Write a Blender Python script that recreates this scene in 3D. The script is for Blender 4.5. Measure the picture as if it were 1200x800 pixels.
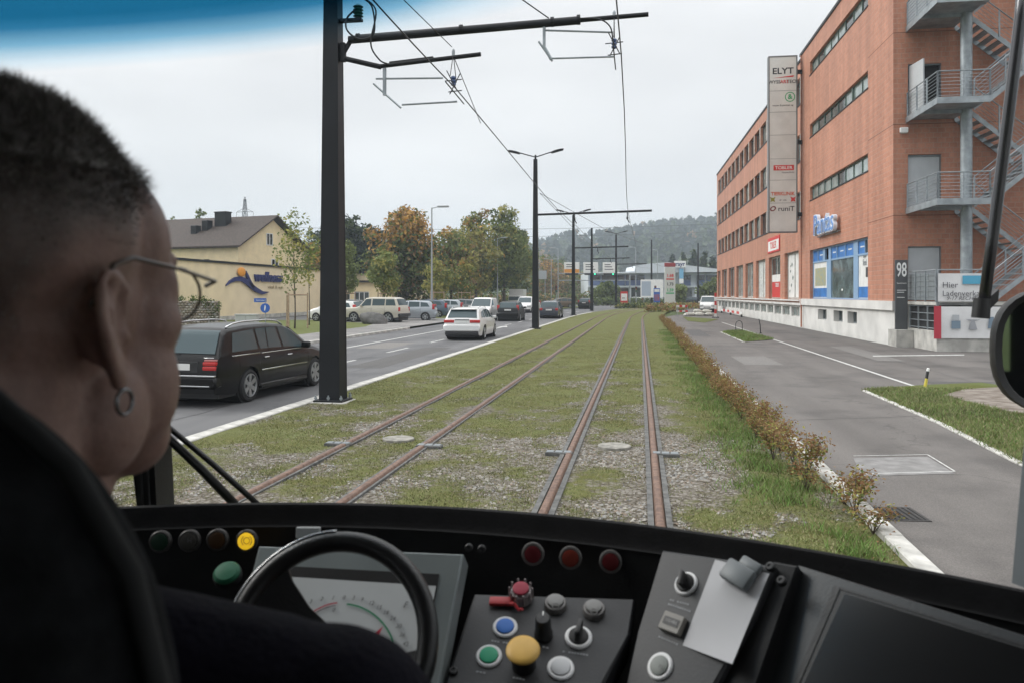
import bpy, bmesh, math, random
import numpy as np
from mathutils import Vector, Matrix, noise
for o in list(bpy.data.objects): bpy.data.objects.remove(o)
random.seed(7); RNG = np.random.default_rng(11)
SC = bpy.context.scene; COL = SC.collection
PI = math.pi; R = math.radians

# ------------------------------------------------------------------ camera
F = 940.0                       # focal length in photo pixels (1200 wide)
HEYE = 2.0                      # eye height above the rail heads
YAW = math.atan(150/940)        # the camera looks a little left of the track
CA, SA = math.cos(YAW), math.sin(YAW)
cam = bpy.data.cameras.new('camera'); camo = bpy.data.objects.new('camera', cam); COL.objects.link(camo)
camo.location = (0, 0, HEYE); camo.rotation_euler = (PI/2, 0, YAW)
cam.sensor_width = 36; cam.lens = F*36/1200; cam.shift_y = -55/1200
cam.clip_start = 0.03; cam.clip_end = 9000
cam.dof.use_dof = True; cam.dof.focus_distance = 14; cam.dof.aperture_fstop = 10
SC.camera = camo

# ------------------------------------------------------------------ world: overcast daylight
SUN_EL, SUN_AZ = R(36), R(282)
w = bpy.data.worlds.new("World"); SC.world = w; w.use_nodes = True
nt = w.node_tree; nt.nodes.clear()
def wn(t): return nt.nodes.new(t)
out = wn('ShaderNodeOutputWorld'); bg = wn('ShaderNodeBackground'); bg.inputs['Strength'].default_value = 0.1
sky = wn('ShaderNodeTexSky'); sky.sky_type = 'NISHITA'; sky.sun_disc = False
sky.sun_elevation = SUN_EL; sky.sun_rotation = SUN_AZ; sky.dust_density = 4
hs = wn('ShaderNodeHueSaturation'); hs.inputs['Saturation'].default_value = 0.15
nt.links.new(sky.outputs[0], hs.inputs['Color'])
tc = wn('ShaderNodeTexCoord'); mp = wn('ShaderNodeMapping'); mp.inputs['Scale'].default_value = (1.2, 1.2, 4)
nt.links.new(tc.outputs['Generated'], mp.inputs[0])
nz = wn('ShaderNodeTexNoise'); nz.inputs['Scale'].default_value = 1.6; nz.inputs['Detail'].default_value = 4
nt.links.new(mp.outputs[0], nz.inputs['Vector'])
cr = wn('ShaderNodeValToRGB')
cr.color_ramp.elements[0].position = .3; cr.color_ramp.elements[0].color = (7.15, 7.22, 7.4, 1)
cr.color_ramp.elements[1].position = .75; cr.color_ramp.elements[1].color = (9.9, 9.95, 10.0, 1)
nt.links.new(nz.outputs[0], cr.inputs[0])
sx = wn('ShaderNodeSeparateXYZ'); nt.links.new(tc.outputs['Generated'], sx.inputs[0])
mr = wn('ShaderNodeValToRGB'); e_ = mr.color_ramp.elements; e_.new(.5)     # overcast: the zenith is brighter than the horizon
for k, (p_, v_) in enumerate(((0.0, .70), (.3, .87), (1.0, 2.5))): e_[k].position = p_; e_[k].color = (v_, v_, v_, 1)
nt.links.new(sx.outputs['Z'], mr.inputs[0])
vm = wn('ShaderNodeVectorMath'); vm.operation = 'SCALE'
nt.links.new(cr.outputs[0], vm.inputs[0]); nt.links.new(mr.outputs[0], vm.inputs['Scale'])
mx = wn('ShaderNodeMixRGB'); mx.inputs[0].default_value = .9
nt.links.new(hs.outputs[0], mx.inputs[1]); nt.links.new(vm.outputs[0], mx.inputs[2])
nt.links.new(mx.outputs[0], bg.inputs[0]); nt.links.new(bg.outputs[0], out.inputs[0])
sl = bpy.data.lights.new('sun', 'SUN'); sl.energy = 1.5; sl.angle = R(25); sl.color = (1, .97, .92)
so = bpy.data.objects.new('sun', sl); COL.objects.link(so)
so.rotation_euler = Vector((math.sin(SUN_AZ)*math.cos(SUN_EL), math.cos(SUN_AZ)*math.cos(SUN_EL), math.sin(SUN_EL))).to_track_quat('Z', 'Y').to_euler()
SC.view_settings.view_transform = 'Standard'; SC.view_settings.look = 'None'
SC.view_settings.exposure = 0.42; SC.view_settings.gamma = 1
SC.cycles.max_bounces = 8; SC.cycles.transparent_max_bounces = 24; SC.cycles.volume_bounces = 1
SC.cycles.use_denoising = True

# ------------------------------------------------------------------ helpers
def P(x, y, D):                 # photo pixel at depth D (metres along the view axis) -> world
    r = (x-600)/F*D
    return Vector((r*CA - D*SA, r*SA + D*CA, HEYE + (345-y)/F*D))
def G(x, y, z=0.0):             # photo pixel on the horizontal plane z
    return P(x, y, F*(HEYE-z)/(y-345))
def cv(r, u, d):                # camera-space direction -> world direction
    return Vector((r*CA - d*SA, r*SA + d*CA, u))
class Plane:                    # a plane through pixel (x,y) at depth D, normal azimuth/elevation (deg, az 0 faces the viewer)
    def __init__(s, x, y, D, az, el):
        az, el = R(az), R(el)
        s.n = cv(math.sin(az)*math.cos(el), math.sin(el), -math.cos(az)*math.cos(el)).normalized()
        s.p = P(x, y, D)
        up = Vector((0, 0, 1)); s.v = (up - s.n*up.dot(s.n)).normalized(); s.u = s.v.cross(s.n).normalized()
    def hit(s, x, y, off=0.0):
        o = Vector((0, 0, HEYE)); d = P(x, y, 1.0) - o
        return o + d*((s.p + s.n*off - o).dot(s.n)/d.dot(s.n))
    def mat(s, x, y, off=0.0, rot=0.0):
        m = Matrix((s.u, s.v, s.n)).transposed().to_4x4() @ Matrix.Rotation(rot, 4, 'Z')
        m.translation = s.hit(x, y, off); return m

class MB:
    """collects shapes for ONE mesh object"""
    def __init__(s): s.v = []; s.f = []; s.m = []
    def add(s, vs, fs, mi=0):
        b = len(s.v); s.v.extend([tuple(v) for v in vs])
        for f in fs: s.f.append(tuple(b+i for i in f)); s.m.append(mi)
    def box(s, c, d, rz=0, mi=0, M=None):
        x, y, z = d[0]/2, d[1]/2, d[2]/2
        vs = [Vector((a*x, b*y, k*z)) for k in (-1, 1) for b in (-1, 1) for a in (-1, 1)]
        T = Matrix.Translation(Vector(c)) @ Matrix.Rotation(rz, 4, 'Z')
        if M is not None: T = M @ T
        s.add([T @ v for v in vs], [(0,2,3,1),(4,5,7,6),(0,1,5,4),(2,6,7,3),(0,4,6,2),(1,3,7,5)], mi)
    def bbox(s, lo, hi, mi=0, M=None):
        s.box([(a+b)/2 for a, b in zip(lo, hi)], [b-a for a, b in zip(lo, hi)], 0, mi, M)
    def rbox(s, c, d, bev=.01, seg=2, mi=0, M=None):
        bm = bmesh.new(); bmesh.ops.create_cube(bm, size=1)
        for v in bm.verts: v.co = Vector((v.co.x*d[0], v.co.y*d[1], v.co.z*d[2]))
        bmesh.ops.bevel(bm, geom=bm.edges[:], offset=bev, segments=seg, affect='EDGES', profile=.5)
        T = Matrix.Translation(Vector(c))
        if M is not None: T = M @ T
        s.bm(bm, T, mi)
    def bm(s, bm, T=Matrix(), mi=0):
        bm.verts.index_update()
        s.add([T @ v.co for v in bm.verts], [[v.index for v in f.verts] for f in bm.faces], mi); bm.free()
    def cyl(s, p0, p1, r0, r1=None, n=12, mi=0, cap=True, M=None):
        p0, p1 = Vector(p0), Vector(p1); r1 = r0 if r1 is None else r1
        d = (p1-p0).normalized(); a = d.orthogonal().normalized(); b = d.cross(a)
        vs = []
        for p, r in ((p0, r0), (p1, r1)):
            for i in range(n):
                t = 2*PI*i/n; vs.append(p + a*math.cos(t)*r + b*math.sin(t)*r)
        fs = [(i, (i+1) % n, n+(i+1) % n, n+i) for i in range(n)]
        if cap: fs += [tuple(range(n-1, -1, -1)), tuple(range(n, 2*n))]
        if M is not None: vs = [M @ v for v in vs]
        s.add(vs, fs, mi)
    def tube(s, pts, r, n=8, mi=0, closed=False):
        pts = [Vector(p) for p in pts]; k = len(pts); vs = []
        up = None
        for i, p in enumerate(pts):
            if closed: d = pts[(i+1) % k]-pts[i-1]
            else: d = pts[min(i+1, k-1)]-pts[max(i-1, 0)]
            d.normalize()
            if up is None: up = d.orthogonal().normalized()
            a = (up - d*up.dot(d))
            a = a.normalized() if a.length > 1e-6 else d.orthogonal().normalized()
            up = a; b = d.cross(a); rr = r[i] if isinstance(r, (list, tuple)) else r
            for j in range(n):
                t = 2*PI*j/n; vs.append(p + a*math.cos(t)*rr + b*math.sin(t)*rr)
        fs = []
        for i in range(k if closed else k-1):
            for j in range(n):
                i2 = (i+1) % k
                fs.append((i*n+j, i*n+(j+1) % n, i2*n+(j+1) % n, i2*n+j))
        if not closed: fs += [tuple(range(n-1, -1, -1)), tuple((k-1)*n+j for j in range(n))]
        s.add(vs, fs, mi)
    def lathe(s, prof, n=24, M=Matrix(), mi=0, cap=True):   # prof: (r, z)
        vs = []
        for r, z in prof:
            for i in range(n):
                t = 2*PI*i/n; vs.append(M @ Vector((r*math.cos(t), r*math.sin(t), z)))
        fs = [(k*n+i, k*n+(i+1) % n, (k+1)*n+(i+1) % n, (k+1)*n+i) for k in range(len(prof)-1) for i in range(n)]
        if cap: fs += [tuple(range(n-1, -1, -1)), tuple((len(prof)-1)*n+i for i in range(n))]
        s.add(vs, fs, mi)
    def poly(s, pts, mi=0): s.add(pts, [tuple(range(len(pts)))], mi)
    def prism(s, pts, vec, mi=0):      # extrude polygon pts by vec
        n = len(pts); vec = Vector(vec); pts = [Vector(p) for p in pts]
        s.add(pts + [p+vec for p in pts], [tuple(range(n-1, -1, -1)), tuple(range(n, 2*n))] +
              [(i, (i+1) % n, n+(i+1) % n, n+i) for i in range(n)], mi)
    def ell(s, c, r, n=16, m=10, mi=0, M=None):
        vs = []; fs = []
        for j in range(m+1):
            ph = PI*j/m
            for i in range(n):
                t = 2*PI*i/n
                v = Vector((c[0]+r[0]*math.sin(ph)*math.cos(t), c[1]+r[1]*math.sin(ph)*math.sin(t), c[2]+r[2]*math.cos(ph)))
                vs.append(M @ v if M is not None else v)
        for j in range(m):
            for i in range(n): fs.append((j*n+i, (j+1)*n+i, (j+1)*n+(i+1) % n, j*n+(i+1) % n))
        s.add(vs, fs, mi)
    def mesh(s, name, mats, smooth=False, weld=False):
        me = bpy.data.meshes.new(name); me.from_pydata(s.v, [], s.f)
        mats = mats if isinstance(mats, (list, tuple)) else [mats]
        for m in mats: me.materials.append(m)
        if len(mats) > 1: me.polygons.foreach_set('material_index', s.m)
        bm = bmesh.new(); bm.from_mesh(me)
        if weld: bmesh.ops.remove_doubles(bm, verts=bm.verts, dist=1e-5)
        bmesh.ops.recalc_face_normals(bm, faces=bm.faces)
        bm.to_mesh(me); bm.free()
        if smooth: me.shade_smooth()
        if smooth == 'auto':
            me.set_sharp_from_angle(angle=R(40))
        return me
    def build(s, name, mats, parent=None, smooth=False, weld=False):
        return link(name, s.mesh(name, mats, smooth, weld), parent)
def link(name, me, parent=None):
    o = bpy.data.objects.new(name, me); COL.objects.link(o)
    if parent is not None: o.parent = parent
    return o
def tag(o, label=None, cat=None, group=None, kind=None):
    if label: o['label'] = label
    if cat: o['category'] = cat
    if group: o['group'] = group
    if kind: o['kind'] = kind
    return o
def thing(name, label, cat, loc=(0, 0, 0), rz=0, group=None):
    o = bpy.data.objects.new(name, None); COL.objects.link(o); o.empty_display_size = .2
    o.location = loc; o.rotation_euler = (0, 0, rz); return tag(o, label, cat, group)
KIDS = {}
def copy_tree(o, parent=None):
    c = o.copy(); COL.objects.link(c)
    if parent is not None: c.parent = parent
    for ch in [x for x in bpy.data.objects if x.parent == o]: copy_tree(ch, c)
    return c
def dup(o, loc, rz=None, label=None, group=None, scale=None):
    c = copy_tree(o); c.location = loc
    if rz is not None: c.rotation_euler = (0, 0, rz)
    if label: c['label'] = label
    if group: c['group'] = group
    if scale: c.scale = scale if not isinstance(scale, (int, float)) else (scale,)*3
    return c
def np_mesh(name, V, Fc, mats, mi=None, smooth=False):
    me = bpy.data.meshes.new(name); V = np.asarray(V, dtype=np.float32); Fc = np.asarray(Fc, dtype=np.int32)
    k = Fc.shape[1]
    me.vertices.add(len(V)); me.vertices.foreach_set('co', V.ravel())
    me.loops.add(Fc.size); me.loops.foreach_set('vertex_index', Fc.ravel())
    me.polygons.add(len(Fc)); me.polygons.foreach_set('loop_start', np.arange(0, Fc.size, k, dtype=np.int32))
    for m in mats: me.materials.append(m)
    if mi is not None: me.polygons.foreach_set('material_index', np.asarray(mi, dtype=np.int32))
    me.update(calc_edges=True); me.validate()
    if smooth: me.shade_smooth()
    return me
def text(name, s, size, mat, M, parent=None, extrude=.004, align='CENTER', shear=0, bold=0):
    cu = bpy.data.curves.new(name, 'FONT'); cu.body = s; cu.size = size; cu.extrude = extrude
    cu.align_x = align; cu.align_y = 'CENTER'; cu.shear = shear; cu.offset = bold; cu.resolution_u = 3
    t = bpy.data.objects.new('tmp', cu); COL.objects.link(t)
    me = bpy.data.meshes.new_from_object(t); bpy.data.objects.remove(t); bpy.data.curves.remove(cu)
    me.transform(M); me.materials.clear(); me.materials.append(mat); me.name = name
    return link(name, me, parent)

# ------------------------------------------------------------------ materials
MATS = {}
def mat(name, col, rough=.6, metal=0, spec=.5, noise_amt=0, nscale=8, bump=0, bscale=60, emit=0, col2=None, coat=0, coords='Object', detail=5):
    if name in MATS: return MATS[name]
    m = bpy.data.materials.new(name); m.use_nodes = True; t = m.node_tree; b = t.nodes['Principled BSDF']
    b.inputs['Base Color'].default_value = (*col, 1); b.inputs['Roughness'].default_value = rough
    b.inputs['Metallic'].default_value = metal; b.inputs['Specular IOR Level'].default_value = spec
    if coat: b.inputs['Coat Weight'].default_value = coat; b.inputs['Coat Roughness'].default_value = .05
    tcn = t.nodes.new('ShaderNodeTexCoord')
    if noise_amt or col2:
        n = t.nodes.new('ShaderNodeTexNoise'); n.inputs['Scale'].default_value = nscale; n.inputs['Detail'].default_value = detail
        t.links.new(tcn.outputs[coords], n.inputs['Vector'])
        rp = t.nodes.new('ShaderNodeValToRGB')
        c2 = col2 or tuple(min(1, c*(1+noise_amt)) for c in col)
        c1 = col if col2 else tuple(c*(1-noise_amt) for c in col)
        rp.color_ramp.elements[0].position = .35; rp.color_ramp.elements[1].position = .65
        rp.color_ramp.elements[0].color = (*c1, 1); rp.color_ramp.elements[1].color = (*c2, 1)
        t.links.new(n.outputs[0], rp.inputs[0]); t.links.new(rp.outputs[0], b.inputs['Base Color'])
    if bump:
        n2 = t.nodes.new('ShaderNodeTexNoise'); n2.inputs['Scale'].default_value = bscale; n2.inputs['Detail'].default_value = 6
        t.links.new(tcn.outputs[coords], n2.inputs['Vector'])
        bp = t.nodes.new('ShaderNodeBump'); bp.inputs['Strength'].default_value = bump; bp.inputs['Distance'].default_value = .01
        t.links.new(n2.outputs[0], bp.inputs['Height']); t.links.new(bp.outputs[0], b.inputs['Normal'])
    if emit:
        b.inputs['Emission Color'].default_value = (*col, 1); b.inputs['Emission Strength'].default_value = emit
    MATS[name] = m; return m
def ramp_node(t, src, stops):
    rp = t.nodes.new('ShaderNodeValToRGB'); e = rp.color_ramp.elements
    while len(e) < len(stops): e.new(.5)
    for k, (p, c) in enumerate(stops): e[k].position = p; e[k].color = (*c, 1)
    t.links.new(src, rp.inputs[0]); return rp.outputs[0]
def noise_node(t, vec, scale, detail=6, rough=.55):
    n = t.nodes.new('ShaderNodeTexNoise'); n.inputs['Scale'].default_value = scale; n.inputs['Detail'].default_value = detail
    n.inputs['Roughness'].default_value = rough; t.links.new(vec, n.inputs['Vector']); return n.outputs[0]
def mixc(t, fac, a, b, mode='MIX'):
    m = t.nodes.new('ShaderNodeMixRGB'); m.blend_type = mode
    for k, v in ((0, fac), (1, a), (2, b)):
        if hasattr(v, 'node'): t.links.new(v, m.inputs[k])
        else: m.inputs[k].default_value = v if k == 0 else (*v, 1)
    return m.outputs[0]

def asphalt(name, base, worn):
    m = bpy.data.materials.new(name); m.use_nodes = True; t = m.node_tree; b = t.nodes['Principled BSDF']
    g = t.nodes.new('ShaderNodeTexCoord').outputs['Object']
    mp = t.nodes.new('ShaderNodeMapping'); mp.inputs['Scale'].default_value = (1.0, .14, 1); t.links.new(g, mp.inputs[0])
    c = ramp_node(t, noise_node(t, mp.outputs[0], .9, 4), [(.35, base), (.7, worn)])
    c = mixc(t, .55, c, ramp_node(t, noise_node(t, g, 90, 2), [(.3, (.3, .3, .3)), (.7, (.8, .8, .8))]), 'OVERLAY')
    st = ramp_node(t, noise_node(t, g, .6, 5), [(.5, (1, 1, 1)), (.62, (.74, .74, .75))])
    c = mixc(t, .8, c, st, 'MULTIPLY')
    vo = t.nodes.new('ShaderNodeTexVoronoi'); vo.feature = 'DISTANCE_TO_EDGE'; vo.inputs['Scale'].default_value = .16
    wv = t.nodes.new('ShaderNodeVectorMath'); wv.operation = 'ADD'
    nn = t.nodes.new('ShaderNodeTexNoise'); nn.inputs['Scale'].default_value = .7; nn.inputs['Detail'].default_value = 4
    t.links.new(g, nn.inputs['Vector']); t.links.new(g, wv.inputs[0])
    sc = t.nodes.new('ShaderNodeVectorMath'); sc.operation = 'SCALE'; sc.inputs['Scale'].default_value = 2.2
    t.links.new(nn.outputs['Color'], sc.inputs[0]); t.links.new(sc.outputs[0], wv.inputs[1]); t.links.new(wv.outputs[0], vo.inputs['Vector'])
    ck = ramp_node(t, vo.outputs['Distance'], [(.0, (.62, .62, .62)), (.004, (1, 1, 1))])
    c = mixc(t, .7, c, ck, 'MULTIPLY')
    t.links.new(c, b.inputs['Base Color']); b.inputs['Roughness'].default_value = .82; b.inputs['Specular IOR Level'].default_value = .35
    bp = t.nodes.new('ShaderNodeBump'); bp.inputs['Strength'].default_value = .35; bp.inputs['Distance'].default_value = .006
    t.links.new(noise_node(t, g, 140, 3), bp.inputs['Height']); t.links.new(bp.outputs[0], b.inputs['Normal'])
    MATS[name] = m; return m
M_ROAD = asphalt('road_asphalt', (.085, .085, .088), (.13, .13, .132))
M_PATH = asphalt('path_asphalt', (.098, .090, .084), (.142, .131, .122))
M_PAVE = asphalt('pavement_asphalt', (.16, .155, .15), (.22, .21, .2))
def ground_mat(name, attr=True, green=((.08, .10, .032), (.17, .175, .075)), dirt=((.10, .086, .066), (.27, .25, .22))):
    m = bpy.data.materials.new(name); m.use_nodes = True; t = m.node_tree; b = t.nodes['Principled BSDF']
    g = t.nodes.new('ShaderNodeTexCoord').outputs['Object']
    gc = ramp_node(t, noise_node(t, g, 22, 6, .7), [(.3, green[0]), (.68, green[1])])
    gc = mixc(t, .55, gc, ramp_node(t, noise_node(t, g, 1.3, 5), [(.35, (.75, .62, .36)), (.65, (1, 1, .95))]), 'MULTIPLY')
    vo = t.nodes.new('ShaderNodeTexVoronoi'); vo.inputs['Scale'].default_value = 24; vo.inputs['Randomness'].default_value = 1; t.links.new(g, vo.inputs['Vector'])
    sv = t.nodes.new('ShaderNodeSeparateColor'); t.links.new(vo.outputs['Color'], sv.inputs[0])
    st = ramp_node(t, sv.outputs[0], [(.0, dirt[0]), (.5, tuple((a+b_)/2 for a, b_ in zip(*dirt))), (1, dirt[1])])
    st = mixc(t, .8, st, ramp_node(t, vo.outputs['Distance'], [(.45, (1, 1, 1)), (.7, (.4, .36, .3))]), 'MULTIPLY')
    if attr:
        a = t.nodes.new('ShaderNodeAttribute'); a.attribute_name = 'cover'
        ad = t.nodes.new('ShaderNodeMath'); ad.operation = 'ADD'
        sub = t.nodes.new('ShaderNodeMath'); sub.operation = 'MULTIPLY_ADD'; sub.inputs[1].default_value = 1.1; sub.inputs[2].default_value = -.55
        t.links.new(noise_node(t, g, 7, 7, .75), sub.inputs[0]); t.links.new(a.outputs['Fac'], ad.inputs[0]); t.links.new(sub.outputs[0], ad.inputs[1])
        fac = ramp_node(t, ad.outputs[0], [(.36, (0, 0, 0)), (.58, (1, 1, 1))])
        c = mixc(t, fac, st, gc)
    else: c = gc
    t.links.new(c, b.inputs['Base Color']); b.inputs['Roughness'].default_value = .95; b.inputs['Specular IOR Level'].default_value = .15
    bp = t.nodes.new('ShaderNodeBump'); bp.inputs['Strength'].default_value = .8; bp.inputs['Distance'].default_value = .03
    t.links.new(noise_node(t, g, 40, 5, .7), bp.inputs['Height']); t.links.new(bp.outputs[0], b.inputs['Normal'])
    MATS[name] = m; return m
M_BED = ground_mat('moss_and_gravel')
M_LAWN = ground_mat('lawn_turf', False, ((.085, .11, .038), (.15, .17, .062)))
M_VERGE = ground_mat('verge_turf', False, ((.085, .10, .038), (.17, .175, .08)))
M_FIELD = ground_mat('meadow', False, ((.05, .08, .03), (.09, .12, .045)))
def brick_mat(name, c1, c2, mortar):
    m = bpy.data.materials.new(name); m.use_nodes = True; t = m.node_tree; b = t.nodes['Principled BSDF']
    g = t.nodes.new('ShaderNodeTexCoord').outputs['Object']
    s = t.nodes.new('ShaderNodeSeparateXYZ'); t.links.new(g, s.inputs[0])
    ad = t.nodes.new('ShaderNodeMath'); ad.operation = 'ADD'; t.links.new(s.outputs[0], ad.inputs[0]); t.links.new(s.outputs[1], ad.inputs[1])
    cb = t.nodes.new('ShaderNodeCombineXYZ'); t.links.new(ad.outputs[0], cb.inputs[0]); t.links.new(s.outputs[2], cb.inputs[1])
    br = t.nodes.new('ShaderNodeTexBrick'); br.inputs['Scale'].default_value = 1; br.inputs['Brick Width'].default_value = .30
    br.inputs['Row Height'].default_value = .20; br.inputs['Mortar Size'].default_value = .017; br.inputs['Mortar Smooth'].default_value = .3
    br.inputs['Color1'].default_value = (*c1, 1); br.inputs['Color2'].default_value = (*c2, 1); br.inputs['Mortar'].default_value = (*mortar, 1)
    t.links.new(cb.outputs[0], br.inputs['Vector'])
    c = mixc(t, .5, br.outputs['Color'], ramp_node(t, noise_node(t, g, .45, 6), [(.3, (.72, .72, .72)), (.7, (1, 1, 1))]), 'MULTIPLY')
    ms = t.nodes.new('ShaderNodeMapping'); ms.inputs['Scale'].default_value = (1.6, 1.6, .09); t.links.new(g, ms.inputs[0])
    c = mixc(t, .45, c, ramp_node(t, noise_node(t, ms.outputs[0], 1.0, 5), [(.42, (.62, .60, .60)), (.6, (1, 1, 1))]), 'MULTIPLY')
    c = mixc(t, .35, c, ramp_node(t, noise_node(t, g, 9, 3), [(.3, (.6, .6, .6)), (.7, (1, 1, 1))]), 'MULTIPLY')
    t.links.new(c, b.inputs['Base Color']); b.inputs['Roughness'].default_value = .62; b.inputs['Specular IOR Level'].default_value = .5
    bp = t.nodes.new('ShaderNodeBump'); bp.inputs['Strength'].default_value = .5; bp.inputs['Distance'].default_value = .012; bp.invert = True
    t.links.new(br.outputs['Fac'], bp.inputs['Height']); t.links.new(bp.outputs[0], b.inputs['Normal'])
    MATS[name] = m; return m
M_BRICK = brick_mat('terracotta_brick', (.60, .265, .165), (.51, .215, .132), (.51, .295, .215))
M_CONC = mat('concrete', (.42, .41, .38), .85, noise_amt=.25, nscale=2.2, bump=.3, bscale=25)
M_KERB = mat('pale_kerb_stone', (.43, .42, .39), .8, noise_amt=.25, nscale=5, bump=.3, bscale=40)
M_PLINTH = mat('whitewashed_plinth', (.62, .61, .585), .8, noise_amt=.12, nscale=.8, bump=.15, bscale=18)
M_WHITE = mat('white_paint', (.78, .78, .77), .55, noise_amt=.05, nscale=3)
M_LINE = mat('road_paint', (.48, .48, .46), .8, noise_amt=.2, nscale=14)
M_STEEL = mat('galvanised_steel', (.30, .33, .35), .48, .55, noise_amt=.18, nscale=3, bump=.05)
M_GREYP = mat('grey_paint', (.17, .19, .20), .5, noise_amt=.08, nscale=4)
M_DOOR = mat('grey_door_paint', (.46, .48, .50), .5, noise_amt=.05, nscale=2)
M_MAST = mat('anthracite_mast_paint', (.008, .0095, .012), .5, .0, .3, noise_amt=.25, nscale=1.5, bump=.04)
M_BLACK = mat('black_plastic', (.008, .008, .0085), .5, noise_amt=.2, nscale=20, bump=.08, bscale=300)
M_RUBBER = mat('black_rubber', (.018, .018, .019), .8, noise_amt=.3, nscale=30, bump=.2, bscale=80)
M_RUST = mat('rusty_rail_steel', (.095, .054, .038), .6, .15, col2=(.195, .118, .083), nscale=16, bump=.2, bscale=60)
M_FILLER = mat('rail_filler_rubber', (.10, .10, .096), .9, noise_amt=.35, nscale=9, bump=.3, bscale=60)
M_WIRE = mat('wire', (.02, .02, .022), .5, .3)
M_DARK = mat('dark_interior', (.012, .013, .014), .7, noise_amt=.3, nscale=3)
def glass_mat(name, col, rough=.06, spec=.9, noise_amt=.0):
    return mat(name, col, rough, 0, spec, noise_amt=noise_amt, nscale=1.2)
M_WGLASS = glass_mat('window_glass', (.035, .045, .045), .07, .8, .7)
M_CGLASS = glass_mat('car_glass', (.055, .08, .088), .05, .25)
M_BGLASS = glass_mat('pale_window_glass', (.22, .27, .26), .1, .8, .35)
M_CREAM = mat('cream_render', (.80, .66, .41), .9, noise_amt=.06, nscale=1.5, bump=.1, bscale=30)
M_BEIGE = mat('beige_render', (.74, .62, .42), .9, noise_amt=.06, nscale=1.0, bump=.1, bscale=30)
M_ROOF = mat('roof_tiles', (.045, .032, .026), .85, noise_amt=.35, nscale=6, bump=.4, bscale=9)
M_BARK = mat('bark', (.09, .07, .052), .9, noise_amt=.4, nscale=14, bump=.5, bscale=30)
M_WOOD = mat('stake_wood', (.33, .24, .16), .8, noise_amt=.25, nscale=9)
M_BLUE = mat('sign_blue', (.02, .10, .42), .5); M_NAVY = mat('navy_sign_paint', (.012, .02, .12), .45)
M_RED = mat('sign_red', (.55, .035, .03), .5); M_GREEN = mat('sign_green', (.03, .33, .12), .5)
M_ORANGE = mat('orange_paint', (.72, .30, .04), .5); M_YEL = mat('yellow_paint', (.62, .52, .08), .5)
def leaf(name, c, v=.35):
    m = mat(name, c, .7, 0, .25, noise_amt=v, nscale=1.1); t = m.node_tree
    if 'Translucent BSDF' not in t.nodes:
        b = t.nodes['Principled BSDF']; tr = t.nodes.new('ShaderNodeBsdfTranslucent'); mxs = t.nodes.new('ShaderNodeMixShader'); mxs.inputs[0].default_value = .35
        src = b.inputs['Base Color'].links[0].from_socket; t.links.new(src, tr.inputs[0]); t.links.new(b.outputs[0], mxs.inputs[1]); t.links.new(tr.outputs[0], mxs.inputs[2])
        t.links.new(mxs.outputs[0], t.nodes['Material Output'].inputs['Surface'])
    return m
HAZE_D = 0.00055
# ================================================================== SETTING
Y0, YS, RC = -6.0, 66.0, 330.0          # the line is straight to YS, then bends right
def trk(s, off):                          # distance along, lateral offset -> x, y, heading
    if s <= YS: return off, s, 0.0
    a = (s-YS)/RC; r = RC - off
    return RC - r*math.cos(a), YS + r*math.sin(a), a
def ribbon(offL, offR, s0, s1, z, step=1.0, zf=None):
    n = max(2, int((s1-s0)/step)+1); V = []; Fc = []
    for i in range(n):
        s = s0+(s1-s0)*i/(n-1)
        for o in (offL, offR):
            x, y, a = trk(s, o); V.append((x, y, z))
        if i: b = 2*i; Fc.append((b-2, b-1, b+1, b))
    return V, Fc
def struct(name, V, Fc, m, **k):
    b = MB(); b.add(V, Fc); o = b.build(name, m); o['kind'] = 'structure'; return o
def flat(name, pts, z, m, kind='structure'):
    b = MB(); b.poly([(p[0], p[1], z) for p in pts]); o = b.build(name, m)
    if kind: o['kind'] = kind
    return o
TC = -0.354                              # right track centre
TL = -3.375                              # left track centre
# ground sheet to the horizon
V = []; Fc = []
N = 40; E_ = [-1300+2600*i/N for i in range(N+1)]
for y in E_:
    for x in E_: V.append((x, y+500, -.16))
for j in range(N):
    for i in range(N): b = j*(N+1)+i; Fc.append((b, b+1, b+N+2, b+N+1))
struct('ground', V, Fc, M_FIELD)
# road, its painted lines and the pavement on its far side
RL, RR = -13.75, -6.35
V, Fc = ribbon(RL-.1, RR, -40, 260, -.10, 2); struct('road', V, Fc, M_ROAD)
# the side road beyond the bend and the widening of the junction
flat('junction', [(-60, 128), (-14, 120), (60, 128), (75, 150), (40, 165), (-70, 150)], -.104, M_ROAD)
b = MB()
def stripe(off, wd, s0, s1):
    V, Fc = ribbon(off-wd/2, off+wd/2, s0, s1, -.096, 1.5); b.add(V, Fc)
for k in range(16):
    s0 = 4.0+k*6.0+(1.6 if k > 5 else 0); stripe(-9.05, .13, s0, s0+2.7)
stripe(-11.45, .13, -6, 62)
for k in range(10): stripe(-11.45, .13, 64+k*6, 67+k*6)
o = b.build('lane_marking', M_LINE); o['kind'] = 'structure'
b = MB()                                  # straight-on arrow in the lane behind the white car
x0, y0 = -8.75, 46.5
b.poly([(x0-.09, y0, -.0955), (x0+.09, y0, -.0955), (x0+.09, y0+4.2, -.0955), (x0-.09, y0+4.2, -.0955)])
b.poly([(x0-.35, y0+4.2, -.0955), (x0+.35, y0+4.2, -.0955), (x0, y0+6.2, -.0955)])
o = b.build('arrow_marking', M_LINE); o['kind'] = 'structure'
V, Fc = ribbon(-16.6, RL-.16, -8, 47, .02, 2); struct('pavement', V, Fc, M_PAVE)
flat('driveway', [(-16.6, 46.9), (-13.91, 46.9), (-13.9, 64), (-21, 66), (-22, 56), (-18, 53)], .012, M_PAVE)
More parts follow.
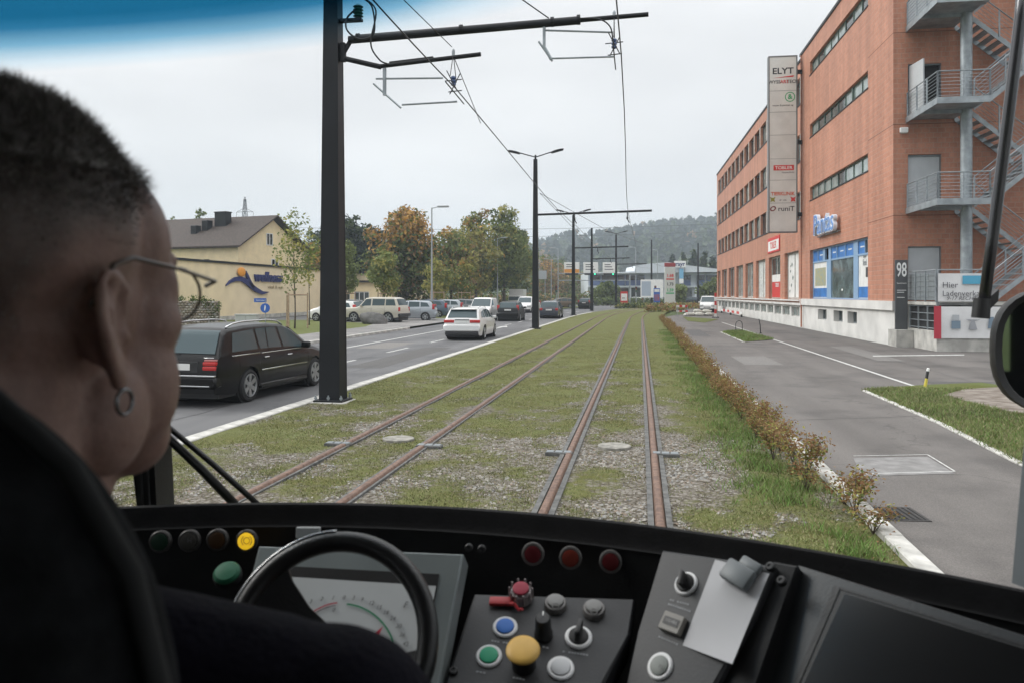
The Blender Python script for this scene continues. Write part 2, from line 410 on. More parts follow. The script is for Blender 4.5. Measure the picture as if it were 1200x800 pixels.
flat('parking_lot', [(-21, 52), (-20, 120), (-60, 130), (-60, 60)], -.02, M_ROAD)
V, Fc = ribbon(-20.5, RL-.16, 64, 130, .01, 2); struct('verge', V, Fc, M_LAWN)
# kerb between road and track bed: one long row of pale stones
def kerb(name, off, wd, s0, s1, z, h, step, m):
    root = bpy.data.objects.new(name, None); COL.objects.link(root); root['kind'] = 'structure'
    b = MB(); b.rbox((0, 0, -h/2), (wd, step-.012, h), .012, 1); me = b.mesh('kerb_stone', m)
    n = int((s1-s0)/step)
    for i in range(n):
        x, y, a = trk(s0+(i+.5)*step, off); k = link('kerb_stone', me, root)
        k.location = (x, y, z+random.uniform(-.003, .003)); k.rotation_euler = (0, 0, -a)
    return root
kerb('tram_kerb', -6.22, .25, 4, 90, 0.0, .16, 1.0, M_KERB)
kerb('pavement_kerb', RL-.08, .16, 20, 47, .025, .14, 1.0, M_CONC)
kerb('path_kerb', 2.06, .16, 4, 72, 0.03, .16, 1.0, M_KERB)
# tram bed: a fine sheet whose cover (gravel to grass) varies in soft patches
def cover(x, y):
    n = noise.noise((x*.45, y*.32, 3.1))*.34 + noise.noise((x*1.7, y*1.3, 9.7))*.36 + noise.noise((x*4.5, y*3.5, 4.7))*.22
    v = .455 + n*1.15 + min(.42, max(0, (y-8)*.022))
    for c in (TC, TL):
        d = min(abs(x-c-.53), abs(x-c+.53))
        v -= .26*math.exp(-(d/.20)**2)*(1 if y < 40 else .6)
    if 1.0 < x < 1.75: v += .22*noise.noise((x*2, y*.5, 1))+.12
    if .3 < x < 1.5: v -= .30*max(0, min(1, (13-y)/4))*(1-abs(x-.9)/.65)
    if x > .6: v += .15*(1-abs(x-1.2))
    return max(0, min(1, v))
def gridsheet(name, x0, x1, y0, y1, step, z, m):
    nx = int((x1-x0)/step)+1; ny = int((y1-y0)/step)+1
    V = np.zeros((ny, nx, 3), np.float32); C = np.zeros((ny, nx), np.float32)
    for j in range(ny):
        y = y0+(y1-y0)*j/(ny-1)
        for i in range(nx):
            x = x0+(x1-x0)*i/(nx-1); V[j, i] = (x, y, z+.018*noise.noise((x*.9, y*.9, 0))); C[j, i] = cover(x, y)
    q = np.arange(ny*nx).reshape(ny, nx)
    Fc = np.stack([q[:-1, :-1], q[:-1, 1:], q[1:, 1:], q[1:, :-1]], -1).reshape(-1, 4)
    me = np_mesh(name, V.reshape(-1, 3), Fc, [m], smooth=True)
    at = me.attributes.new('cover', 'FLOAT', 'POINT'); at.data.foreach_set('value', C.ravel())
    o = link(name, me); o['kind'] = 'structure'; return o
gridsheet('track_bed', -6.09, 1.98, 1.6, YS, .17, -.028, M_BED)
V = []; Fc = []; C_ = []; n_ = 160; m_ = 24
for i in range(n_+1):
    s = YS+(172-YS)*i/n_
    for j in range(m_+1):
        o_ = -6.09+8.07*j/m_; x, y, a = trk(s, o_); V.append((x, y, -.028+.018*noise.noise((x*.9, y*.9, 0)))); C_.append(cover(o_, s))
for i in range(n_):
    for j in range(m_): q = i*(m_+1)+j; Fc.append((q, q+1, q+m_+2, q+m_+1))
me = np_mesh('track_verge', V, Fc, [M_BED], smooth=True); me.attributes.new('cover', 'FLOAT', 'POINT').data.foreach_set('value', C_); link('track_verge', me)['kind'] = 'structure'
# path, forecourt and grass islands to the right
V, Fc = ribbon(2.14, 5.0, -40, 72, -.03, 2)
struct('path', V, Fc, M_PATH)
flat('forecourt', [(4.98, -40), (60, -40), (60, 33), (9.9, 33.7), (9.0, 125), (4.98, 125)], -.034, M_PATH)
flat('path_bend', [(2.14, 71.9), (5.0, 71.9), (5, 80), (30, 108), (22, 108), (8, 92), (3.2, 79)], -.0295, M_PATH)
b = MB()
for s0, s1 in ((17.6, 60),): b.add(*[[(6.02-.05, s0, -.026), (6.02+.05, s0, -.026), (5.86+.05, s1, -.026), (5.86-.05, s1, -.026)], [(0, 1, 2, 3)]])
b.add([G(x, y, -.026) for x, y in ((868, 386.5), (876, 386.3), (848, 394), (842, 392.5))], [(0, 1, 2, 3)]) if 0 else None
b.add([G(x, y, -.026) for x, y in ((812, 427.2), (841, 427.8), (845, 429.6), (815, 429))], [(0, 1, 2, 3)])
b.add([G(x, y, -.026) for x, y in ((1023, 416.3), (1130, 415), (1130, 416), (1023, 417.2))], [(0, 1, 2, 3)])
q = [(1000, 533.5), (1087, 532), (1119, 551.5), (1010, 554.5)]           # white outline of the cover panel
for a_, c_ in ((0, 1), (1, 2), (2, 3)):
    p, r_ = G(*q[a_], -.0255), G(*q[c_], -.0255); d = (r_-p).normalized(); nn = Vector((-d.y, d.x, 0))*.011
    b.add([p-nn, r_-nn, r_+nn, p+nn], [(0, 1, 2, 3)])
MPA = mat('asphalt_patch', (.075, .072, .070), .85, noise_amt=.25, nscale=30, bump=.3, bscale=120); MPB = mat('pale_asphalt_patch', (.155, .147, .138), .88, noise_amt=.2, nscale=25, bump=.3, bscale=120)
for k, (pts, m_) in enumerate((([(3.0, 24), (4.1, 24.1), (4.05, 27.5), (2.95, 27.2)], MPB), ([(6.6, 19), (9.2, 19.2), (9.1, 20.3), (6.5, 20.1)], MPA), ([(2.5, 40), (3.4, 40), (3.4, 47), (2.5, 47)], MPA), ([(7.2, 26), (8.0, 26), (8.1, 33), (7.3, 33)], MPB))): flat('asphalt_patch', pts, -.0275, m_)
for k, (pts, m_) in enumerate((([(-8.4, 22), (-7.3, 22), (-7.35, 31), (-8.45, 31)], MPA), ([(-11.0, 30), (-9.6, 30), (-9.6, 34), (-11.0, 34)], MPB), ([(-10.4, 14), (-9.3, 14), (-9.3, 18), (-10.4, 18)], MPA))): flat('asphalt_patch', pts, -.0975, m_)
sb = MB()
def seam(p, q, z, wd=.007):
    p, q = Vector((*p, z)), Vector((*q, z)); n_ = max(4, int((q-p).length/.35)); d = (q-p).normalized(); s_ = Vector((-d.y, d.x, 0)); pts = [p.lerp(q, i/n_)+s_*.09*noise.noise((p.x+i*.37, p.y, i*.21)) for i in range(n_+1)]
    for a_, c_ in zip(pts[:-1], pts[1:]): sb.add([a_-s_*wd, a_+s_*wd, c_+s_*wd, c_-s_*wd], [(0, 1, 2, 3)])
for p, qq in (((2.3, 13.5), (4.7, 14.4)), ((2.2, 30.5), (5.9, 31)), ((6.2, 22), (9.6, 24.5)), ((5.2, 33), (9.7, 35.5)), ((2.2, 51), (5.8, 52)), ((7.6, 17), (7.9, 33))): seam(p, qq, -.0270)
for p, qq in (((-9.05, 10), (-9.02, 70)), ((-13.5, 21), (-6.6, 23)), ((-13.4, 36), (-6.6, 37)), ((-13.4, 49), (-6.6, 49.5)), ((-7.7, 12), (-7.9, 60))): seam(p, qq, -.0950, .010)
so2 = sb.build('sealed_crack', mat('bitumen_seal', (.035, .034, .034), .7, noise_amt=.3, nscale=20)); so2['kind'] = 'structure'
o = b.build('path_marking', M_LINE); o['kind'] = 'structure'
M_PATCH = mat('grey_cover_panel', (.19, .185, .18), .85, noise_amt=.2, nscale=6, bump=.2, bscale=40)
o = flat('cover_panel', [G(x, y) for x, y in q], -.0262, M_PATCH)
b = MB(); b.rbox((0, 0, -.05), (.1, .97, .1), .01, 1); me_edge = b.mesh('kerb_stone', M_KERB)
def edging(name, pts, z=-.008):
    root = bpy.data.objects.new(name, None); COL.objects.link(root); root['kind'] = 'structure'
    for p, q_ in zip(pts[:-1], pts[1:]):
        p, q_ = Vector((p[0], p[1], 0)), Vector((q_[0], q_[1], 0)); d = q_-p; n = max(1, int(d.length))
        for i in range(n):
            k = link('kerb_stone', me_edge, root); c = p+d*((i+.5)/n)
            k.location = (c.x, c.y, z); k.rotation_euler = (0, 0, math.atan2(d.y, d.x)-PI/2); k.scale = (1, d.length/n, 1)
    return root
LAWN_R = [G(1013, 455), G(1085, 449.5), G(1150, 447), (9.2, 15.9, 0), (9.4, 9.6, 0), (5.0, 6.5, 0), G(1197, 541), G(1100, 492)]
def lawn(name, pts, z):
    o = flat(name, pts, z, M_LAWN); return o
lawn('lawn', LAWN_R, -.012)
edging('lawn_edging', [G(1013, 456), G(1100, 493), G(1197, 541), (4.85, 4.5, 0)])
ISL = [G(845, 388.5), G(868, 386.5), G(907, 397), G(872, 400)]
lawn('grass_island', ISL, -.012); edging('island_edging', [ISL[0], ISL[3]])
ISL2 = [G(800, 371), G(842, 374), G(826, 378), G(806, 376)]
lawn('lawn_tip', ISL2, -.012)
M_SOIL = mat('bare_soil', (.11, .085, .065), .95, col2=(.24, .21, .18), nscale=3.5, bump=.8, bscale=25)
SOIL = [G(1105, 462), G(1130, 455), G(1240, 449), G(1260, 478), G(1190, 484)]
flat('bare_soil', SOIL, -.004, M_SOIL)
lawn('front_lawn', [(-16.6, 4), (-16.6, 50), (-18.4, 56), (-19.2, 61), (-30, 58), (-31.4, 58), (-31.4, 108), (-60, 108), (-60, 4)], .0)
# far field and hill
def ridge(x):                         # ridge height for a lateral position at 900 m
    return 58 + 30/(1+math.exp(-(x-110)/60)) + 7*noise.noise((x*.006, 2, 0)) + 4*noise.noise((x*.02, 5, 0)) - 24/(1+math.exp((x+70)/55))
def hill_z(x, y):
    t = (y-340)/560; xr = x*900/max(y, 300); rz_ = ridge(xr)
    t = max(0, t); s = t*t*(3-2*t) if t < 1 else 1-.15*(t-1)
    return rz_*s + (2.2*noise.noise((x*.012, y*.012, 1)) if t > 0 else 0)-.1
V = []; Fc = []; nx, ny = 70, 26
for j in range(ny):
    for i in range(nx):
        x = -520+1220*i/(nx-1); y = 330+900*j/(ny-1); x = x*(.45+.55*y/900); V.append((x, y, hill_z(x, y)))
for j in range(ny-1):
    for i in range(nx-1): q_ = j*nx+i; Fc.append((q_, q_+1, q_+nx+1, q_+nx))
o = struct('hill', V, Fc, M_FIELD); o.data.shade_smooth()

# ------------------------------------------------------------------ rails and their fittings
def rail(off):
    root = thing('tram_rail', None, 'rail', group='tram rails')
    prof = [(-.052, -.03), (-.031, .014), (-.025, .019), (.025, .019), (.031, .014), (.052, -.03)]
    def sweep(prof, s0, s1):
        V = []; Fc = []; ss = [s0+i*3 for i in range(int((YS-s0)/3)+1)]+[YS+i*2 for i in range(1, int((s1-YS)/2))]
        for k, s in enumerate(ss):
            for u, z in prof: x, y, a = trk(s, off+u); V.append((x, y, z))
            if k:
                m = len(prof)
                for j in range(m-1): p = (k-1)*m+j; Fc.append((p, p+1, p+m+1, p+m))
        return V, Fc
    b = MB(); b.add(*sweep(prof, 2, 150)); b.build('rail_head', M_RUST, root, 'auto')
    for s in (-1, 1):
        b = MB(); u0, u1 = s*.054, s*(.108 if off > -2 else .08)
        b.add(*sweep([(u0, -.022), (u0, -.001), (u1, -.003), (u1, -.06)], 2, 64 if off > -2 else 40)); b.build('rail_filler', M_FILLER, root)
    return root
for off, l in ((TC-.53, 'rusty tram rail of the right track on the side towards the road'), (TC+.53, 'rusty tram rail closest to the hedge of shrubs'),
               (TL-.53, 'rusty tram rail closest to the road and the masts'), (TL+.53, 'rusty tram rail of the left track on the side towards the tram')):
    rail(off)['label'] = l
def drain(x, y, l):
    t = thing('rail_drain', l, 'drain box', (x, y, 0), group='drain boxes beside the rails')
    b = MB(); b.rbox((0, 0, -.02), (.34, .15, .07), .006, 1); b.build('box', M_FILLER, t)
    b = MB()
    for i in range(3): b.rbox((-.11+.11*i, 0, .0165), (.09, .12, .012), .003, 1)
    o = b.build('lid', M_GREYP, t); o['kind'] = 'stuff'
for px, py, l in ((655, 530, 'grey drain box on the left of the right track rails'), (780, 531.5, 'grey drain box on the hedge side of the outermost rail'),
                  (503, 522, 'grey drain box on the inner side of the left track'), (396, 519.5, 'grey drain box on the road side of the left track')):
    p = G(px, py); drain(p.x, p.y, l)
M_COVER = mat('weathered_cover_concrete', (.23, .22, .195), .9, noise_amt=.35, nscale=9, bump=.4, bscale=40)
def manhole(p, r, l):
    t = thing('manhole_cover', l, 'manhole cover', (p.x, p.y, 0)); b = MB()
    b.lathe([(r, -.04), (r, .0), (r-.01, .006), (r-.03, .006)], 28); b.build('rim', M_COVER, t)
    b = MB(); b.lathe([(r-.035, -.03), (r-.035, .003), (r-.06, .008)], 28); b.build('lid', M_COVER, t)
manhole(G(720, 521.5), .22, 'round concrete cover in the grass between the right track rails')
manhole(G(467, 513), .22, 'round concrete cover in the grass between the left track rails')
M_IRON = mat('cast_iron', (.045, .043, .042), .6, .4, noise_amt=.2)
b = MB(); g0 = G(1050, 598)
t = thing('street_drain', 'iron street drain grate in the asphalt beside the pale kerb', 'drain', (g0.x, g0.y, -.03), rz=.08)
b.bbox((-.22, -.24, -.05), (-.19, .24, .006)); b.bbox((.19, -.24, -.05), (.22, .24, .006)); b.bbox((-.19, -.24, -.05), (.19, -.21, .006)); b.bbox((-.19, .21, -.05), (.19, .24, .006))
b.build('frame', M_IRON, t)
b = MB(); b.bbox((-.19, -.21, -.02), (.19, .21, .0008)); b.build('pit', M_DARK, t)
b = MB(); b.rbox((0, 0, .003), (.034, .41, .012), .004, 1); me = b.mesh('bar', M_IRON)
for i in range(7): k = link('bar', me, t); k.location = (-.16+.0533*i, 0, 0)
# litter on the lawn edge
# ================================================================== BRICK OFFICE BUILDING (local: x right into the block, y away along the facade)
vb = Vector(((738-600)/F, 0, 1)); ang = math.atan2(-(vb.x*CA-SA), vb.x*SA+CA)
C0 = P(1046.8, 403.7, 32.0); C0.z = 0
bld = thing('brick_office_building', 'long salmon brick office block with ribbon windows and shop window', 'building', C0, ang)
BM = bld.matrix_basis.copy()
HT = 16.6
def wall_open(b, axis, u0, u1, z0, z1, opens, depth, pos, mi=0, rmi=0):
    """wall in a plane with rectangular openings and their reveals. axis 'y': plane x=pos facing -x; axis 'x': plane y=pos facing -y"""
    us = sorted({u0, u1, *[v for o in opens for v in o[:2]]}); zs = sorted({z0, z1, *[v for o in opens for v in o[2:4]]})
    pt = (lambda u, z, d: (pos+d, u, z)) if axis == 'y' else (lambda u, z, d: (u, pos+d, z))
    for i in range(len(us)-1):
        for j in range(len(zs)-1):
            cu, cz = (us[i]+us[i+1])/2, (zs[j]+zs[j+1])/2
            if any(o[0] < cu < o[1] and o[2] < cz < o[3] for o in opens): continue
            b.add([pt(us[i], zs[j], 0), pt(us[i+1], zs[j], 0), pt(us[i+1], zs[j+1], 0), pt(us[i], zs[j+1], 0)], [(0, 1, 2, 3)], mi)
    for a0, a1, c0, c1 in [o[:4] for o in opens]:
        for (p, q) in (((a0, c0), (a1, c0)), ((a1, c0), (a1, c1)), ((a1, c1), (a0, c1)), ((a0, c1), (a0, c0))):
            b.add([pt(*p, 0), pt(*q, 0), pt(*q, depth), pt(*p, depth)], [(0, 1, 2, 3)], rmi)
UE = 67.5; UJ = 17.6
ribs = [(3.44, 14.95, z, z+.76) for z in (7.46, 11.12, 14.76)]
shop = (3.44, 14.95, 1.72, 4.55)
b = MB(); wall_open(b, 'y', 0, UJ, 1.73, HT, ribs+[(3.44, 14.95, 1.735, 4.55)], .3, 0)
wall_open(b, 'x', 0, 9, 1.73, HT, [(.55, 1.80, 9.0, 11.15), (.55, 1.80, 5.4, 7.55), (.55, 1.8, 1.75, 3.9), (.55, 1.8, 12.6, 14.75)], .25, 0)
XF = .22
upper = [(19.2+3.17*k-.45+.05, 19.2+3.17*k-.45+2.75, z0, z0+1.68) for k in range(15) for z0 in (6.8, 10.4, 14.0)]
ground_o = [(19.2+6.34*k, 19.2+6.34*k+4.75, 1.66, 4.8) for k in range(7)]+[(63.6, 66.6, 1.66, 4.8)]
wall_open(b, 'y', UJ, UE, 1.45, HT, upper+ground_o, .32, XF)
b.add([(XF, UJ, 1.45), (0, UJ, 1.45), (0, UJ, HT), (XF, UJ, HT)], [(0, 1, 2, 3)])
b.add([(XF, UE, 0), (14, UE, 0), (14, UE, HT), (XF, UE, HT)], [(0, 1, 2, 3)])
b.build('wall', M_BRICK, bld)
b = MB(); b.bbox((.35, .3, HT-.3), (14, UE-.1, HT-.02)); b.build('roof', M_GREYP, bld)
b = MB(); b.bbox((-.06, -.06, HT), (.5, UJ+.02, HT+.16)); b.bbox((XF-.06, UJ+.03, HT), (.6, UE+.06, HT+.16)); b.bbox((.5, -.06, HT), (14, .35, HT+.16))
b.build('parapet_cap', M_MAST, bld)
# dark mass behind the openings
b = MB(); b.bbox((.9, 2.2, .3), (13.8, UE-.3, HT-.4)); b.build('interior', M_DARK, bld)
# brickwork expansion joints
M_JOINT = mat('brick_joint', (.22, .10, .065), .9)
b = MB()
for z in (5.12, 8.75, 12.4):
    b.bbox((-.004, 0.0, z), (.01, 3.42, z+.03)); b.bbox((-.01, -.004, z), (9, .01, z+.03))
for u in (3.42, 14.98):
    b.bbox((-.004, u, 4.56), (.01, u+.025, 7.4))
o = b.build('brick_joint', M_JOINT, bld); o['kind'] = 'stuff'
# plinth and pale band
b = MB()
bas = [(u, u+.86, .62, 1.16) for u in (5.6, 8.0, 10.55)] if 0 else [(5.55, 7.2, .6, 1.17), (8.1, 9.9, .6, 1.17), (11.4, 13.4, .6, 1.17)]
wall_open(b, 'y', .05, UJ, -.3, 1.35, bas, .4, .1)
b.add([(.1, .05, -.3), (5, .05, -.3), (5, .05, 1.35), (.1, .05, 1.35)], [(0, 1, 2, 3)])
pl2 = [(19.2+3.17*k+.15, 19.2+3.17*k+2.75, .55, 1.18) for k in range(15)]
wall_open(b, 'y', UJ, UE, -.3, 1.3, pl2, .25, XF+.08)
b.build('plinth', M_PLINTH, bld)
b = MB(); b.bbox((-.05, -.05, 1.352), (.3, UJ-.02, 1.728)); b.bbox((.3, -.05, 1.352), (1.2, .3, 1.728)); b.bbox((XF-.1, UJ, 1.302), (XF+.32, UE, 1.448)); b.bbox((XF-.16, UJ+.8, 1.56), (XF+.3, UE, 1.655)); b.build('pale_band', M_PLINTH, bld)
b = MB(); b.cyl((-.02, UJ-.35, 0), (-.02, UJ-.35, HT), .05); b.build('downpipe', M_CREAM if 0 else M_BRICK, bld)
def window(us, z0, z1, x, mglass, mframe, name='window', fw=.05, inner=None, th=.08):
    """a window in the facade plane x: frame with mullions at us, one pane object per light"""
    fr = MB(); u0, u1 = us[0], us[-1]
    fr.bbox((x, u0, z0), (x+th, u1, z0+fw)); fr.bbox((x, u0, z1-fw), (x+th, u1, z1))
    for u in us: 
        lo = max(u0, u-fw/2 if u not in (u0,) else u); hi = min(u1, lo+fw if u != u1 else u1)
        if u == u1: lo = u1-fw
        fr.bbox((x, lo, z0+fw), (x+th, hi, z1-fw))
    f = fr.build(name, mframe, bld)
    for a, c in zip(us[:-1], us[1:]):
        p = MB(); p.bbox((x+th*.5, a+fw*.5, z0+fw*.9), (x+th*.6, c-fw*.5, z1-fw*.9)); p.build('pane', mglass if not callable(mglass) else mglass(), f)
    return f
M_FRAMEG = mat('green_grey_frame', (.10, .15, .13), .5)
M_FRAMED = mat('dark_window_frame', (.05, .05, .05), .5)
M_CURT = mat('pale_curtain', (.50, .52, .50), .9, noise_amt=.25, nscale=5)
gl = [M_WGLASS, M_BGLASS, M_BGLASS]
for a0, a1, z0, z1 in ribs:
    n = 8; us = [a0+(a1-a0)*i/n for i in range(n+1)]
    window(us, z0+.02, z1, .14, lambda: random.choice(gl), M_FRAMEG)
b = MB()
for a0, a1, z0, z1 in ribs: b.bbox((-.03, a0-.05, z0-.06), (.2, a1+.05, z0-.002))
for k, z in enumerate((6.8, 10.4, 14.0)): b.bbox((XF-.04, UJ+.9, z-.09), (XF+.2, UE-.6, z-.002))
b.build('sill', M_MAST, bld)
# one open casement in the middle ribbon
b = MB(); M_ = Matrix.Translation((.1, 6.35, 11.15)) @ Matrix.Rotation(R(-55), 4, 'Z')
b.bbox((-.03, 0, 0), (.02, 1.2, .7), 0, M_); o = b.build('open_casement', M_FRAMEG, bld)
b = MB(); b.bbox((-.04, .06, .06), (-.032, 1.14, .64), 0, M_); b.build('pane', M_BGLASS, o)
for a0, a1, z0, z1 in upper:
    f = window([a0, (a0+a1)/2, a1], z0, z1, XF+.2, lambda: random.choice([M_WGLASS, M_WGLASS, M_BGLASS]), M_FRAMED, fw=.06)
# pale piers between the upper windows
for k in range(16):
    u = 19.2+3.17*k-.85
    for z in (6.8, 10.4, 14.0): b = MB(); b.bbox((XF-.02, u+.1, z), (XF+.18, u+.38, z+1.68)); b.build('window_pier', M_CONC, bld)
M_SHOPW = mat('shop_panel_white', (.72, .72, .70), .5, noise_amt=.1, nscale=2)
for k, (a0, a1, z0, z1) in enumerate(ground_o):
    us = [a0, (a0+a1)/2, a1]
    if k == 0: mg = iter([M_SHOPW, M_SHOPW]).__next__
    elif k == 2: mg = iter([M_CURT, M_CURT]).__next__
    else: mg = lambda: random.choice([M_WGLASS, M_WGLASS, M_BGLASS])
    window(us, z0+.02, z1, XF+.22, mg, M_CONC, fw=.12)
    if k == 1:
        b = MB(); b.bbox((XF+.2, a0+.2, z0+.1), (XF+.215, a1-.3, z0+1.25)); o = b.build('window_poster', M_RED, bld)
        b = MB(); b.bbox((XF+.2, a0+.2, z0+1.26), (XF+.215, a1-.3, z0+1.8)); b.build('window_poster', M_SHOPW, bld)
        text('lettering', 'TOBLER', .42, M_WHITE, Matrix.Translation((XF+.19, (a0+a1)/2, z0+1.0)) @ Matrix.Rotation(-PI/2, 4, 'Z') @ Matrix.Rotation(PI/2, 4, 'X'), bld)
    if k == 0:
        b = MB()
        for (uu, zz, s_) in ((22.6, 4.0, .3), (23.1, 3.55, .22), (22.3, 3.1, .34), (22.8, 2.6, .26), (23.3, 2.2, .22), (23.0, 3.9, .18)):
            b.prism([(XF+.25, uu, zz-s_*.5), (XF+.25, uu+s_*.6, zz), (XF+.25, uu, zz+s_*.5), (XF+.25, uu-s_*.5, zz+.05)], (-.012, 0, 0))
        o = b.build('poster_print', M_FRAMEG, bld); o['kind'] = 'stuff'
        b = MB(); b.bbox((XF+.24, 19.4, 2.3), (XF+.255, 20.4, 3.5)); b.build('window_poster', M_BLUE, bld)
for (a0, a1, z0, z1) in bas: window([a0, a1], z0, z1, .38, M_WGLASS, M_GREYP, fw=.06)
for (a0, a1, z0, z1) in pl2: window([a0, (a0+a1)/2, a1], z0, z1, XF+.2, M_BGLASS, M_CONC, fw=.06)
# the blue shop window
M_SBLUE = mat('shop_blue_frame', (.24, .37, .54), .45); M_SB2 = mat('shop_blue_film', (.035, .17, .47), .4, noise_amt=.2, nscale=2)
a0, a1, z0, z1 = shop; zt = 3.78
fr = MB()
for z in (z0, zt, z1-.08): fr.bbox((.16, a0, z), (.27, a1, z+.09))
cuts = [a0, a0+2.15, a0+2.75, a0+7.3, a0+8.3, a1]
for u, wd in ((a0, .1), (a0+2.2, .75), (a0+7.3, .9), (a1-.1, .1)): fr.bbox((.165, u, z0+.09), (.265, u+wd, zt))
for u, wd in ((a0, .1), (a0+1.05, .06), (a0+2.2, .75), (a0+4.4, .08), (a0+6, .08), (a0+7.3, .5), (a0+8.6, .5), (a0+10.2, .08), (a1-.1, .1)): fr.bbox((.165, u, zt+.09), (.265, u+wd, z1-.08))
shopf = fr.build('shop_window', M_SBLUE, bld)
tm = lambda x, u, z: Matrix.Translation((x, u, z)) @ Matrix.Rotation(-PI/2, 4, 'Z') @ Matrix.Rotation(PI/2, 4, 'X')
def pane(u0, u1, c0, c1, m, x=.21): b = MB(); b.bbox((x, u0, c0), (x+.01, u1, c1)); return b.build('pane', m, shopf)
pane(a0+.1, a0+2.2, z0+.09, zt, M_SHOPW); pane(a0+2.95, a0+7.3, z0+.09, zt, glass_mat('shop_glass', (.09, .12, .125), .08, .6, .6)); pane(a0+8.2, a1-.1, z0+.09, zt, M_SHOPW)
pane(a0+1.11, a0+2.2, zt+.09, z1-.08, M_SB2)
pane(a0+.1, a0+1.05, zt+.09, z1-.08, M_WGLASS)
for u, v in ((2.95, 4.4), (4.48, 6), (6.08, 7.3), (9.1, 10.2), (10.28, 11.41)): pane(a0+u, a0+v, zt+.09, z1-.08, M_SB2)
for k, (uu, s) in enumerate(((1.6, 'shop'), (3.7, 'nova'), (5.2, 'caldo'), (6.7, 'bagno'), (9.6, 'klima'))):
    b = MB(); b.bbox((.2, a0+uu-.3, zt+.38), (.209, a0+uu+.3, zt+.44)); o = b.build('printed_line', M_WHITE, shopf)
b = MB(); b.bbox((.198, a0+.12, z0+.12), (.209, a0+2.18, z0+.62)); b.build('window_poster', M_SB2, shopf)
b = MB(); b.bbox((.198, a0+8.3, z0+.12), (.209, a1-.12, z0+.62)); b.build('window_poster', M_SB2, shopf)
b = MB(); b.bbox((.196, a0+.55, z0+1.05), (.209, a0+1.05, z0+1.5)); b.build('window_poster', M_FRAMED, shopf)
b = MB(); b.bbox((.197, a0+.9, z0+1.1), (.2085, a0+.4, z0+1.2)); 
b = MB(); b.bbox((.197, a0+8.6, z0+.75), (.209, a1-.45, z0+1.75)); b.build('window_poster', mat('map_print', (.42, .36, .16), .6, col2=(.25, .32, .30), nscale=6), shopf)
text('lettering', 'feel', .42, M_GREYP, tm(.2, a0+1.2, z0+1.72), shopf, .002)
text('lettering', 'bagno', .2, M_GREYP, tm(.2, a0+1.2, z0+2.0), shopf, .002)
b = MB(); b.ell((.45, a0+5.2, z0+.5), (.25, .85, .28)); b.build('bathtub', M_WHITE, shopf, True)
b = MB(); b.bbox((.3, a0+3.6, z0+.6), (.34, a0+4.3, z0+1.15)); b.build('display_card', M_SHOPW, shopf)
# shop sign: 3-D letters
sg = thing('shop_sign', 'raised blue and white shop letters above the blue shop window', 'shop sign', (0, 0, 0)); sg.matrix_basis = BM
M_SIGNB = mat('sign_letter_blue', (.10, .26, .62), .35, coat=.3); M_SIGNW = mat('sign_letter_edge', (.70, .76, .84), .4)
s0 = tm(-.24, 10.35, 5.72) @ Matrix.Scale(1.12, 4, (1, 0, 0))
text('letter_back', 'Pantas', 1.55, M_SIGNW, s0, sg, .09, bold=.05, shear=.05)
text('letter_face', 'Pantas', 1.55, M_SIGNB, Matrix.Translation((-.1, 0, 0)) @ s0, sg, .012, bold=-.0, shear=.05)
b = MB(); b.bbox((-.13, 8.0, 5.13), (-.05, 12.6, 5.19)); b.bbox((-.06, 8.5, 5.14), (0, 8.6, 5.18)); b.bbox((-.06, 12, 5.14), (0, 12.1, 5.18)); b.build('bracket', M_GREYP, sg)
# red wall sign
sg = thing('wall_sign', 'red and white company sign above the ground floor windows', 'sign'); sg.matrix_basis = BM
b = MB(); b.rbox((XF-.035, 28, 5.68), (.05, 4.9, 1.15), .01, 1); b.build('panel', M_RED, sg)
b = MB(); b.bbox((XF-.068, 25.8, 5.25), (XF-.061, 30.2, 6.0)); b.build('white_field', M_SHOPW, sg)
text('lettering', 'TOBLER', .72, M_RED, tm(XF-.071, 28, 5.62), sg, .003, bold=.01)
# tall light box with company names, standing out from the facade
sgn = thing('light_box_sign', 'tall grey company name light box bracketed to the brick facade', 'sign'); sgn.matrix_basis = BM
US = 17.15; XL, XR = -2.02, -.30; ZB, ZT = 5.75, 16.55
M_LB = mat('light_box_acrylic', (.62, .62, .585), .35, noise_amt=.07, nscale=1.2)
b = MB(); b.bbox((XL+.06, US-.2, ZB+.06), (XR-.06, US+.2, ZT-.06)); b.build('acrylic_face', M_LB, sgn)
b = MB()
for x in (XL, XR-.08): b.rbox((x+.04, US, (ZB+ZT)/2), (.08, .46, ZT-ZB), .015, 1)
for z in (ZB+.04, ZT-.04): b.rbox(((XL+XR)/2, US, z), (XR-XL-.16, .46, .08), .015, 1)
b.build('frame', mat('sign_frame', (.16, .165, .165), .4, .3), sgn)
b = MB()
for z in (7.55, 8.95, 10.25, 11.7, 13.1, 14.4): b.bbox((XL+.08, US-.207, z), (XR-.08, US-.199, z+.02))
o = b.build('panel_joint', M_GREYP, sgn); o['kind'] = 'stuff'
b = MB()
for z in (6.75, 11.15, 15.45): b.bbox((XR-.02, US-.07, z), (XF, US+.07, z+.24))
for z in (6.75, 11.15, 15.45): b.bbox((XR-.02, US-.12, z-.05), (XR+.04, US+.12, z+.29))
o = b.build('bracket', M_MAST, sgn); o['kind'] = 'stuff'
cx = (XL+XR)/2
fm = lambda x, z, sx=1: Matrix.Translation((x, US-.206, z)) @ Matrix.Rotation(PI/2, 4, 'X') @ Matrix.Scale(sx, 4, (1, 0, 0))
M_INK = mat('sign_ink', (.03, .03, .032), .5)
text('lettering', 'ELYT', .52, M_INK, fm(cx, 15.6, 1.1), sgn, .004, bold=.012)
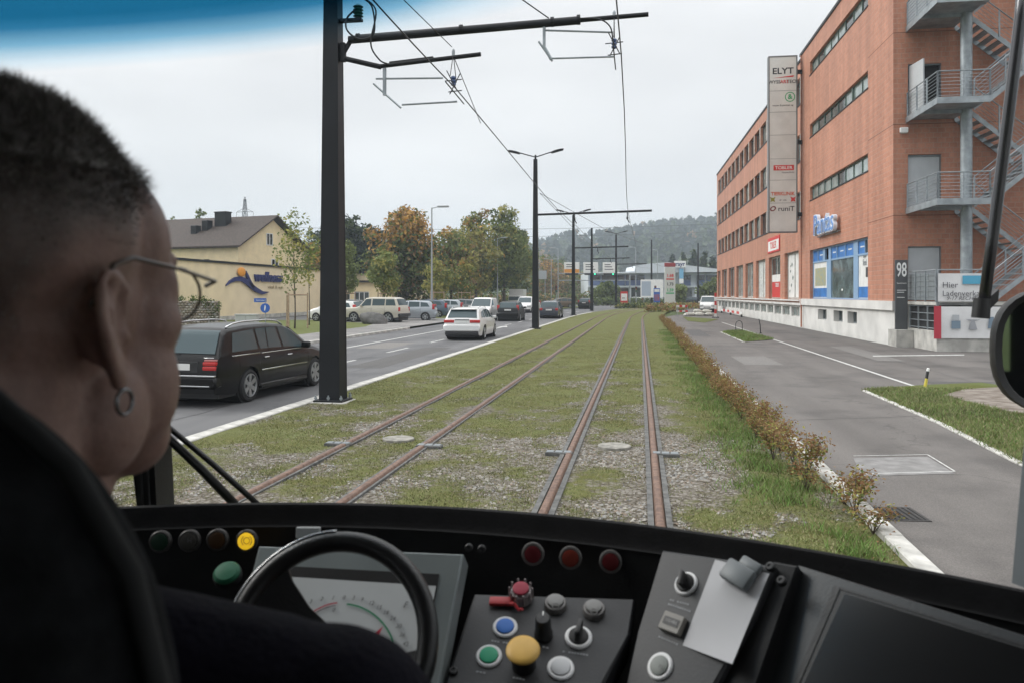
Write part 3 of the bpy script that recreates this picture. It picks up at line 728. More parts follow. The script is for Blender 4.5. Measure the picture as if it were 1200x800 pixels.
b = MB(); b.prism([(cx-.55, US-.203, 15.2), (cx+.65, US-.203, 15.33), (cx+.62, US-.203, 15.23)], (0, -.008, 0)); b.build('swoosh', M_RED, sgn)
text('lettering', 'WYSS-', .29, M_INK, fm(cx-.45, 14.95, .95), sgn, .004, bold=.004); text('lettering', 'ART', .29, M_RED, fm(cx+.1, 14.95, .95), sgn, .004, bold=.006); text('lettering', '-TECH', .29, M_INK, fm(cx+.53, 14.95, .95), sgn, .004, bold=.004)
b = MB(); b.lathe([(.30, 0), (.30, .01), (.25, .01), (.25, 0)], 32, Matrix.Translation((cx+.42, US-.2, 14.02)) @ Matrix.Rotation(PI/2, 4, 'X'), 0, False); b.build('ring', M_GREEN, sgn)
text('lettering', '&', .42, M_GREEN, fm(cx+.42, 14.02), sgn, .004, bold=.01)
text('lettering', 'meyer & partner ag', .155, M_INK, fm(cx, 13.52), sgn, .003)
b = MB(); b.bbox((cx-.55, US-.212, 9.55), (cx+.65, US-.2, 9.87)); b.build('red_field', M_RED, sgn)
text('lettering', 'TOBLER', .27, M_SHOPW, fm(cx+.05, 9.7, 1.05), sgn, .009, bold=.004); text('lettering', 'haustechnik', .15, M_INK, fm(cx+.3, 9.42), sgn, .003)
text('lettering', 'TIERKLINIK', .29, mat('sign_orange_red', (.55, .10, .04), .5), fm(cx, 8.12, .95), sgn, .004, bold=.008)
for x, m_ in ((cx-.6, mat('sign_olive', (.25, .24, .03), .5)), (cx+.6, M_RED)):
    b = MB(); b.prism([(x-.17, US-.203, 7.95), (x-.05, US-.203, 7.88), (x+.05, US-.203, 7.88), (x+.17, US-.203, 7.95), (x+.1, US-.203, 7.78), (x+.14, US-.203, 7.62), (x, US-.203, 7.68), (x-.14, US-.203, 7.62), (x-.1, US-.203, 7.78)], (0, -.008, 0)); b.build('emblem', m_, sgn)
text('lettering', 'dr. vet', .16, M_INK, fm(cx, 7.74), sgn, .003)
b = MB(); b.lathe([(.19, 0), (.19, .01), (.11, .01), (.11, 0)], 28, Matrix.Translation((cx-.58, US-.2, 7.22)) @ Matrix.Rotation(PI/2, 4, 'X') @ Matrix.Rotation(.6, 4, 'Z') @ Matrix.Scale(.75, 4, (0, 1, 0)), 0, False); b.build('ring', mat('sign_maroon', (.18, .03, .03), .5), sgn)
text('lettering', 'runiT', .42, M_INK, fm(cx+.2, 7.2, 1.05), sgn, .004, bold=.003)

# ---- side face: doors, landings, escape stairs
def bdoor(z, open_):
    b = MB(); b.bbox((.52, .06, z), (.58, .2, z+2.15)); b.bbox((1.77, .06, z), (1.83, .2, z+2.15)); b.bbox((.58, .06, z+2.09), (1.77, .2, z+2.15))
    d = b.build('door', M_GREYP, bld)
    b = MB()
    if open_: b.bbox((0, -1.15, z+.01), (.05, 0, z+2.07), 0, Matrix.Translation((.6, .08, 0)) @ Matrix.Rotation(R(8), 4, 'Z'))
    else: b.bbox((.585, .12, z+.01), (1.765, .17, z+2.085))
    l = b.build('door_leaf', M_DOOR, d)
    if open_:
        b = MB(); b.bbox((.56, .24, z), (1.8, .9, z+2.1)); b.build('doorway', M_DARK, d)
    b = MB(); b.cyl((1.62, .10, z+1.02), (1.62, .06, z+1.02), .015); b.tube([(1.62, .06, z+1.02), (1.48, .06, z+1.02)], .011); b.build('handle', M_STEEL, d) if not open_ else None
LV = [1.75, 5.36, 8.98, 12.58]
for k, z in enumerate(LV): bdoor(z+.02 if k else 1.77, k == 2)
lamp = thing('wall_lamp', 'small white box lamp on the dark brick side wall', 'lamp'); lamp.matrix_basis = BM
b = MB(); b.rbox((.38, -.07, 8.52), (.3, .13, .2), .02, 2); b.build('housing', M_WHITE, lamp); b = MB(); b.rbox((.38, -.075, 8.405), (.24, .1, .03), .01, 1); b.build('diffuser', M_LB, lamp)
st = thing('escape_stairs', 'galvanised steel escape stairs winding up the brick side wall', 'staircase'); st.matrix_basis = BM
b = MB(); b.cyl((2.08, -1.65, .0), (2.08, -1.65, 17.6), .205, n=20); b.build('column', M_STEEL, st, 'auto')
T0, T1, PD = .5, 2.25, 3.25           # landing extent along the wall and its depth
def rails_between(b, p, q, n=7, h=1.0, posts=True, hand=True):
    p, q = Vector(p), Vector(q); up = Vector((0, 0, 1))
    if hand: b.tube([p+up*h, q+up*h], .024, 6)
    for i in range(1, n+1): b.tube([p+up*(h*i/(n+1)), q+up*(h*i/(n+1))], .009, 5)
    if posts:
        k = max(1, round((q-p).length/1.15))
        for i in range(k+1): c = p+(q-p)*(i/k); b.box(c+up*(h/2), (.05, .05, h))
for k, z in enumerate(LV[1:]):
    b = MB(); b.bbox((T0, -PD, z-.06), (T1, -.02, z)); b.build('landing', M_STEEL, st)
    b = MB(); b.bbox((T0-.04, -PD-.03, z-.17), (T0, -.02, z+.06)); b.bbox((T0-.04, -PD-.07, z-.17), (T1, -PD-.03, z+.06)); b.bbox((T0, -1.72, z-.2), (T1, -1.6, z-.062)); b.build('edge_beam', M_STEEL, st)
    b = MB(); rails_between(b, (T0, -.1, z), (T0, -PD, z)); b.build('railing', M_STEEL, st)
    b = MB(); rails_between(b, (T0, -PD, z), (T1, -PD, z)); b.build('railing', M_STEEL, st)
RUN, NT = 2.15, 9
def flight(z, x0, x1, ya, yb, z1):
    """steps from (x0,z) to (x1,z1); ya..yb the width"""
    for y in (ya, yb):
        b = MB(); d = 1 if x1 > x0 else -1
        b.prism([(x0, y, z-.16), (x0, y, z+.06), (x1, y, z1+.06), (x1, y, z1-.16)], (0, .03, 0)); b.build('stringer', M_STEEL, st)
    b = MB(); b.bbox((-.14, ya+.03, -.035), (.14, yb, 0)); me = b.mesh('tread', M_STEEL)
    for i in range(1, NT):
        k = link('tread', me, st); k.location = (x0+(x1-x0)*i/NT, 0, z+(z1-z)*i/NT)
for k, z in enumerate(LV):
    zm = z+1.8
    flight(z, T1, T1+RUN, -PD, -1.9, zm)
    b = MB(); rails_between(b, (T1, -PD, z), (T1+RUN, -PD, zm)); b.build('railing', M_STEEL, st)
    b = MB(); rails_between(b, (T1, -1.92, z), (T1+RUN, -1.92, zm), n=5); b.build('railing', M_STEEL, st)
    b = MB(); b.bbox((T1+RUN, -PD, zm-.06), (T1+RUN+1.2, -.05, zm)); b.build('landing', M_STEEL, st)
    if k < 3:
        flight(LV[k+1], T1, T1+RUN, -1.4, -.1, zm)
        b = MB(); rails_between(b, (T1+RUN, -1.42, zm), (T1, -1.42, LV[k+1]), n=5); b.build('railing', M_STEEL, st)
for x in (T1+RUN+1.0,):
    b = MB(); b.cyl((x, -1.65, 0), (x, -1.65, 14.4), .1); b.build('column', M_STEEL, st)
# entrance platform with concrete walls
en = thing('entrance_platform', 'concrete entrance platform with steel balustrade below the escape stairs', 'platform'); en.matrix_basis = BM
b = MB(); b.bbox((-.18, -.95, -.2), (.44, .04, .62)); b.build('ledge', M_CONC, en)
b = MB(); b.bbox((.45, -3.3, -.2), (.62, -.0, .68)); b.bbox((.62, -3.3, -.2), (7.5, -3.1, .70)); b.build('concrete_wall', M_CONC, en)
b = MB(); b.bbox((.46, -3.25, 1.6), (7.5, .0, 1.72)); b.build('floor_slab', M_CONC, en)
b = MB()
for z in (.76, 1.03, 1.3, 1.56): b.tube([(.53, -3.1, z), (.53, -.3, z)], .018, 6)
for y in (-3.1, -2.2, -1.25, -.3): b.box((.53, y, 1.13), (.04, .06, .9))
b.build('grille', M_STEEL, en)
b = MB(); b.bbox((.63, -3.0, .0), (.7, -.1, 1.6)); b.build('grille_back', M_DARK, en)
for k in range(4):
    b = MB(); b.bbox((.47, -3.2+.79*k, 1.78), (.5, -3.2+.79*k+.76, 2.78)); b.build('balustrade_panel', M_GREYP, en)
b = MB(); rails_between(b, (.46, -.1, 1.72), (.46, -3.2, 1.72), n=5, h=1.15); b.build('railing', M_STEEL, en)
b = MB(); rails_between(b, (.5, -3.2, 1.72), (2.25, -3.2, 1.72), n=6, h=1.15); b.build('railing', M_STEEL, en)
b = MB(); b.bbox((.46, -3.27, .7), (.54, -3.19, 1.72)); b.bbox((2.2, -3.27, .7), (2.28, -3.19, 1.72)); b.bbox((.54, -3.25, 1.6), (2.2, -3.21, 1.7)); b.build('post', M_GREYP, en)
# house number pylon
pn = thing('number_pylon', 'tall dark grey house number 98 board on the concrete ledge', 'sign'); pn.matrix_basis = BM
b = MB(); b.rbox((.14, -.5, 1.98), (.46, .09, 2.72), .008, 1); b.build('board', mat('pylon_grey', (.075, .078, .082), .5), pn)
f2 = lambda x, z, y=-.552: Matrix.Translation((x-.19, y, z)) @ Matrix.Rotation(PI/2, 4, 'X')
text('lettering', '98', .62, M_WHITE, f2(.33, 2.93) @ Matrix.Scale(.62, 4, (1, 0, 0)) @ Matrix.Scale(1.25, 4, (0, 1, 0)), pn, .003, bold=.008)
text('lettering', 'Seestrasse', .085, M_WHITE, f2(.33, 2.43), pn, .002)
b = MB()
for z, x1 in ((2.14, .5), (2.06, .42), (1.86, .44)): b.bbox((-.03, -.553, z), (x1-.19, -.547, z+.025))
o = b.build('printed_line', M_WHITE, pn); o['kind'] = 'stuff'
# banners on the balustrade
def banner(name, label, u0, u1, z0, z1, y, edge=None):
    t = thing(name, label, 'banner'); t.matrix_basis = BM
    b = MB(); n, m = 18, 6; vs = []; fs = []
    for k in (0, 1):
        for j in range(m+1):
            for i in range(n+1):
                u = u0+(u1-u0)*i/n; z = z0+(z1-z0)*j/m
                vs.append((u, y+.012*k-.03*noise.noise((u*1.3, z*1.6, y)), z))
    K = (n+1)*(m+1)
    for k in (0, 1):
        for j in range(m):
            for i in range(n): q = k*K+j*(n+1)+i; fs.append((q, q+1, q+n+2, q+n+1))
    b.add(vs, fs); b.build('cloth', mat('banner_cloth', (.66, .66, .66), .7, noise_amt=.06, nscale=2), t, True)
    return t
B1 = banner('sale_banner', 'white shop banner reading Hier Ladenverkauf on the balustrade', 0.50, 2.10, 1.74, 2.74, -3.30)
f3 = lambda x, z: Matrix.Translation((.62+(x-2.0)*.92, -3.35, z)) @ Matrix.Rotation(PI/2, 4, 'X')
M_INK2 = mat('banner_ink', (.10, .10, .11), .6)
text('lettering', 'Hier', .29, M_INK2, f3(2.0, 2.32), B1, .002, 'LEFT'); text('lettering', 'Ladenverkauf', .27, M_INK2, f3(2.0, 2.02), B1, .002, 'LEFT')
text('lettering', '9-17 RECHTS', .19, M_INK2, f3(2.15, 1.85), B1, .002, 'LEFT', shear=.3)
b = MB(); b.bbox((1.30, -3.352, 2.36), (2.02, -3.344, 2.66)); b.build('blue_field', mat('banner_cyan', (.08, .35, .52), .6), B1)
B2 = banner('product_banner', 'white and red banner with tool pictures on the concrete wall', 0.34, 2.75, .44, 1.56, -3.37)
b = MB(); b.bbox((.32, -3.425, .42), (.56, -3.415, 1.58)); b.build('red_edge', mat('banner_red', (.42, .03, .05), .6), B2)
b = MB()
b.bbox((.90, -3.425, .78), (1.20, -3.416, 1.06)); b.build('picture', mat('print_steel_blue', (.16, .22, .28), .6), B2)
b = MB(); b.bbox((.93, -3.425, 1.07), (1.16, -3.416, 1.27)); b.build('picture', mat('print_pale', (.4, .42, .44), .6), B2)
b = MB(); b.prism([(1.46, -3.42, .75), (1.76, -3.42, .75), (1.67, -3.42, 1.05), (1.88, -3.42, 1.1), (1.36, -3.42, 1.12), (1.55, -3.42, 1.04)], (0, -.006, 0)); b.build('picture', mat('print_grey', (.3, .31, .33), .6), B2)
b = MB(); b.prism([(2.1, -3.42, .8), (2.35, -3.42, .8), (2.3, -3.42, 1.2), (2.15, -3.42, 1.2)], (0, -.006, 0)); b.build('picture', MATS['print_steel_blue'], B2)
# ================================================================== MASTS, LAMPS, WIRES
XM = -5.78

def mast_near():
    t = thing('catenary_mast', 'wide anthracite catenary mast on a bolted base plate beside the black estate car', 'mast', (XM, 14.57, 0), group='catenary masts')
    b = MB(); n = 8
    def ring(z, wx, wy, f=.03):
        return [(wx*sx, wy*sy, z) for sx, sy in ((-1, -1), (1, -1), (1, 1), (-1, 1))]
    # H-section: two flanges and a web, tapering upwards
    def taper(x0, x1, y0, y1, k):
        z0, z1 = .02, 8.9
        b.add([(x0, y0, z0), (x1, y0, z0), (x1, y1, z0), (x0, y1, z0), (x0*k, y0*k, z1), (x1*k, y0*k, z1), (x1*k, y1*k, z1), (x0*k, y1*k, z1)],
              [(0, 3, 2, 1), (4, 5, 6, 7), (0, 1, 5, 4), (1, 2, 6, 5), (2, 3, 7, 6), (3, 0, 4, 7)])
    taper(-.205, .205, -.2, -.17, .62); taper(-.205, .205, .17, .2, .62); taper(-.2, -.17, -.17, .17, .62); taper(.17, .2, -.17, .17, .62)
    b.build('pole', M_MAST, t)
    b = MB(); b.rbox((0, 0, .0), (.58, .56, .04), .008, 1); b.build('base_plate', M_MAST, t)
    b = MB(); b.cyl((0, 0, -.01), (0, 0, .09), .016, n=6); b.cyl((0, 0, .02), (0, 0, .055), .032, n=6); me = b.mesh('anchor_bolt', M_STEEL)
    for x in (-.25, 0, .25):
        for y in (-.24, .24): k = link('anchor_bolt', me, t); k.location = (x, y, .02)
    b = MB(); b.rbox((0, 0, -.07), (.72, .66, .11), .02, 1); b.build('footing', M_CONC, t)
    return t
m0 = mast_near()
# brackets on the near mast: the upper arm to the right track, the lower one to the left track
arm = thing('cantilever_arm', 'long dark cantilever tube reaching from the near mast over both tracks', 'catenary arm', (XM, 14.57, 0))
b = MB(); b.tube([(.32, 0, 6.83), (4.7, 0, 6.97)], .075, 10); b.tube([(4.6, 0, 6.968), (5.93, 0, 7.01)], .042, 10); b.tube([(.5, .09, 6.93), (4.2, .09, 7.03)], .028, 8); b.build('arm_tube', M_MAST, arm, 'auto')
b = MB()
for x in (.5, 2.5, 4.2, 4.68): b.cyl((x-.03, 0, 6.84+.03*x), (x+.03, 0, 6.841+.03*x), .09, n=12)
o = b.build('clamp', M_MAST, arm); o['kind'] = 'stuff'
b = MB(); b.rbox((.2, 0, 6.6), (.1, .1, .36), .01, 1); b.tube([(.12, 0, 6.45), (.36, 0, 6.83)], .045, 8); b.build('bracket', M_MAST, arm)
arm2 = thing('cantilever_arm', 'short dark cantilever tube holding the contact wire of the left track', 'catenary arm', (XM, 14.57, 0))
b = MB(); b.tube([(.16, 0, 6.5), (.95, 0, 6.29)], .05, 8); b.tube([(.9, 0, 6.3), (2.87, 0, 6.44)], .042, 8); b.tube([(1.1, .06, 6.37), (1.95, .06, 6.43)], .035, 8); b.build('arm_tube', M_MAST, arm2, 'auto')
b = MB(); b.cyl((1.02, 0, 6.26), (1.02, 0, 5.75), .035); b.tube([(.8, 0, 5.98), (1.34, 0, 5.5)], .02, 6); b.tube([(.85, 0, 6.07), (2.15, 0, 6.03)], .018, 6); b.tube([(1.36, 0, 5.56), (2.42, 0, 5.58)], .018, 6); b.build('registration_arm', M_STEEL, arm2)
b = MB(); b.cyl((5.3-1.62, 0, 6.9), (5.3-1.62, 0, 6.45), .03)
b = MB(); b.tube([(4.05, 0, 6.92), (4.05, 0, 6.52), (4.18, 0, 6.28)], .03, 6); b.tube([(3.95, 0, 6.62), (4.2, 0, 6.25)], .02, 6); b.tube([(4.05, 0, 6.82), (5.3, 0, 6.72)], .017, 6); b.tube([(4.2, 0, 6.3), (5.32, 0, 6.28)], .017, 6); b.build('registration_arm', M_STEEL, arm)
def hanger(x, z, lab):
    t = thing('wire_hanger', lab, 'wire hanger', (XM+x, 14.57, z), group='contact wire hangers'); b = MB()
    b.tube([(0, -.25, .15), (0, 0, .62)], .008, 5); b.tube([(0, .25, .15), (0, 0, .62)], .008, 5); b.tube([(-.16, 0, .12), (.16, 0, .14)], .010, 5); b.tube([(-.12, .1, -.06), (.14, .1, -.04)], .010, 5); b.tube([(-.1, -.12, .28), (.1, -.12, -.1)], .010, 5); b.tube([(.1, .12, .28), (-.1, .12, -.1)], .010, 5)
    b.tube([(0, -.6, -.06), (0, .9, -.1)], .012, 5); b.build('linkage', M_WIRE, t)
    b = MB(); b.lathe([(.02, -.1), (.05, -.08), (.05, -.05), (.02, -.04), (.05, -.02), (.05, .01), (.02, .02), (.05, .04), (.05, .07), (.02, .09)], 12, Matrix.Translation((0, 0, .12))); b.build('insulator', mat('insulator_blue', (.06, .10, .22), .3), t)
    b = MB(); b.lathe([(.03, 0), (.03, .1), (.015, .13)], 10, Matrix.Translation((0, 0, .58))); b.build('clamp', M_STEEL, t)
hanger(5.32, 6.4, 'tangle of wire hangers on the long arm over the right track'); hanger(2.35, 5.85, 'tangle of wire hangers on the short arm over the left track')
# switch box and cables at the head of the mast
t = thing('feeder_insulator', 'green feeder insulator on a dark bracket at the head of the near mast', 'insulator', (XM, 14.57, 7.15))
b = MB(); b.rbox((.33, 0, .05), (.5, .12, .06), .008, 1); b.build('bracket', M_MAST, t)
b = MB(); b.lathe([(.05, 0), (.1, .02), (.06, .05), (.1, .08), (.06, .11), (.1, .14), (.06, .17), (.1, .2), (.05, .24)], 14, Matrix.Translation((.5, 0, .1))); b.build('insulator', mat('insulator_green', (.03, .09, .06), .3), t)
def cable(name, label, pts, r, grp=None):
    b = MB(); P_ = [Vector(p) for p in pts]; out_ = []
    for i in range(len(P_)-1):
        p0 = P_[max(i-1, 0)]; p1 = P_[i]; p2 = P_[i+1]; p3 = P_[min(i+2, len(P_)-1)]
        for k in range(8):
            u = k/8; out_.append(.5*((2*p1)+(p2-p0)*u+(2*p0-5*p1+4*p2-p3)*u*u+(3*p1-p0-3*p2+p3)*u**3))
    out_.append(P_[-1]); b.tube(out_, r, 6); o = b.build(name, M_WIRE, None, True); return tag(o, label, 'cable', grp)
X0 = XM
cable('feeder_cable', 'looping black feeder cable hanging below the long arm beside the mast', [(X0+.5, 14.5, 7.4), (X0+.32, 14.45, 7.2), (X0+.35, 14.4, 6.95), (X0+.6, 14.4, 6.78), (X0+.85, 14.45, 6.9), (X0+.8, 14.5, 7.4), (X0+.6, 14.5, 7.6)], .018)
cable('feeder_cable', 'black feeder cable dropping from the insulator to the short arm', [(X0+.62, 14.5, 7.6), (X0+.9, 14.42, 7.3), (X0+.8, 14.42, 6.7), (X0+.95, 14.45, 6.4), (X0+1.1, 14.5, 6.32)], .016)
cable('feeder_cable', 'short black jumper cable curving from the long arm to the right wire hanger', [(X0+4.7, 14.5, 6.98), (X0+5.05, 14.5, 6.95), (X0+5.25, 14.5, 6.8), (X0+5.3, 14.5, 6.55)], .013)
def wire(label, pts, r=.011, name='contact_wire', grp='overhead wires'):
    b = MB(); b.tube(pts, r, 5); o = b.build(name, M_WIRE, None, True); return tag(o, label, 'overhead wire', grp)
ARM_Y = [14.57, 46.5, 76.5, 100, 122]
def wpt(off, s, z): x, y, a = trk(s, off); return (x, y, z)
def sagged(off, ys, zs, sag=.25):
    pts = []
    for (a, za), (c, zc) in zip(zip(ys[:-1], zs[:-1]), zip(ys[1:], zs[1:])):
        for k in range(8): u = k/8; pts.append(wpt(off+.12*math.sin((a+(c-a)*u)*.12), a+(c-a)*u, za+(zc-za)*u-sag*4*u*(1-u)))
    pts.append(wpt(off, ys[-1], zs[-1])); return pts
wire('contact wire above the right track running to the vanishing point', sagged(-.45, [2.5]+ARM_Y, [6.25, 6.3, 6.05, 6.0, 6.0, 6.0], .12), .012)
wire('contact wire above the left track sloping away from the near mast', sagged(-3.5, [3.5]+ARM_Y, [6.0, 5.82, 5.9, 5.9, 5.9, 5.9], .12), .012)
wire('stay wire rising from the left wire hanger towards the tram', [(-3.42, 14.4, 6.55), (-3.6, 10.8, 6.45), (-3.7, 8, 6.4), (-3.8, 4, 6.4)], .008, 'stay_wire')
wire('stay wire falling from the left wire hanger to the contact wire ahead', [(-3.42, 14.6, 6.4), (-3.5, 17.5, 5.80)], .008, 'stay_wire')
wire('stay wire with a turnbuckle above the long cantilever arm', [(-1.65, 14.6, 7.05), (-2.4, 13.4, 7.3), (-3.5, 11, 7.8)], .012, 'stay_wire')
wire('thin feeder wire from the lamp mast to the cross arm behind it', [(X0, 46.5, 7.9), (-2.5, 62, 6.9), (.6, 76, 6.6)], .014, 'stay_wire')
wire('thin feeder wire slanting down behind the lamp mast', [(X0, 46.5, 7.9), (-5.0, 62, 7.0), (-4.6, 76, 6.6)], .014, 'stay_wire')
# lamp masts and plain masts further on
def far_mast(px, D, top, lamp, armz, armlen, label):
    y_ = D; p = P(px, 345, D); H = HEYE+(345-top)/F*D
    t = thing('lamp_mast' if lamp else 'tram_mast', label, 'mast', (p.x, p.y, -.05), group='catenary masts')
    b = MB(); b.add([(sx*w_, sy*w_, z) for z, w_ in ((0, .19), (H, .11)) for sx, sy in ((-1, -1), (1, -1), (1, 1), (-1, 1))], [(0, 3, 2, 1), (4, 5, 6, 7), (0, 1, 5, 4), (1, 2, 6, 5), (2, 3, 7, 6), (3, 0, 4, 7)]); b.build('pole', M_MAST, t)
    b = MB(); b.rbox((0, 0, .06), (.62, .6, .06), .01, 1); b.build('base_plate', M_MAST, t)
    if lamp:
        b = MB(); b.tube([(0, 0, H-.12), (0, 0, H+.25)], .055, 8); b.tube([(0, 0, H+.12), (-1.0, 0, H+.42)], .032, 6); b.tube([(0, 0, H+.12), (1.0, 0, H+.42)], .032, 6); b.build('lamp_bracket', M_MAST, t)
        for s in (-1, 1):
            b = MB(); b.ell((0, 0, 0), (.42, .15, .075), 14, 8); b.bbox((-.36, -.1, -.07), (.36, .1, -.045))
            o = b.build('lamp_head', M_MAST, t, True); o.location = (s*1.28, 0, H+.47); o.rotation_euler = (0, -s*R(14), 0)
    if armlen:
        b = MB(); b.tube([(0, 0, armz), (armlen, 0, armz+.02*armlen)], .065, 8); b.build('cross_arm', M_MAST, t, 'auto')
        for x in (2.3, 5.35):
            if x < armlen: b = MB(); b.tube([(x, 0, armz+.05), (x, 0, armz-.32), (x+.12, 0, armz-.55)], .03, 6); b.lathe([(.03, -.1), (.075, -.06), (.03, -.02), (.075, .02), (.03, .06)], 10, Matrix.Translation((x, 0, armz-.25))); b.build('wire_clamp', M_MAST, t)
    return t
far_mast(627.5, 47.2, 186, 1, 6.72, 6.75, 'tall dark mast with double street lamp and long cross arm, ahead of the near mast')
far_mast(672, 76.5, 252, 1, 6.45, 5.2, 'second dark mast with double street lamp, between the road and the tracks')
far_mast(693.5, 99, 267, 0, 6.4, 4.6, 'plain dark mast without a lamp beside the black car in the bend')
far_mast(722, 117, 275, 1, 6.4, 4.4, 'third dark mast with double street lamp at the bend of the tracks')
far_mast(763.5, 140, 281, 0, 0, 0, 'plain dark mast in front of the white billboard')
far_mast(818, 150, 285, 0, 0, 0, 'plain dark mast before the blue and white sales hall')
M_LAMPG = mat('pale_lamp_paint', (.32, .34, .35), .5, .2)
def street_lamp(px, D, top, label, head=1, two=False):
    p = P(px, 345, D); H = HEYE+(345-top)/F*D
    t = thing('street_lamp', label, 'street lamp', (p.x, p.y, -.05), group='pale street lamps')
    b = MB(); b.cyl((0, 0, 0), (0, 0, H), .09, .05, 10); b.cyl((0, 0, 0), (0, 0, 1.2), .12, .1, 10); b.build('pole', M_LAMPG, t, 'auto')
    for s in ((1, -1) if two else (head,)):
        b = MB(); b.tube([(0, 0, H-.05), (s*.5, 0, H+.06)], .035, 6); b.rbox((s*.95, 0, H+.08), (.95, .3, .14), .05, 2); b.build('lamp_head', M_LAMPG, t, 'auto')
street_lamp(506, 65, 243, 'tall pale street lamp in front of the orange maple'); street_lamp(583, 112, 279, 'pale street lamp beside the green birches')
street_lamp(646, 150, 304, 'double headed pale lamp behind the tall lamp mast', 1, True); street_lamp(654, 142, 291, 'pale street lamp between the two lamp masts', -1)
street_lamp(745, 150, 290, 'pale street lamp in front of the hill above the sales hall', -1); street_lamp(770.5, 165, 293, 'slim pale lamp beside the price pylon', -1)
# power lines across the valley and their pylon
for k, (z, d, dx, l) in enumerate(((34, 430, 120, 'highest power line crossing the valley sky'), (30, 430, 118, 'second power line crossing the valley sky'), (21, 400, 110, 'third power line in front of the wooded hill'), (17.5, 400, 112, 'lowest power line in front of the wooded hill'))):
    pts = []
    for i in range(31):
        u = i/30; x = -260+620*u; pts.append((x, d, z+22*u-14*math.sin(PI*u)+(8 if k < 2 else 0)))
    wire(l, pts, .10, 'power_line', 'power lines over the valley')
def lattice():
    p = P(287, 345, 330); t = thing('power_pylon', 'steel lattice power pylon rising behind the dark tiled roof', 'pylon', (p.x, p.y, -.1))
    H = HEYE+(345-231)/F*330; b = MB(); w = lambda z: 2.6*(1-z/H)+.25
    c = lambda z, i: Vector((w(z)*(-1, 1, 1, -1)[i], w(z)*(-1, -1, 1, 1)[i], z)); zs = [H*(1-(1-k/11)**1.15) for k in range(12)]
    for i in range(4): b.tube([c(0, i), c(H*.98, i)], .14, 4)
    for z0, z1 in zip(zs[:-1], zs[1:]):
        for i in range(4): b.tube([c(z0, i), c(z1, (i+1) % 4)], .07, 4); b.tube([c(z1, i), c(z1, (i+1) % 4)], .07, 4)
    b.build('lattice', M_MAST, t)
    z = HEYE+(345-248)/F*330; b = MB()
    for s in (-1, 1): b.tube([(0, .3, z), (s*3.7, 0, z-.2)], .12, 4); b.tube([(0, 0, z+1.6), (s*3.7, 0, z-.2)], .09, 4); b.tube([(s*3.7, 0, z-.2), (s*3.6, 0, z-3.2)], .08, 4)
    b.build('cross_arm', M_MAST, t)
lattice()

# ================================================================== OTHER BUILDINGS
# wellness building on the far side of the road
wl = thing('wellness_building', 'long flat roofed beige wellness building behind the front lawn', 'building', (-31.5, 51.0, 0))
b = MB(); L_ = 66
wall_open(b, 'y', 0, 1, 0, .1, [], .1, 50)   # (kept tiny: closes the far end)
b = MB(); WN = [(25.8, 29.0, 1.0, 2.75)]
def wall_px(b, u0, u1, z0, z1, opens, depth):      # wall in plane x=0 facing +x
    us = sorted({u0, u1, *[v for o in opens for v in o[:2]]}); zs = sorted({z0, z1, *[v for o in opens for v in o[2:]]})
    for i in range(len(us)-1):
        for j in range(len(zs)-1):
            cu, cz = (us[i]+us[i+1])/2, (zs[j]+zs[j+1])/2
            if any(o[0] < cu < o[1] and o[2] < cz < o[3] for o in opens): continue
            b.add([(0, us[i], zs[j]), (0, us[i+1], zs[j]), (0, us[i+1], zs[j+1]), (0, us[i], zs[j+1])], [(0, 1, 2, 3)])
    for a0, a1, c0, c1 in opens:
        for (p, q) in (((a0, c0), (a1, c0)), ((a1, c0), (a1, c1)), ((a1, c1), (a0, c1)), ((a0, c1), (a0, c0))):
            b.add([(0, *p), (0, *q), (-depth, *q), (-depth, *p)], [(0, 1, 2, 3)])
wall_px(b, 0, L_, 0, 4.35, WN, .25)
b.add([(0, 0, 0), (-14, 0, 0), (-14, 0, 4.35), (0, 0, 4.35)], [(0, 1, 2, 3)]); b.add([(0, L_, 0), (-14, L_, 0), (-14, L_, 4.35), (0, L_, 4.35)], [(0, 1, 2, 3)])
b.build('wall', M_BEIGE, wl)
b = MB(); b.bbox((-14.1, -.12, 4.35), (.12, L_+.1, 4.52)); b.build('roof', M_MAST, wl)
b = MB(); b.bbox((.005, 0, -.1), (.04, L_, .32)); b.build('base_course', M_CONC, wl)
def simple_window(parent, M, w_, h_, n=2, sill=True):
    f = MB(); f.bbox((-w_/2, -.04, 0), (w_/2, .05, .07), 0, M); f.bbox((-w_/2, -.04, h_-.07), (w_/2, .05, h_), 0, M)
    for i in range(n+1): x = -w_/2+(w_-.07)*i/n; f.bbox((x, -.04, .07), (x+.07, .05, h_-.07), 0, M)
    o = f.build('window', M_WHITE, parent)
    for i in range(n):
        x = -w_/2+(w_-.07)*i/n; g_ = MB(); g_.bbox((x+.07, 0, .07), (x+(w_-.07)/n, .02, h_-.07), 0, M); g_.build('pane', M_WGLASS, o)
    return o
simple_window(wl, Matrix.Translation((-.15, 27.4, 1.02)) @ Matrix.Rotation(PI/2, 4, 'Z'), 3.2, 1.7, 2)
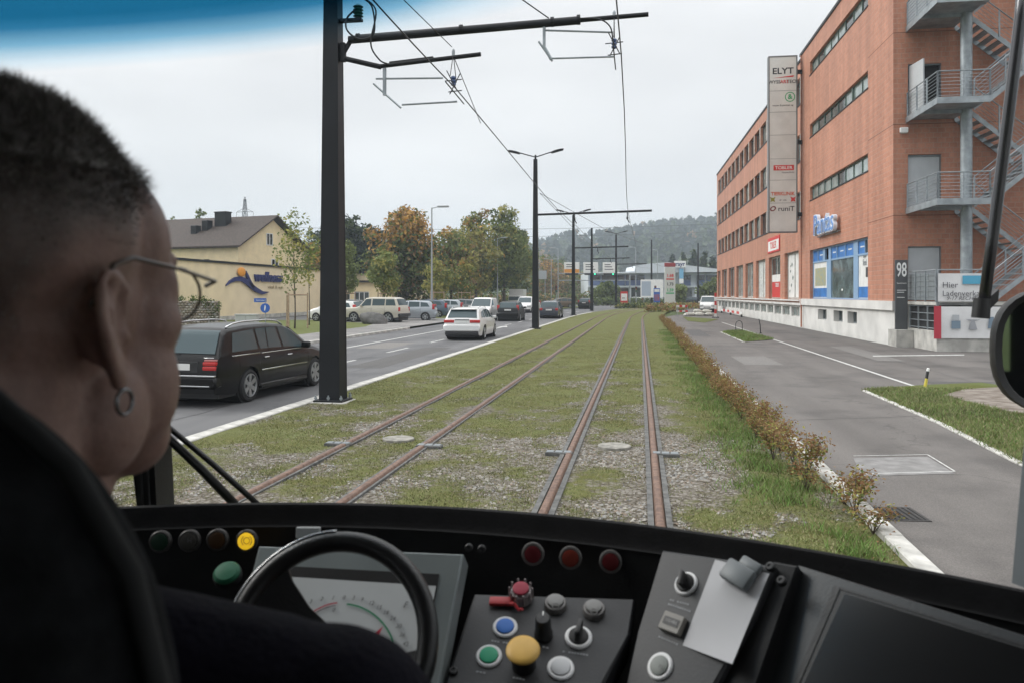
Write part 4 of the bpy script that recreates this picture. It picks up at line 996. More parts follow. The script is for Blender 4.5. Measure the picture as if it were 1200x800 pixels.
# its raised emblem and lettering
ws = thing('wellness_sign', 'blue wellness lettering with orange and blue swoosh emblem on the beige wall', 'sign', (-31.5, 51.0, 0))
wm = lambda u, z, x=.06: Matrix.Translation((x, u, z)) @ Matrix.Rotation(PI/2, 4, 'Z') @ Matrix.Rotation(PI/2, 4, 'X')
def wuz(x, y):                        # photo pixel on the wellness wall -> (u, z)
    k = (x-600)/F; X = -31.5; Yw = X*(CA+k*SA)/(k*CA-SA); D = Yw*CA-X*SA; return Yw-51.0, HEYE+(345-y)/F*D
def swoosh(pts, wds, m, name):
    b = MB(); q = [wuz(*p) for p in pts]; n = len(q); L1 = []; L2 = []
    for i, (u, z) in enumerate(q):
        a = q[max(i-1, 0)]; c = q[min(i+1, n-1)]; d = Vector((c[0]-a[0], c[1]-a[1])).normalized(); wd = wds[i]
        L1.append((.04, u-d.y*wd*1.5, z+d.x*wd)); L2.append((.04, u+d.y*wd*1.5, z-d.x*wd))
    for i in range(n-1): b.prism([L1[i], L1[i+1], L2[i+1], L2[i]], (.12, 0, 0))
    b.build(name, m, ws)
swoosh([(263.5, 335), (268, 330.5), (274, 327.5), (281, 327), (287, 330), (293, 335.5), (299, 340), (306, 343.5), (313.5, 342.5)], [.02, .10, .16, .19, .20, .20, .19, .14, .02], M_NAVY, 'swoosh')
swoosh([(286.5, 318), (288.5, 324), (291.5, 331), (295.5, 337.5)], [.04, .12, .15, .14], M_NAVY, 'swoosh')
u, z = wuz(281.8, 319); b = MB(); b.ell((.1, u, z), (.07, .66, .38), 20, 10); b.build('dot', M_ORANGE, ws, True)
u, z = wuz(296.5, 327.5); u2, z2 = wuz(330, 327)
o = text('lettering', 'wellness', 1.15, M_NAVY, Matrix(), ws, .06, 'LEFT', shear=.2, bold=.035); wt = max(v.co.x for v in o.data.vertices); o.data.transform(wm(u, z+.2, .08) @ Matrix.Scale((u2-u)/wt, 4, (1, 0, 0)))
text('lettering', 'vital & spa', .36, mat('tan_letter', (.42, .33, .2), .6), wm(u+2.6, z-.62, .04) @ Matrix.Scale(2.0, 4, (1, 0, 0)), ws, .02, 'LEFT')
# house behind it with a dark saddle roof
A = P(279, 345, 78); B_ = P(357, 345, 88); gv = (B_-A); gw = gv.length; ga = math.atan2(gv.y, gv.x)
hs_ = thing('yellow_house', 'yellow house with dark tiled saddle roof and dormer behind the wellness building', 'house', (A.x, A.y, 0), ga)
ez, az_ = 6.85, 10.0; LN = 24         # local: x along the gable, y back along the ridge
b = MB(); b.add([(0, 0, 0), (gw, 0, 0), (gw, 0, ez-.3), (gw/2, 0, az_-.35), (0, 0, ez-.3)], [(0, 1, 2, 3, 4)])
b.add([(0, 0, 0), (0, LN, 0), (0, LN, ez-.3), (0, 0, ez-.3)], [(0, 1, 2, 3)]); b.add([(gw, 0, 0), (gw, LN, 0), (gw, LN, ez-.3), (gw, 0, ez-.3)], [(0, 1, 2, 3)]); b.build('wall', M_CREAM, hs_)
ov = .5; sl_ = (az_-ez)/(gw/2)
rf = None
for s in (0, 1):
    b = MB(); x0, x1 = (-ov, gw/2) if s == 0 else (gw+ov, gw/2); z0 = ez-ov*sl_
    b.prism([(x0, -.6, z0), (x1, -.6, az_), (x1, -.6, az_+.16), (x0, -.6, z0+.16)], (0, LN+.6, 0)); o = b.build('roof', M_ROOF, hs_); rf = rf or o
b = MB(); b.rbox((gw*.36, 5.2, az_-.35), (.9, 1.5, 1.7), .06, 1); b.rbox((gw*.36, 5.2, az_+.52), (1.0, 1.6, .1), .03, 1); b.rbox((gw*.28, 6.5, az_-1.0), (.8, .8, 1.3), .05, 1); b.rbox((gw*.22, 7.4, az_-1.5), (.7, .8, 1.2), .05, 1); b.build('chimney', M_GREYP if 0 else M_MAST, rf)
b = MB(); yd = 17.5; b.bbox((.9, yd-2.2, ez+.5), (3.6, yd+2.2, ez+1.9)); dm = b.build('dormer', M_ROOF, hs_)
b = MB(); b.prism([(.55, yd-2.5, ez+1.85), (4.3, yd-2.5, ez+2.5), (4.3, yd-2.5, ez+2.62), (.55, yd-2.5, ez+1.97)], (0, 5, 0)); b.build('dormer_roof', M_ROOF, dm)
Mw = lambda x, y, z, rz: Matrix.Translation((x, y, z)) @ Matrix.Rotation(rz, 4, 'Z')
simple_window(hs_, Mw(.84, yd-.8, ez+.7, -PI/2), 1.7, .95, 3)
simple_window(hs_, Mw(gw*.44, -.03, 7.0, 0), 1.0, 1.25, 2); simple_window(hs_, Mw(gw*.52, -.03, 4.15, 0), 1.15, 1.5, 2)
for yy, w_ in ((5.2, 2.0), (10.8, .9), (18, 1.4)): simple_window(hs_, Mw(-.03, yy, 4.2, -PI/2), w_, 1.25, 2)
b = MB(); b.bbox((-.06, 3.5, 4.2), (-.02, 4.1, 5.45)); b.build('shutter', M_DARK, hs_)
b = MB(); b.bbox((2.2, 6.4, ez+1.5), (3.0, 7.4, ez+1.62), 0, Matrix.Translation((0, 0, 0))); 
# tan garage block behind the parked cars
p0 = P(388, 345, 84); tg = thing('tan_garage', 'low tan garage block with white barred windows behind the beige off-roader', 'building', (p0.x, p0.y, -.02), YAW)
gw2 = (459-388)/F*84; b = MB(); wall_open(b, 'x', 0, gw2, 0, 3.25, [(1.0, 2.0, .3, 2.3), (2.4, 4.0, .3, 2.3)], .2, 0)
b.add([(gw2, 0, 0), (gw2, 8, 0), (gw2, 8, 3.25), (gw2, 0, 3.25)], [(0, 1, 2, 3)]); b.add([(0, 0, 0), (0, 8, 0), (0, 8, 3.25), (0, 0, 3.25)], [(0, 1, 2, 3)]); b.build('wall', M_CREAM, tg)
b = MB(); b.bbox((-.3, -.4, 3.25), (gw2+.3, 8.2, 3.45)); b.build('roof', M_MAST, tg)
simple_window(tg, Matrix.Translation((1.5, .1, .32)), 1.0, 1.95, 2); simple_window(tg, Matrix.Translation((3.2, .1, .32)), 1.6, 1.95, 3)
b = MB(); b.tube([(gw2-.9, -.1, 3.2), (gw2-.9, -.1, 0)], .05, 6); b.tube([(gw2-1.4, -.3, 3.3), (gw2-.9, -.1, 3.0)], .05, 6); b.build('downpipe', M_MAST, tg)
# blue and white sales hall beyond the junction
p0 = P(690, 345, 172); hl = thing('sales_hall', 'wide blue and white sales hall with curved canopy beyond the junction', 'building', (p0.x, p0.y, -.1), YAW)
W2 = (848-690)/F*172; M_HBLUE = mat('hall_blue_cladding', (.10, .15, .30), .4, noise_amt=.15, nscale=.8); M_HWHITE = mat('hall_white_cladding', (.58, .62, .66), .5, noise_amt=.06, nscale=.5)
xx = lambda px: (px-690)/F*172; zz = lambda py: HEYE+.1+(345-py)/F*172
b = MB(); b.bbox((0, 2, 0), (W2, 20, zz(320))); b.build('wall', M_HWHITE, hl)
b = MB(); b.prism([(xx(724), -1.5, zz(321)), (xx(846), -1.5, zz(319)), (xx(846), -1.5, zz(316.5)), (xx(800), -1.5, zz(311)), (xx(782), -1.5, zz(308)), (xx(760), -1.5, zz(309.5)), (xx(744), -1.5, zz(312)), (xx(742), -1.5, zz(318.5)), (xx(724), -1.5, zz(319.5))], (0, 14, 0)); b.build('canopy', M_HWHITE, hl)
b = MB(); b.bbox((xx(690), .5, zz(337)), (xx(846), 2.5, zz(335.2))); b.bbox((0, .4, zz(321.5)), (xx(726), 2.3, zz(319))); b.build('floor_band', M_HWHITE, hl)
for k, (a, c) in enumerate(((692, 705), (705.8, 724), (724.8, 733.5), (734.4, 746), (747, 757), (800, 811.5), (819, 828), (830, 844))):
    f = MB(); f.bbox((xx(a), 1.7, zz(334.8)), (xx(c), 1.95, zz(322.5))); o = f.build('window', M_HBLUE, hl)
    f = MB(); f.bbox((xx(a)+.1, 1.62, zz(328.5)), (xx(c)-.1, 1.7, zz(322.8))); f.build('pane', M_WGLASS, o)
for k, (a, c) in enumerate(((694, 706), (708, 720), (724, 738), (741, 756), (800, 813), (818, 842))):
    f = MB(); f.bbox((xx(a), 1.75, .1), (xx(c), 1.97, zz(338))); f.build('shop_front', M_WGLASS, hl)
b = MB()
for px in (699, 722, 739, 758, 816): b.bbox((xx(px)-.2, .6, 0), (xx(px)+.2, 1.0, zz(337)))
o = b.build('column', M_HWHITE, hl); o['kind'] = 'stuff'
hg = thing('roof_sign', 'white sign board with dark letters on the roof of the sales hall', 'sign', P(797, 345, 170.0), YAW); hg.location.z = 0
b = MB(); b.bbox((-1.25, 0, zz(314.5)), (1.25, .15, zz(307))); b.build('board', M_WHITE, hg); text('lettering', 'rayr', 1.2, M_NAVY, Matrix.Translation((0, -.02, zz(310.8))) @ Matrix.Rotation(PI/2, 4, 'X'), hg, .01, bold=.03)
b = MB(); b.bbox((-1.1, .15, zz(320)), (-.95, .3, zz(308))); b.bbox((.95, .15, zz(320)), (1.1, .3, zz(308))); b.build('post', M_STEEL, hg)
hb = thing('hanging_banner', 'pale blue vertical banner on the front of the sales hall', 'banner', P(798.5, 345, 170.2), YAW); hb.location.z = 0
b = MB(); b.bbox((-.45, 0, zz(327.5)), (.45, .06, zz(316))); b.build('cloth', mat('banner_sky', (.18, .42, .62), .6), hb); b = MB(); b.bbox((-.45, 0, zz(333)), (.45, .06, zz(327.7))); b.build('lower_cloth', M_WHITE, hb)
b = MB(); b.tube([(-.5, .03, zz(316)), (-.5, .03, 0)], .05, 6); b.build('pole', M_STEEL, hb)
# ---- signs at the junction
def panel_sign(name, label, cat, px, D, y0, y1, w_px, m, grp=None, th=.12, posts=1, gz=0):
    p = P(px, 345, D); t = thing(name, label, cat, (p.x, p.y, 0), YAW, grp); k = D/F; w_ = w_px*k
    z0, z1 = HEYE+(345-y1)*k, HEYE+(345-y0)*k
    b = MB(); b.rbox((0, 0, (z0+z1)/2), (w_, th, z1-z0), .02, 1); b.build('panel', m, t)
    b = MB()
    if posts == 1: b.cyl((0, th, -.05), (0, th, z1-.1), .07)
    else:
        for s in (-1, 1): b.cyl((s*w_*.35, th, -.05), (s*w_*.35, th, z1-.1), .06)
    b.build('post', M_STEEL, t); return t, w_, z0, z1
def strip(t, w_, x0, x1, z0, z1, m, name='printed_field', y=-.075):
    b = MB(); b.bbox((x0*w_, y-.004, z0), (x1*w_, y+.02, z1)); return b.build(name, m, t)
# direction signs on a gantry with lane signals
gt = thing('sign_gantry', 'steel gantry carrying white direction signs above the road', 'gantry', (0, 0, 0)); gp = P(738, 345, 128); gq = P(655, 345, 128)
b = MB(); b.cyl((gp.x, gp.y+.2, -.1), (gp.x, gp.y+.2, 5.4), .12); b.build('post', M_STEEL, gt)
b = MB(); b.tube([(gp.x, gp.y+.2, 5.3), (gq.x, gq.y+.2, 5.3)], .09, 8); b.tube([(gp.x, gp.y+.2, 4.2), (gq.x, gq.y+.2, 4.2)], .07, 8); b.build('beam', M_STEEL, gt)
for px, w_px, bot, l in ((670, 18, M_ORANGE, 'white direction sign with an orange lower strip on the gantry'), (692.3, 17.3, None, 'white direction sign above a green signal in the middle of the gantry'), (714, 15.5, None, 'white direction sign above a green signal next to the third lamp mast')):
    p = P(px, 345, 127.6); t = thing('direction_sign', l, 'road sign', (p.x, p.y, 0), YAW, 'direction signs on the gantry'); k = 127.6/F; w_ = w_px*k
    b = MB(); b.rbox((0, 0, HEYE+(345-314)*k), (w_, .1, 12.5*k), .03, 1); b.build('panel', M_WHITE, t)
    for i, zq in enumerate((310.5, 313, 316)): 
        b = MB(); b.bbox((-w_*.36, -.058, HEYE+(345-zq)*k-.06), (w_*(.1+.1*i), -.05, HEYE+(345-zq)*k+.06)); o = b.build('printed_line', M_INK, t)
    if bot: b = MB(); b.bbox((-w_/2+.03, -.06, HEYE+(345-320)*k), (w_/2-.03, -.052, HEYE+(345-315.8)*k)); b.build('printed_field', bot, t)
    b = MB(); b.rbox((0, .0, HEYE+(345-321.6)*k), (w_*.86, .14, .3), .02, 1); b.build('signal_box', M_INK, t)
    if not bot:
        b = MB(); b.lathe([(.13, 0), (.13, .03), (.02, .05)], 14, Matrix.Translation((w_*.28, -.08, HEYE+(345-321.6)*k)) @ Matrix.Rotation(PI/2, 4, 'X')); b.build('green_light', mat('green_signal', (.05, .75, .42), .3, emit=1.4), t)
for px, w_px, l in ((613.5, 14.5, 'grey back of a wide direction sign above the white van'), (635, 11, 'grey back of a direction sign beside the tall lamp mast')):
    panel_sign('direction_sign', l, 'road sign', px, 150, 317.5, 327.5, w_px, mat('sign_back_grey', (.36, .38, .39), .5, .3), 'backs of direction signs', posts=2)
def traffic_light(px, D, y0, label):
    p = P(px, 345, D); k = D/F; z = HEYE+(345-y0)*k; t = thing('traffic_light', label, 'traffic light', (p.x, p.y, -.05), YAW, 'traffic lights')
    b = MB(); b.cyl((0, 0, 0), (0, 0, z-.9), .06); b.build('pole', M_STEEL, t)
    b = MB(); b.rbox((0, 0, z-.45), (.32, .2, .95), .03, 1); b.build('housing', M_INK, t)
    for i in range(3):
        b = MB(); b.lathe([(.1, 0), (.1, .04), (.01, .05)], 12, Matrix.Translation((0, -.1, z-.15-.3*i)) @ Matrix.Rotation(PI/2, 4, 'X')); b.build('lens', (mat('lens_red', (.2, .02, .02), .3), mat('lens_amber', (.25, .12, .02), .3), mat('lens_green', (.02, .15, .08), .3))[i], t)
traffic_light(652, 118, 335, 'traffic light on a thin pole beside the white far van'); traffic_light(745.5, 135, 336, 'traffic light in front of the sales hall beside the red and white sign'); traffic_light(768, 132, 335, 'traffic light beside the poster board')
t, w_, z0, z1 = panel_sign('info_sign', 'red and white upright notice board on the verge at the bend', 'sign', 731.3, 120, 342, 357, 8.4, M_RED, posts=2)
strip(t, w_, -.42, .42, z0+.55, z1-.3, M_WHITE); strip(t, w_, -.3, .1, z0+.9, z0+1.0, M_INK, 'printed_line', -.08)
t, w_, z0, z1 = panel_sign('billboard', 'large white billboard with a blue grey poster beyond the tracks', 'billboard', 764, 138, 328, 349, 26.5, M_WHITE, posts=2)
strip(t, w_, -.46, -.05, z0+.3, z1-.3, mat('poster_blue_grey', (.36, .42, .50), .6))
t, w_, z0, z1 = panel_sign('poster_board', 'small poster board with blue and red picture before the billboard', 'poster board', 769.7, 128, 338, 354.5, 7.4, M_BLUE, posts=1)
strip(t, w_, -.42, .42, z0+.25, z0+1.3, mat('poster_red', (.35, .08, .06), .6, col2=(.1, .1, .3), nscale=3)); strip(t, w_, -.4, .4, z1-.6, z1-.15, M_SHOPW)
pp = P(785, 345, 124); py = thing('price_pylon', 'tall pale petrol price pylon with a dark red top', 'pylon sign', (pp.x, pp.y, -.05), YAW); k = 124/F
b = MB(); b.rbox((0, 0, HEYE/2+(345-313)*k/2), (1.62, .4, HEYE+(345-313)*k), .03, 1); b.build('body', mat('pylon_white', (.52, .53, .51), .5), py)
b = MB(); b.rbox((0, 0, HEYE+(345-310.3)*k), (1.66, .46, 4.6*k), .04, 1); b.build('top', mat('pylon_red', (.28, .03, .035), .5), py)
for y0, m_, s in ((323, M_RED, '1.68'), (327, M_RED, ''), (333, M_INK, '1.73'), (340, M_GREEN, '1.59'), (343.5, M_GREEN, '')):
    if s: text('lettering', s, .62, m_, Matrix.Translation((0, -.21, HEYE+(345-y0)*k)) @ Matrix.Rotation(PI/2, 4, 'X'), py, .01, bold=.02)
    else: b = MB(); b.bbox((-.6, -.215, HEYE+(345-y0)*k-.1), (.6, -.19, HEYE+(345-y0)*k+.1)); b.build('printed_field', m_, py)
# ---- small things right of the tracks
ph = G(866, 386.3); ht = thing('bicycle_hoop', 'thin dark steel hoop on the small grass island', 'hoop', (ph.x, ph.y, -.02), R(35))
b = MB(); b.tube([(-.24, 0, -.05), (-.24, 0, .32)]+[(-.24*math.cos(PI*i/10), 0, .32+.2*math.sin(PI*i/10)) for i in range(1, 10)]+[(.24, 0, .32), (.24, 0, -.05)], .018, 8); b.build('tube', M_MAST, ht, True)
b = MB(); b.cyl((-.24, 0, -.01), (-.24, 0, .02), .05); b.cyl((.24, 0, -.01), (.24, 0, .02), .05); b.build('foot_plate', M_MAST, ht)
ph = G(891.5, 390); ht = thing('slim_post', 'thin dark leaning post at the end of the grass island', 'post', (ph.x, ph.y, -.02)); b = MB(); b.tube([(0, 0, -.05), (-.03, 0, .4), (-.09, 0, .74)], .022, 8); b.build('rod', M_MAST, ht, True); b = MB(); b.cyl((0, 0, -.01), (0, 0, .02), .06); b.build('foot_plate', M_MAST, ht)
ph = G(1084, 452.5); bo = thing('marker_post', 'leaning yellow and black marker post at the corner of the lawn', 'marker post', (ph.x, ph.y, -.02)); bo.rotation_euler = (0, R(9), 0)
b = MB(); b.cyl((0, 0, -.1), (0, 0, .2), .032, .03); b.build('post', M_YEL, bo, 'auto'); b = MB(); b.cyl((0, 0, .2), (0, 0, .36), .031); b.build('black_band', M_INK, bo, 'auto'); b = MB(); b.cyl((0, 0, .36), (0, 0, .41), .031); b.lathe([(.031, .41), (.02, .43)], 12); b.build('pale_cap', M_WHITE, bo, 'auto')
# barrier, sand bags
M_BAG = mat('sand_bag_cloth', (.50, .49, .44), .9, noise_amt=.2, nscale=4, bump=.3, bscale=15)
b = MB(); b.ell((0, 0, .13), (.46, .27, .17), 14, 8); b.ell((.42, 0, .16), (.1, .14, .07), 8, 6); me = b.mesh('sand_bag', M_BAG, True)
base = G(822, 370)
bag_l = ['pale sand bag at the road end of the heap beside the barrier', 'pale sand bag lying flat in the middle of the heap', 'pale sand bag against the barrier post', 'pale sand bag slumped behind the heap front', 'pale sand bag behind the one at the barrier post', 'pale sand bag on top of the heap', 'pale sand bag perched near the barrier end of the heap top', 'pale sand bag fallen off the heap towards the path']
for i, (dx, dy, dz, rz) in enumerate(((-1.1, .3, 0, .2), (-.2, 0, 0, -.3), (.7, .2, 0, .5), (-.6, 1.0, 0, .8), (.4, 1.1, 0, -.6), (-.3, .5, .27, .3), (.5, .7, .26, -.2), (-1.4, -.5, 0, 1.2))):
    o = link('sand_bag', me); o.location = (base.x+dx, base.y+dy, -.03+dz); o.rotation_euler = (random.uniform(-.1, .1), random.uniform(-.1, .1), rz); o.scale = (1, 1, random.uniform(.9, 1.2)); tag(o, bag_l[i], 'sand bag', 'sand bags beside the path')
def striped(t, p, q, w_, n, name='rail', th=.03):
    p, q = Vector(p), Vector(q); d = q-p; m = Matrix.Translation((0, 0, 0))
    for i in range(n):
        a, c = p+d*(i/n), p+d*((i+1)/n); b = MB(); nn = Vector((d.y, -d.x, 0)).normalized()*th/2 if abs(d.z) < d.length*.9 else Vector((0, -th/2, 0))
        up = Vector((0, 0, w_/2)) if abs(d.z) < d.length*.9 else Vector((w_/2, 0, 0)); sk = d.normalized()*.08
        b.prism([a-up-nn, c-up-nn, c+up-nn+sk*0, a+up-nn], nn*2); b.build(name, M_RED if i % 2 else M_SHOPW, t)
p1 = G(838.5, 372); bp_ = thing('barrier_post', 'red and white striped barrier post at the corner of the brick building', 'barrier post', (p1.x, p1.y, -.03))
striped(bp_, (0, 0, 0), (0, 0, 2.15), .17, 6, 'stripe', .17)
b = MB(); b.rbox((0, 0, .03), (.6, .35, .09), .02, 1); b.build('foot', M_RUBBER, bp_)
p2 = G(797, 371); b2 = thing('road_barrier', 'red and white trestle barrier in front of the sand bags', 'barrier', (p2.x, p2.y, -.03), R(20))
striped(b2, (-.35, 0, .95), (.75, 0, .95), .2, 4); striped(b2, (-.35, 0, .5), (.75, 0, .5), .15, 4)
for x in (-.3, .7):
    b = MB(); b.tube([(x, -.25, 0), (x, 0, 1.0)], .02, 6); b.tube([(x, .25, 0), (x, 0, 1.0)], .02, 6); b.build('leg', M_STEEL, b2)
p3, p4_ = G(848, 366.5), G(873, 371.5); b3 = thing('barrier_board', 'row of red and white barrier boards along the foot of the brick building', 'barrier', (p3.x-.25, p3.y, 0)); dv = p4_-p3
striped(b3, (0, 0, .3), (dv.x, dv.y, .3), .22, 9, 'stripe')
for u in (.02, .5, .98): b = MB(); b.bbox((dv.x*u-.06, dv.y*u-.2, -.04), (dv.x*u+.06, dv.y*u+.2, .2)); b.build('foot', M_RUBBER, b3)
# ---- things on the left lawn
q = P(289.5, 345, 40); ub = thing('utility_box', 'pale grey utility cabinet on the lawn behind the black car roof', 'utility cabinet', (q.x, q.y, 0), R(10))
b = MB(); b.rbox((0, 0, .48), (1.05, .4, .96), .015, 1); b.build('body', mat('utility_grey', (.40, .41, .40), .6, noise_amt=.06), ub); b = MB(); b.rbox((0, 0, .985), (1.12, .46, .05), .01, 1); b.build('lid', MATS['utility_grey'], ub)
b = MB(); b.bbox((-.005, -.206, .08), (.005, -.198, .92)); b.build('door_joint', M_INK, ub)
q = P(311, 345, 44); ps = thing('cycle_path_sign', 'round blue path sign with a street name plate above on a grey pole', 'road sign', (q.x, q.y, 0), YAW)
b = MB(); b.cyl((0, 0, -.05), (0, 0, 1.75), .028); b.cyl((-.3, .02, 1.6), (-.3, .02, 1.62), .01); b.build('pole', M_STEEL, ps)
b = MB(); b.lathe([(.26, 0), (.26, .02), (.24, .024)], 24, Matrix.Translation((0, -.03, 1.24)) @ Matrix.Rotation(PI/2, 4, 'X')); b.build('round_plate', M_BLUE, ps)
b = MB(); b.ell((.0, -.06, 1.37), (.03, .008, .03), 10, 6); b.prism([(-.05, -.057, 1.1), (.0, -.057, 1.1), (.05, -.057, 1.33), (-.04, -.057, 1.33)], (0, -.006, 0)); b.build('white_symbol', M_SHOPW, ps)
b = MB(); b.bbox((-.62, -.02, 1.56), (.06, .0, 1.78)); b.build('name_plate', M_BLUE, ps); text('lettering', 'Seestrasse', .11, M_WHITE, Matrix.Translation((-.28, -.024, 1.67)) @ Matrix.Rotation(PI/2, 4, 'X'), ps, .002)
gbp = P(236, 345, 45); gb = thing('stone_wall', 'loose stone garden wall overgrown with ivy behind the black car', 'garden wall', (gbp.x, gbp.y, 0), R(2))
M_ST = [mat('field_stone_%s' % n_, c, .85, noise_amt=.25, nscale=6, bump=.4, bscale=20) for n_, c in (('pale', (.34, .31, .27)), ('brown', (.24, .20, .16)), ('grey', (.28, .27, .25)))]
meS = []
for k in range(6):
    bm = bmesh.new(); bmesh.ops.create_icosphere(bm, subdivisions=1, radius=1)
    for v in bm.verts: v.co *= .85+.35*noise.noise(v.co*1.3+Vector((k*9, 0, 0)))
    for v in bm.verts: v.co = Vector((v.co.x*.13, v.co.y*.12, v.co.z*.075))
    b = MB(); b.bm(bm); meS.append(b.mesh('stone', M_ST[k % 3]))
b = MB(); b.bbox((-2.2, -.2, -.1), (1.0, .2, 1.62)); b.build('core', M_ST[1], gb)
for j in range(12):
    for i in range(15):
        k = link('stone', random.choice(meS), gb); k.location = (-2.1+.215*i+(.1 if j % 2 else 0), -.2, .04+.138*j); k.rotation_euler = (random.uniform(-.3, .3), random.uniform(-.3, .3), random.uniform(0, 3))
bl_ = G(436, 380); b = MB(); bm = bmesh.new(); bmesh.ops.create_icosphere(bm, subdivisions=3, radius=1)
for v in bm.verts:
    n_ = noise.noise(v.co*1.4)*.25+noise.noise(v.co*3)*.1; v.co *= 1+n_; v.co = Vector((v.co.x*1.05, v.co.y*.7, v.co.z*.55))
b.bm(bm); o = b.build('boulder', mat('boulder_grey', (.10, .098, .094), .9, noise_amt=.3, nscale=3, bump=.5, bscale=8), None, True); o.location = (bl_.x, bl_.y+.5, .22); o.rotation_euler = (0, .15, -.2); tag(o, 'grey boulder on the lawn in front of the beige off-roader', 'boulder')
# ================================================================== CARS
def lerp_prof(pts, y):
    if y <= pts[0][0]: return pts[0][1]
    for (a, za), (c, zc) in zip(pts[:-1], pts[1:]):
        if y <= c: u = (y-a)/(c-a); return za+(zc-za)*u
    return pts[-1][1]
def smooth_prof(pts, n=3):
    ys = sorted({round(p[0], 3) for p in pts}); return pts
M_TYRE = mat('tyre', (.015, .015, .016), .85, bump=.2, bscale=60); M_RIM = mat('alloy_rim', (.34, .35, .36), .32, .7)
M_TAIL = mat('tail_lamp_red', (.42, .018, .016), .18, coat=.5); M_LAMPC = mat('clear_lamp', (.55, .57, .58), .12, .2, coat=.5)
M_TRIM = mat('black_trim', (.016, .016, .017), .55); M_CHROME = mat('chrome_trim', (.55, .56, .57), .15, .9); M_PLATE = mat('number_plate', (.66, .66, .64), .5)
M_PINK = mat('tail_lamp_clear', (.40, .16, .15), .2)
def wheel_meshes(rad, wid, spokes):
    b = MB(); pr = [(rad*.70, -wid/2+.02), (rad*.82, -wid/2), (rad*.95, -wid/2+.012), (rad, -wid/2+.045), (rad, wid/2-.045), (rad*.95, wid/2-.012), (rad*.82, wid/2), (rad*.70, wid/2-.02)]
    Mx = Matrix.Rotation(PI/2, 4, 'Y'); b.lathe(pr, 28, Mx, cap=True); tyre = b.mesh('tyre', M_TYRE, 'auto')
    b = MB(); b.lathe([(rad*.72, wid/2-.03), (rad*.70, wid/2+.004), (rad*.655, wid/2+.006), (rad*.62, wid/2-.03), (rad*.6, wid/2-.06), (.02, wid/2-.06)], 28, Mx, cap=False)
    b.lathe([(.065, wid/2-.06), (.062, wid/2-.012), (.03, wid/2-.004)], 14, Mx)
    for k in range(spokes):
        a = 2*PI*k/spokes; M_ = Mx @ Matrix.Rotation(a, 4, 'Z')
        b.prism([M_ @ Vector(v) for v in ((.05, -.035, wid/2-.05), (rad*.64, -.05, wid/2-.035), (rad*.64, .05, wid/2-.035), (.05, .035, wid/2-.05))], M_.to_3x3() @ Vector((0, 0, .034)))
    b.build; rim = b.mesh('rim', M_RIM, 'auto'); return tyre, rim
class CarShape:
    def __init__(s, L, W, top, belt, yf, yr, rad, tumble=.30, low=.22, nose=.82, tail=.9):
        s.L, s.W, s.top, s.belt, s.yf, s.yr, s.rad, s.tumble, s.low, s.nose, s.tail = L, W/2, top, belt, yf, yr, rad, tumble, low, nose, tail
    def zt(s, y): return lerp_prof(s.top, y)
    def w(s, y):
        f = 2*y/s.L; k = s.nose if f > 0 else s.tail
        return s.W*(1-(1-k)*abs(f)**(5 if f < 0 else 4))
    def zb(s, y):
        z = s.low + .05*max(0, abs(2*y/s.L)-.85)/.15
        for yw in (s.yf, s.yr):
            d = abs(y-yw); ra = s.rad+.05
            if d < ra: z = max(z, s.rad+math.sqrt(max(ra*ra-d*d, 0)))
        return z
    def bz(s, y): return lerp_prof(s.belt, y)
    def sx(s, y, z):
        w = s.w(y); b_ = s.bz(y)
        if z <= b_:
            t = (z-s.low)/max(b_-s.low, .1); t = max(0, min(1, t))
            return w*(.94+.06*math.sin(min(1, t*1.5)*PI/2)-.035*max(0, t-.72)/.28)
        return w*.965-.012-s.tumble*(z-b_)
def car_body(s):
    ys = set(np.linspace(-s.L/2, s.L/2, 38).round(4)) | {p[0] for p in s.top}
    for yw in (s.yf, s.yr):
        ra = s.rad+.05
        for a in np.linspace(0, PI, 13): ys.add(round(yw-ra*math.cos(a), 4))
        ys |= {yw-ra-.004, yw+ra+.004}
    ys = sorted(y for y in ys if -s.L/2 <= y <= s.L/2); rows = []
    for y in ys:
        zt = s.zt(y); zb = min(s.zb(y), zt-.02); b_ = min(s.bz(y), zt-.06); pts = []
        for k in range(6): z = zb+(b_-zb)*k/5; pts.append((s.sx(y, z), z))
        zu = max(zt-.075, b_+.002)
        for k in (1, 2, 3): z = b_+(zu-b_)*k/3; pts.append((s.sx(y, max(z, b_+.001)) if zt-b_ > .1 else s.sx(y, b_)-.004*k, z))
        x = pts[-1][0]; h = zt-zu
        pts += [(x-.022, zt-h*.45), (x-.07, zt-h*.15), (x-.16, zt), (x*.5, zt+.012), (0, zt+.018)]
        rows.append([(px, y, z) for px, z in pts])
    b = MB(); m = len(rows[0]); vs = []
    for r in rows: vs += r
    n0 = len(vs); vs += [(-x, y, z) for x, y, z in vs]
    fs = []
    for i in range(len(rows)-1):
        for k in range(m-1):
            q = i*m+k; fs.append((q, q+m, q+m+1, q+1)); fs.append((n0+q, n0+q+1, n0+q+m+1, n0+q+m))
    for i in (0, len(rows)-1):
        loop = [i*m+k for k in range(m)]+[n0+i*m+k for k in range(m-2, -1, -1)]
        c = len(vs); vs.append((0, rows[i][0][1], (rows[i][0][2]+rows[i][-1][2])/2))
        for a_, c_ in zip(loop, loop[1:]+loop[:1]): fs.append((a_, c_, c))
    b.add(vs, fs); return b
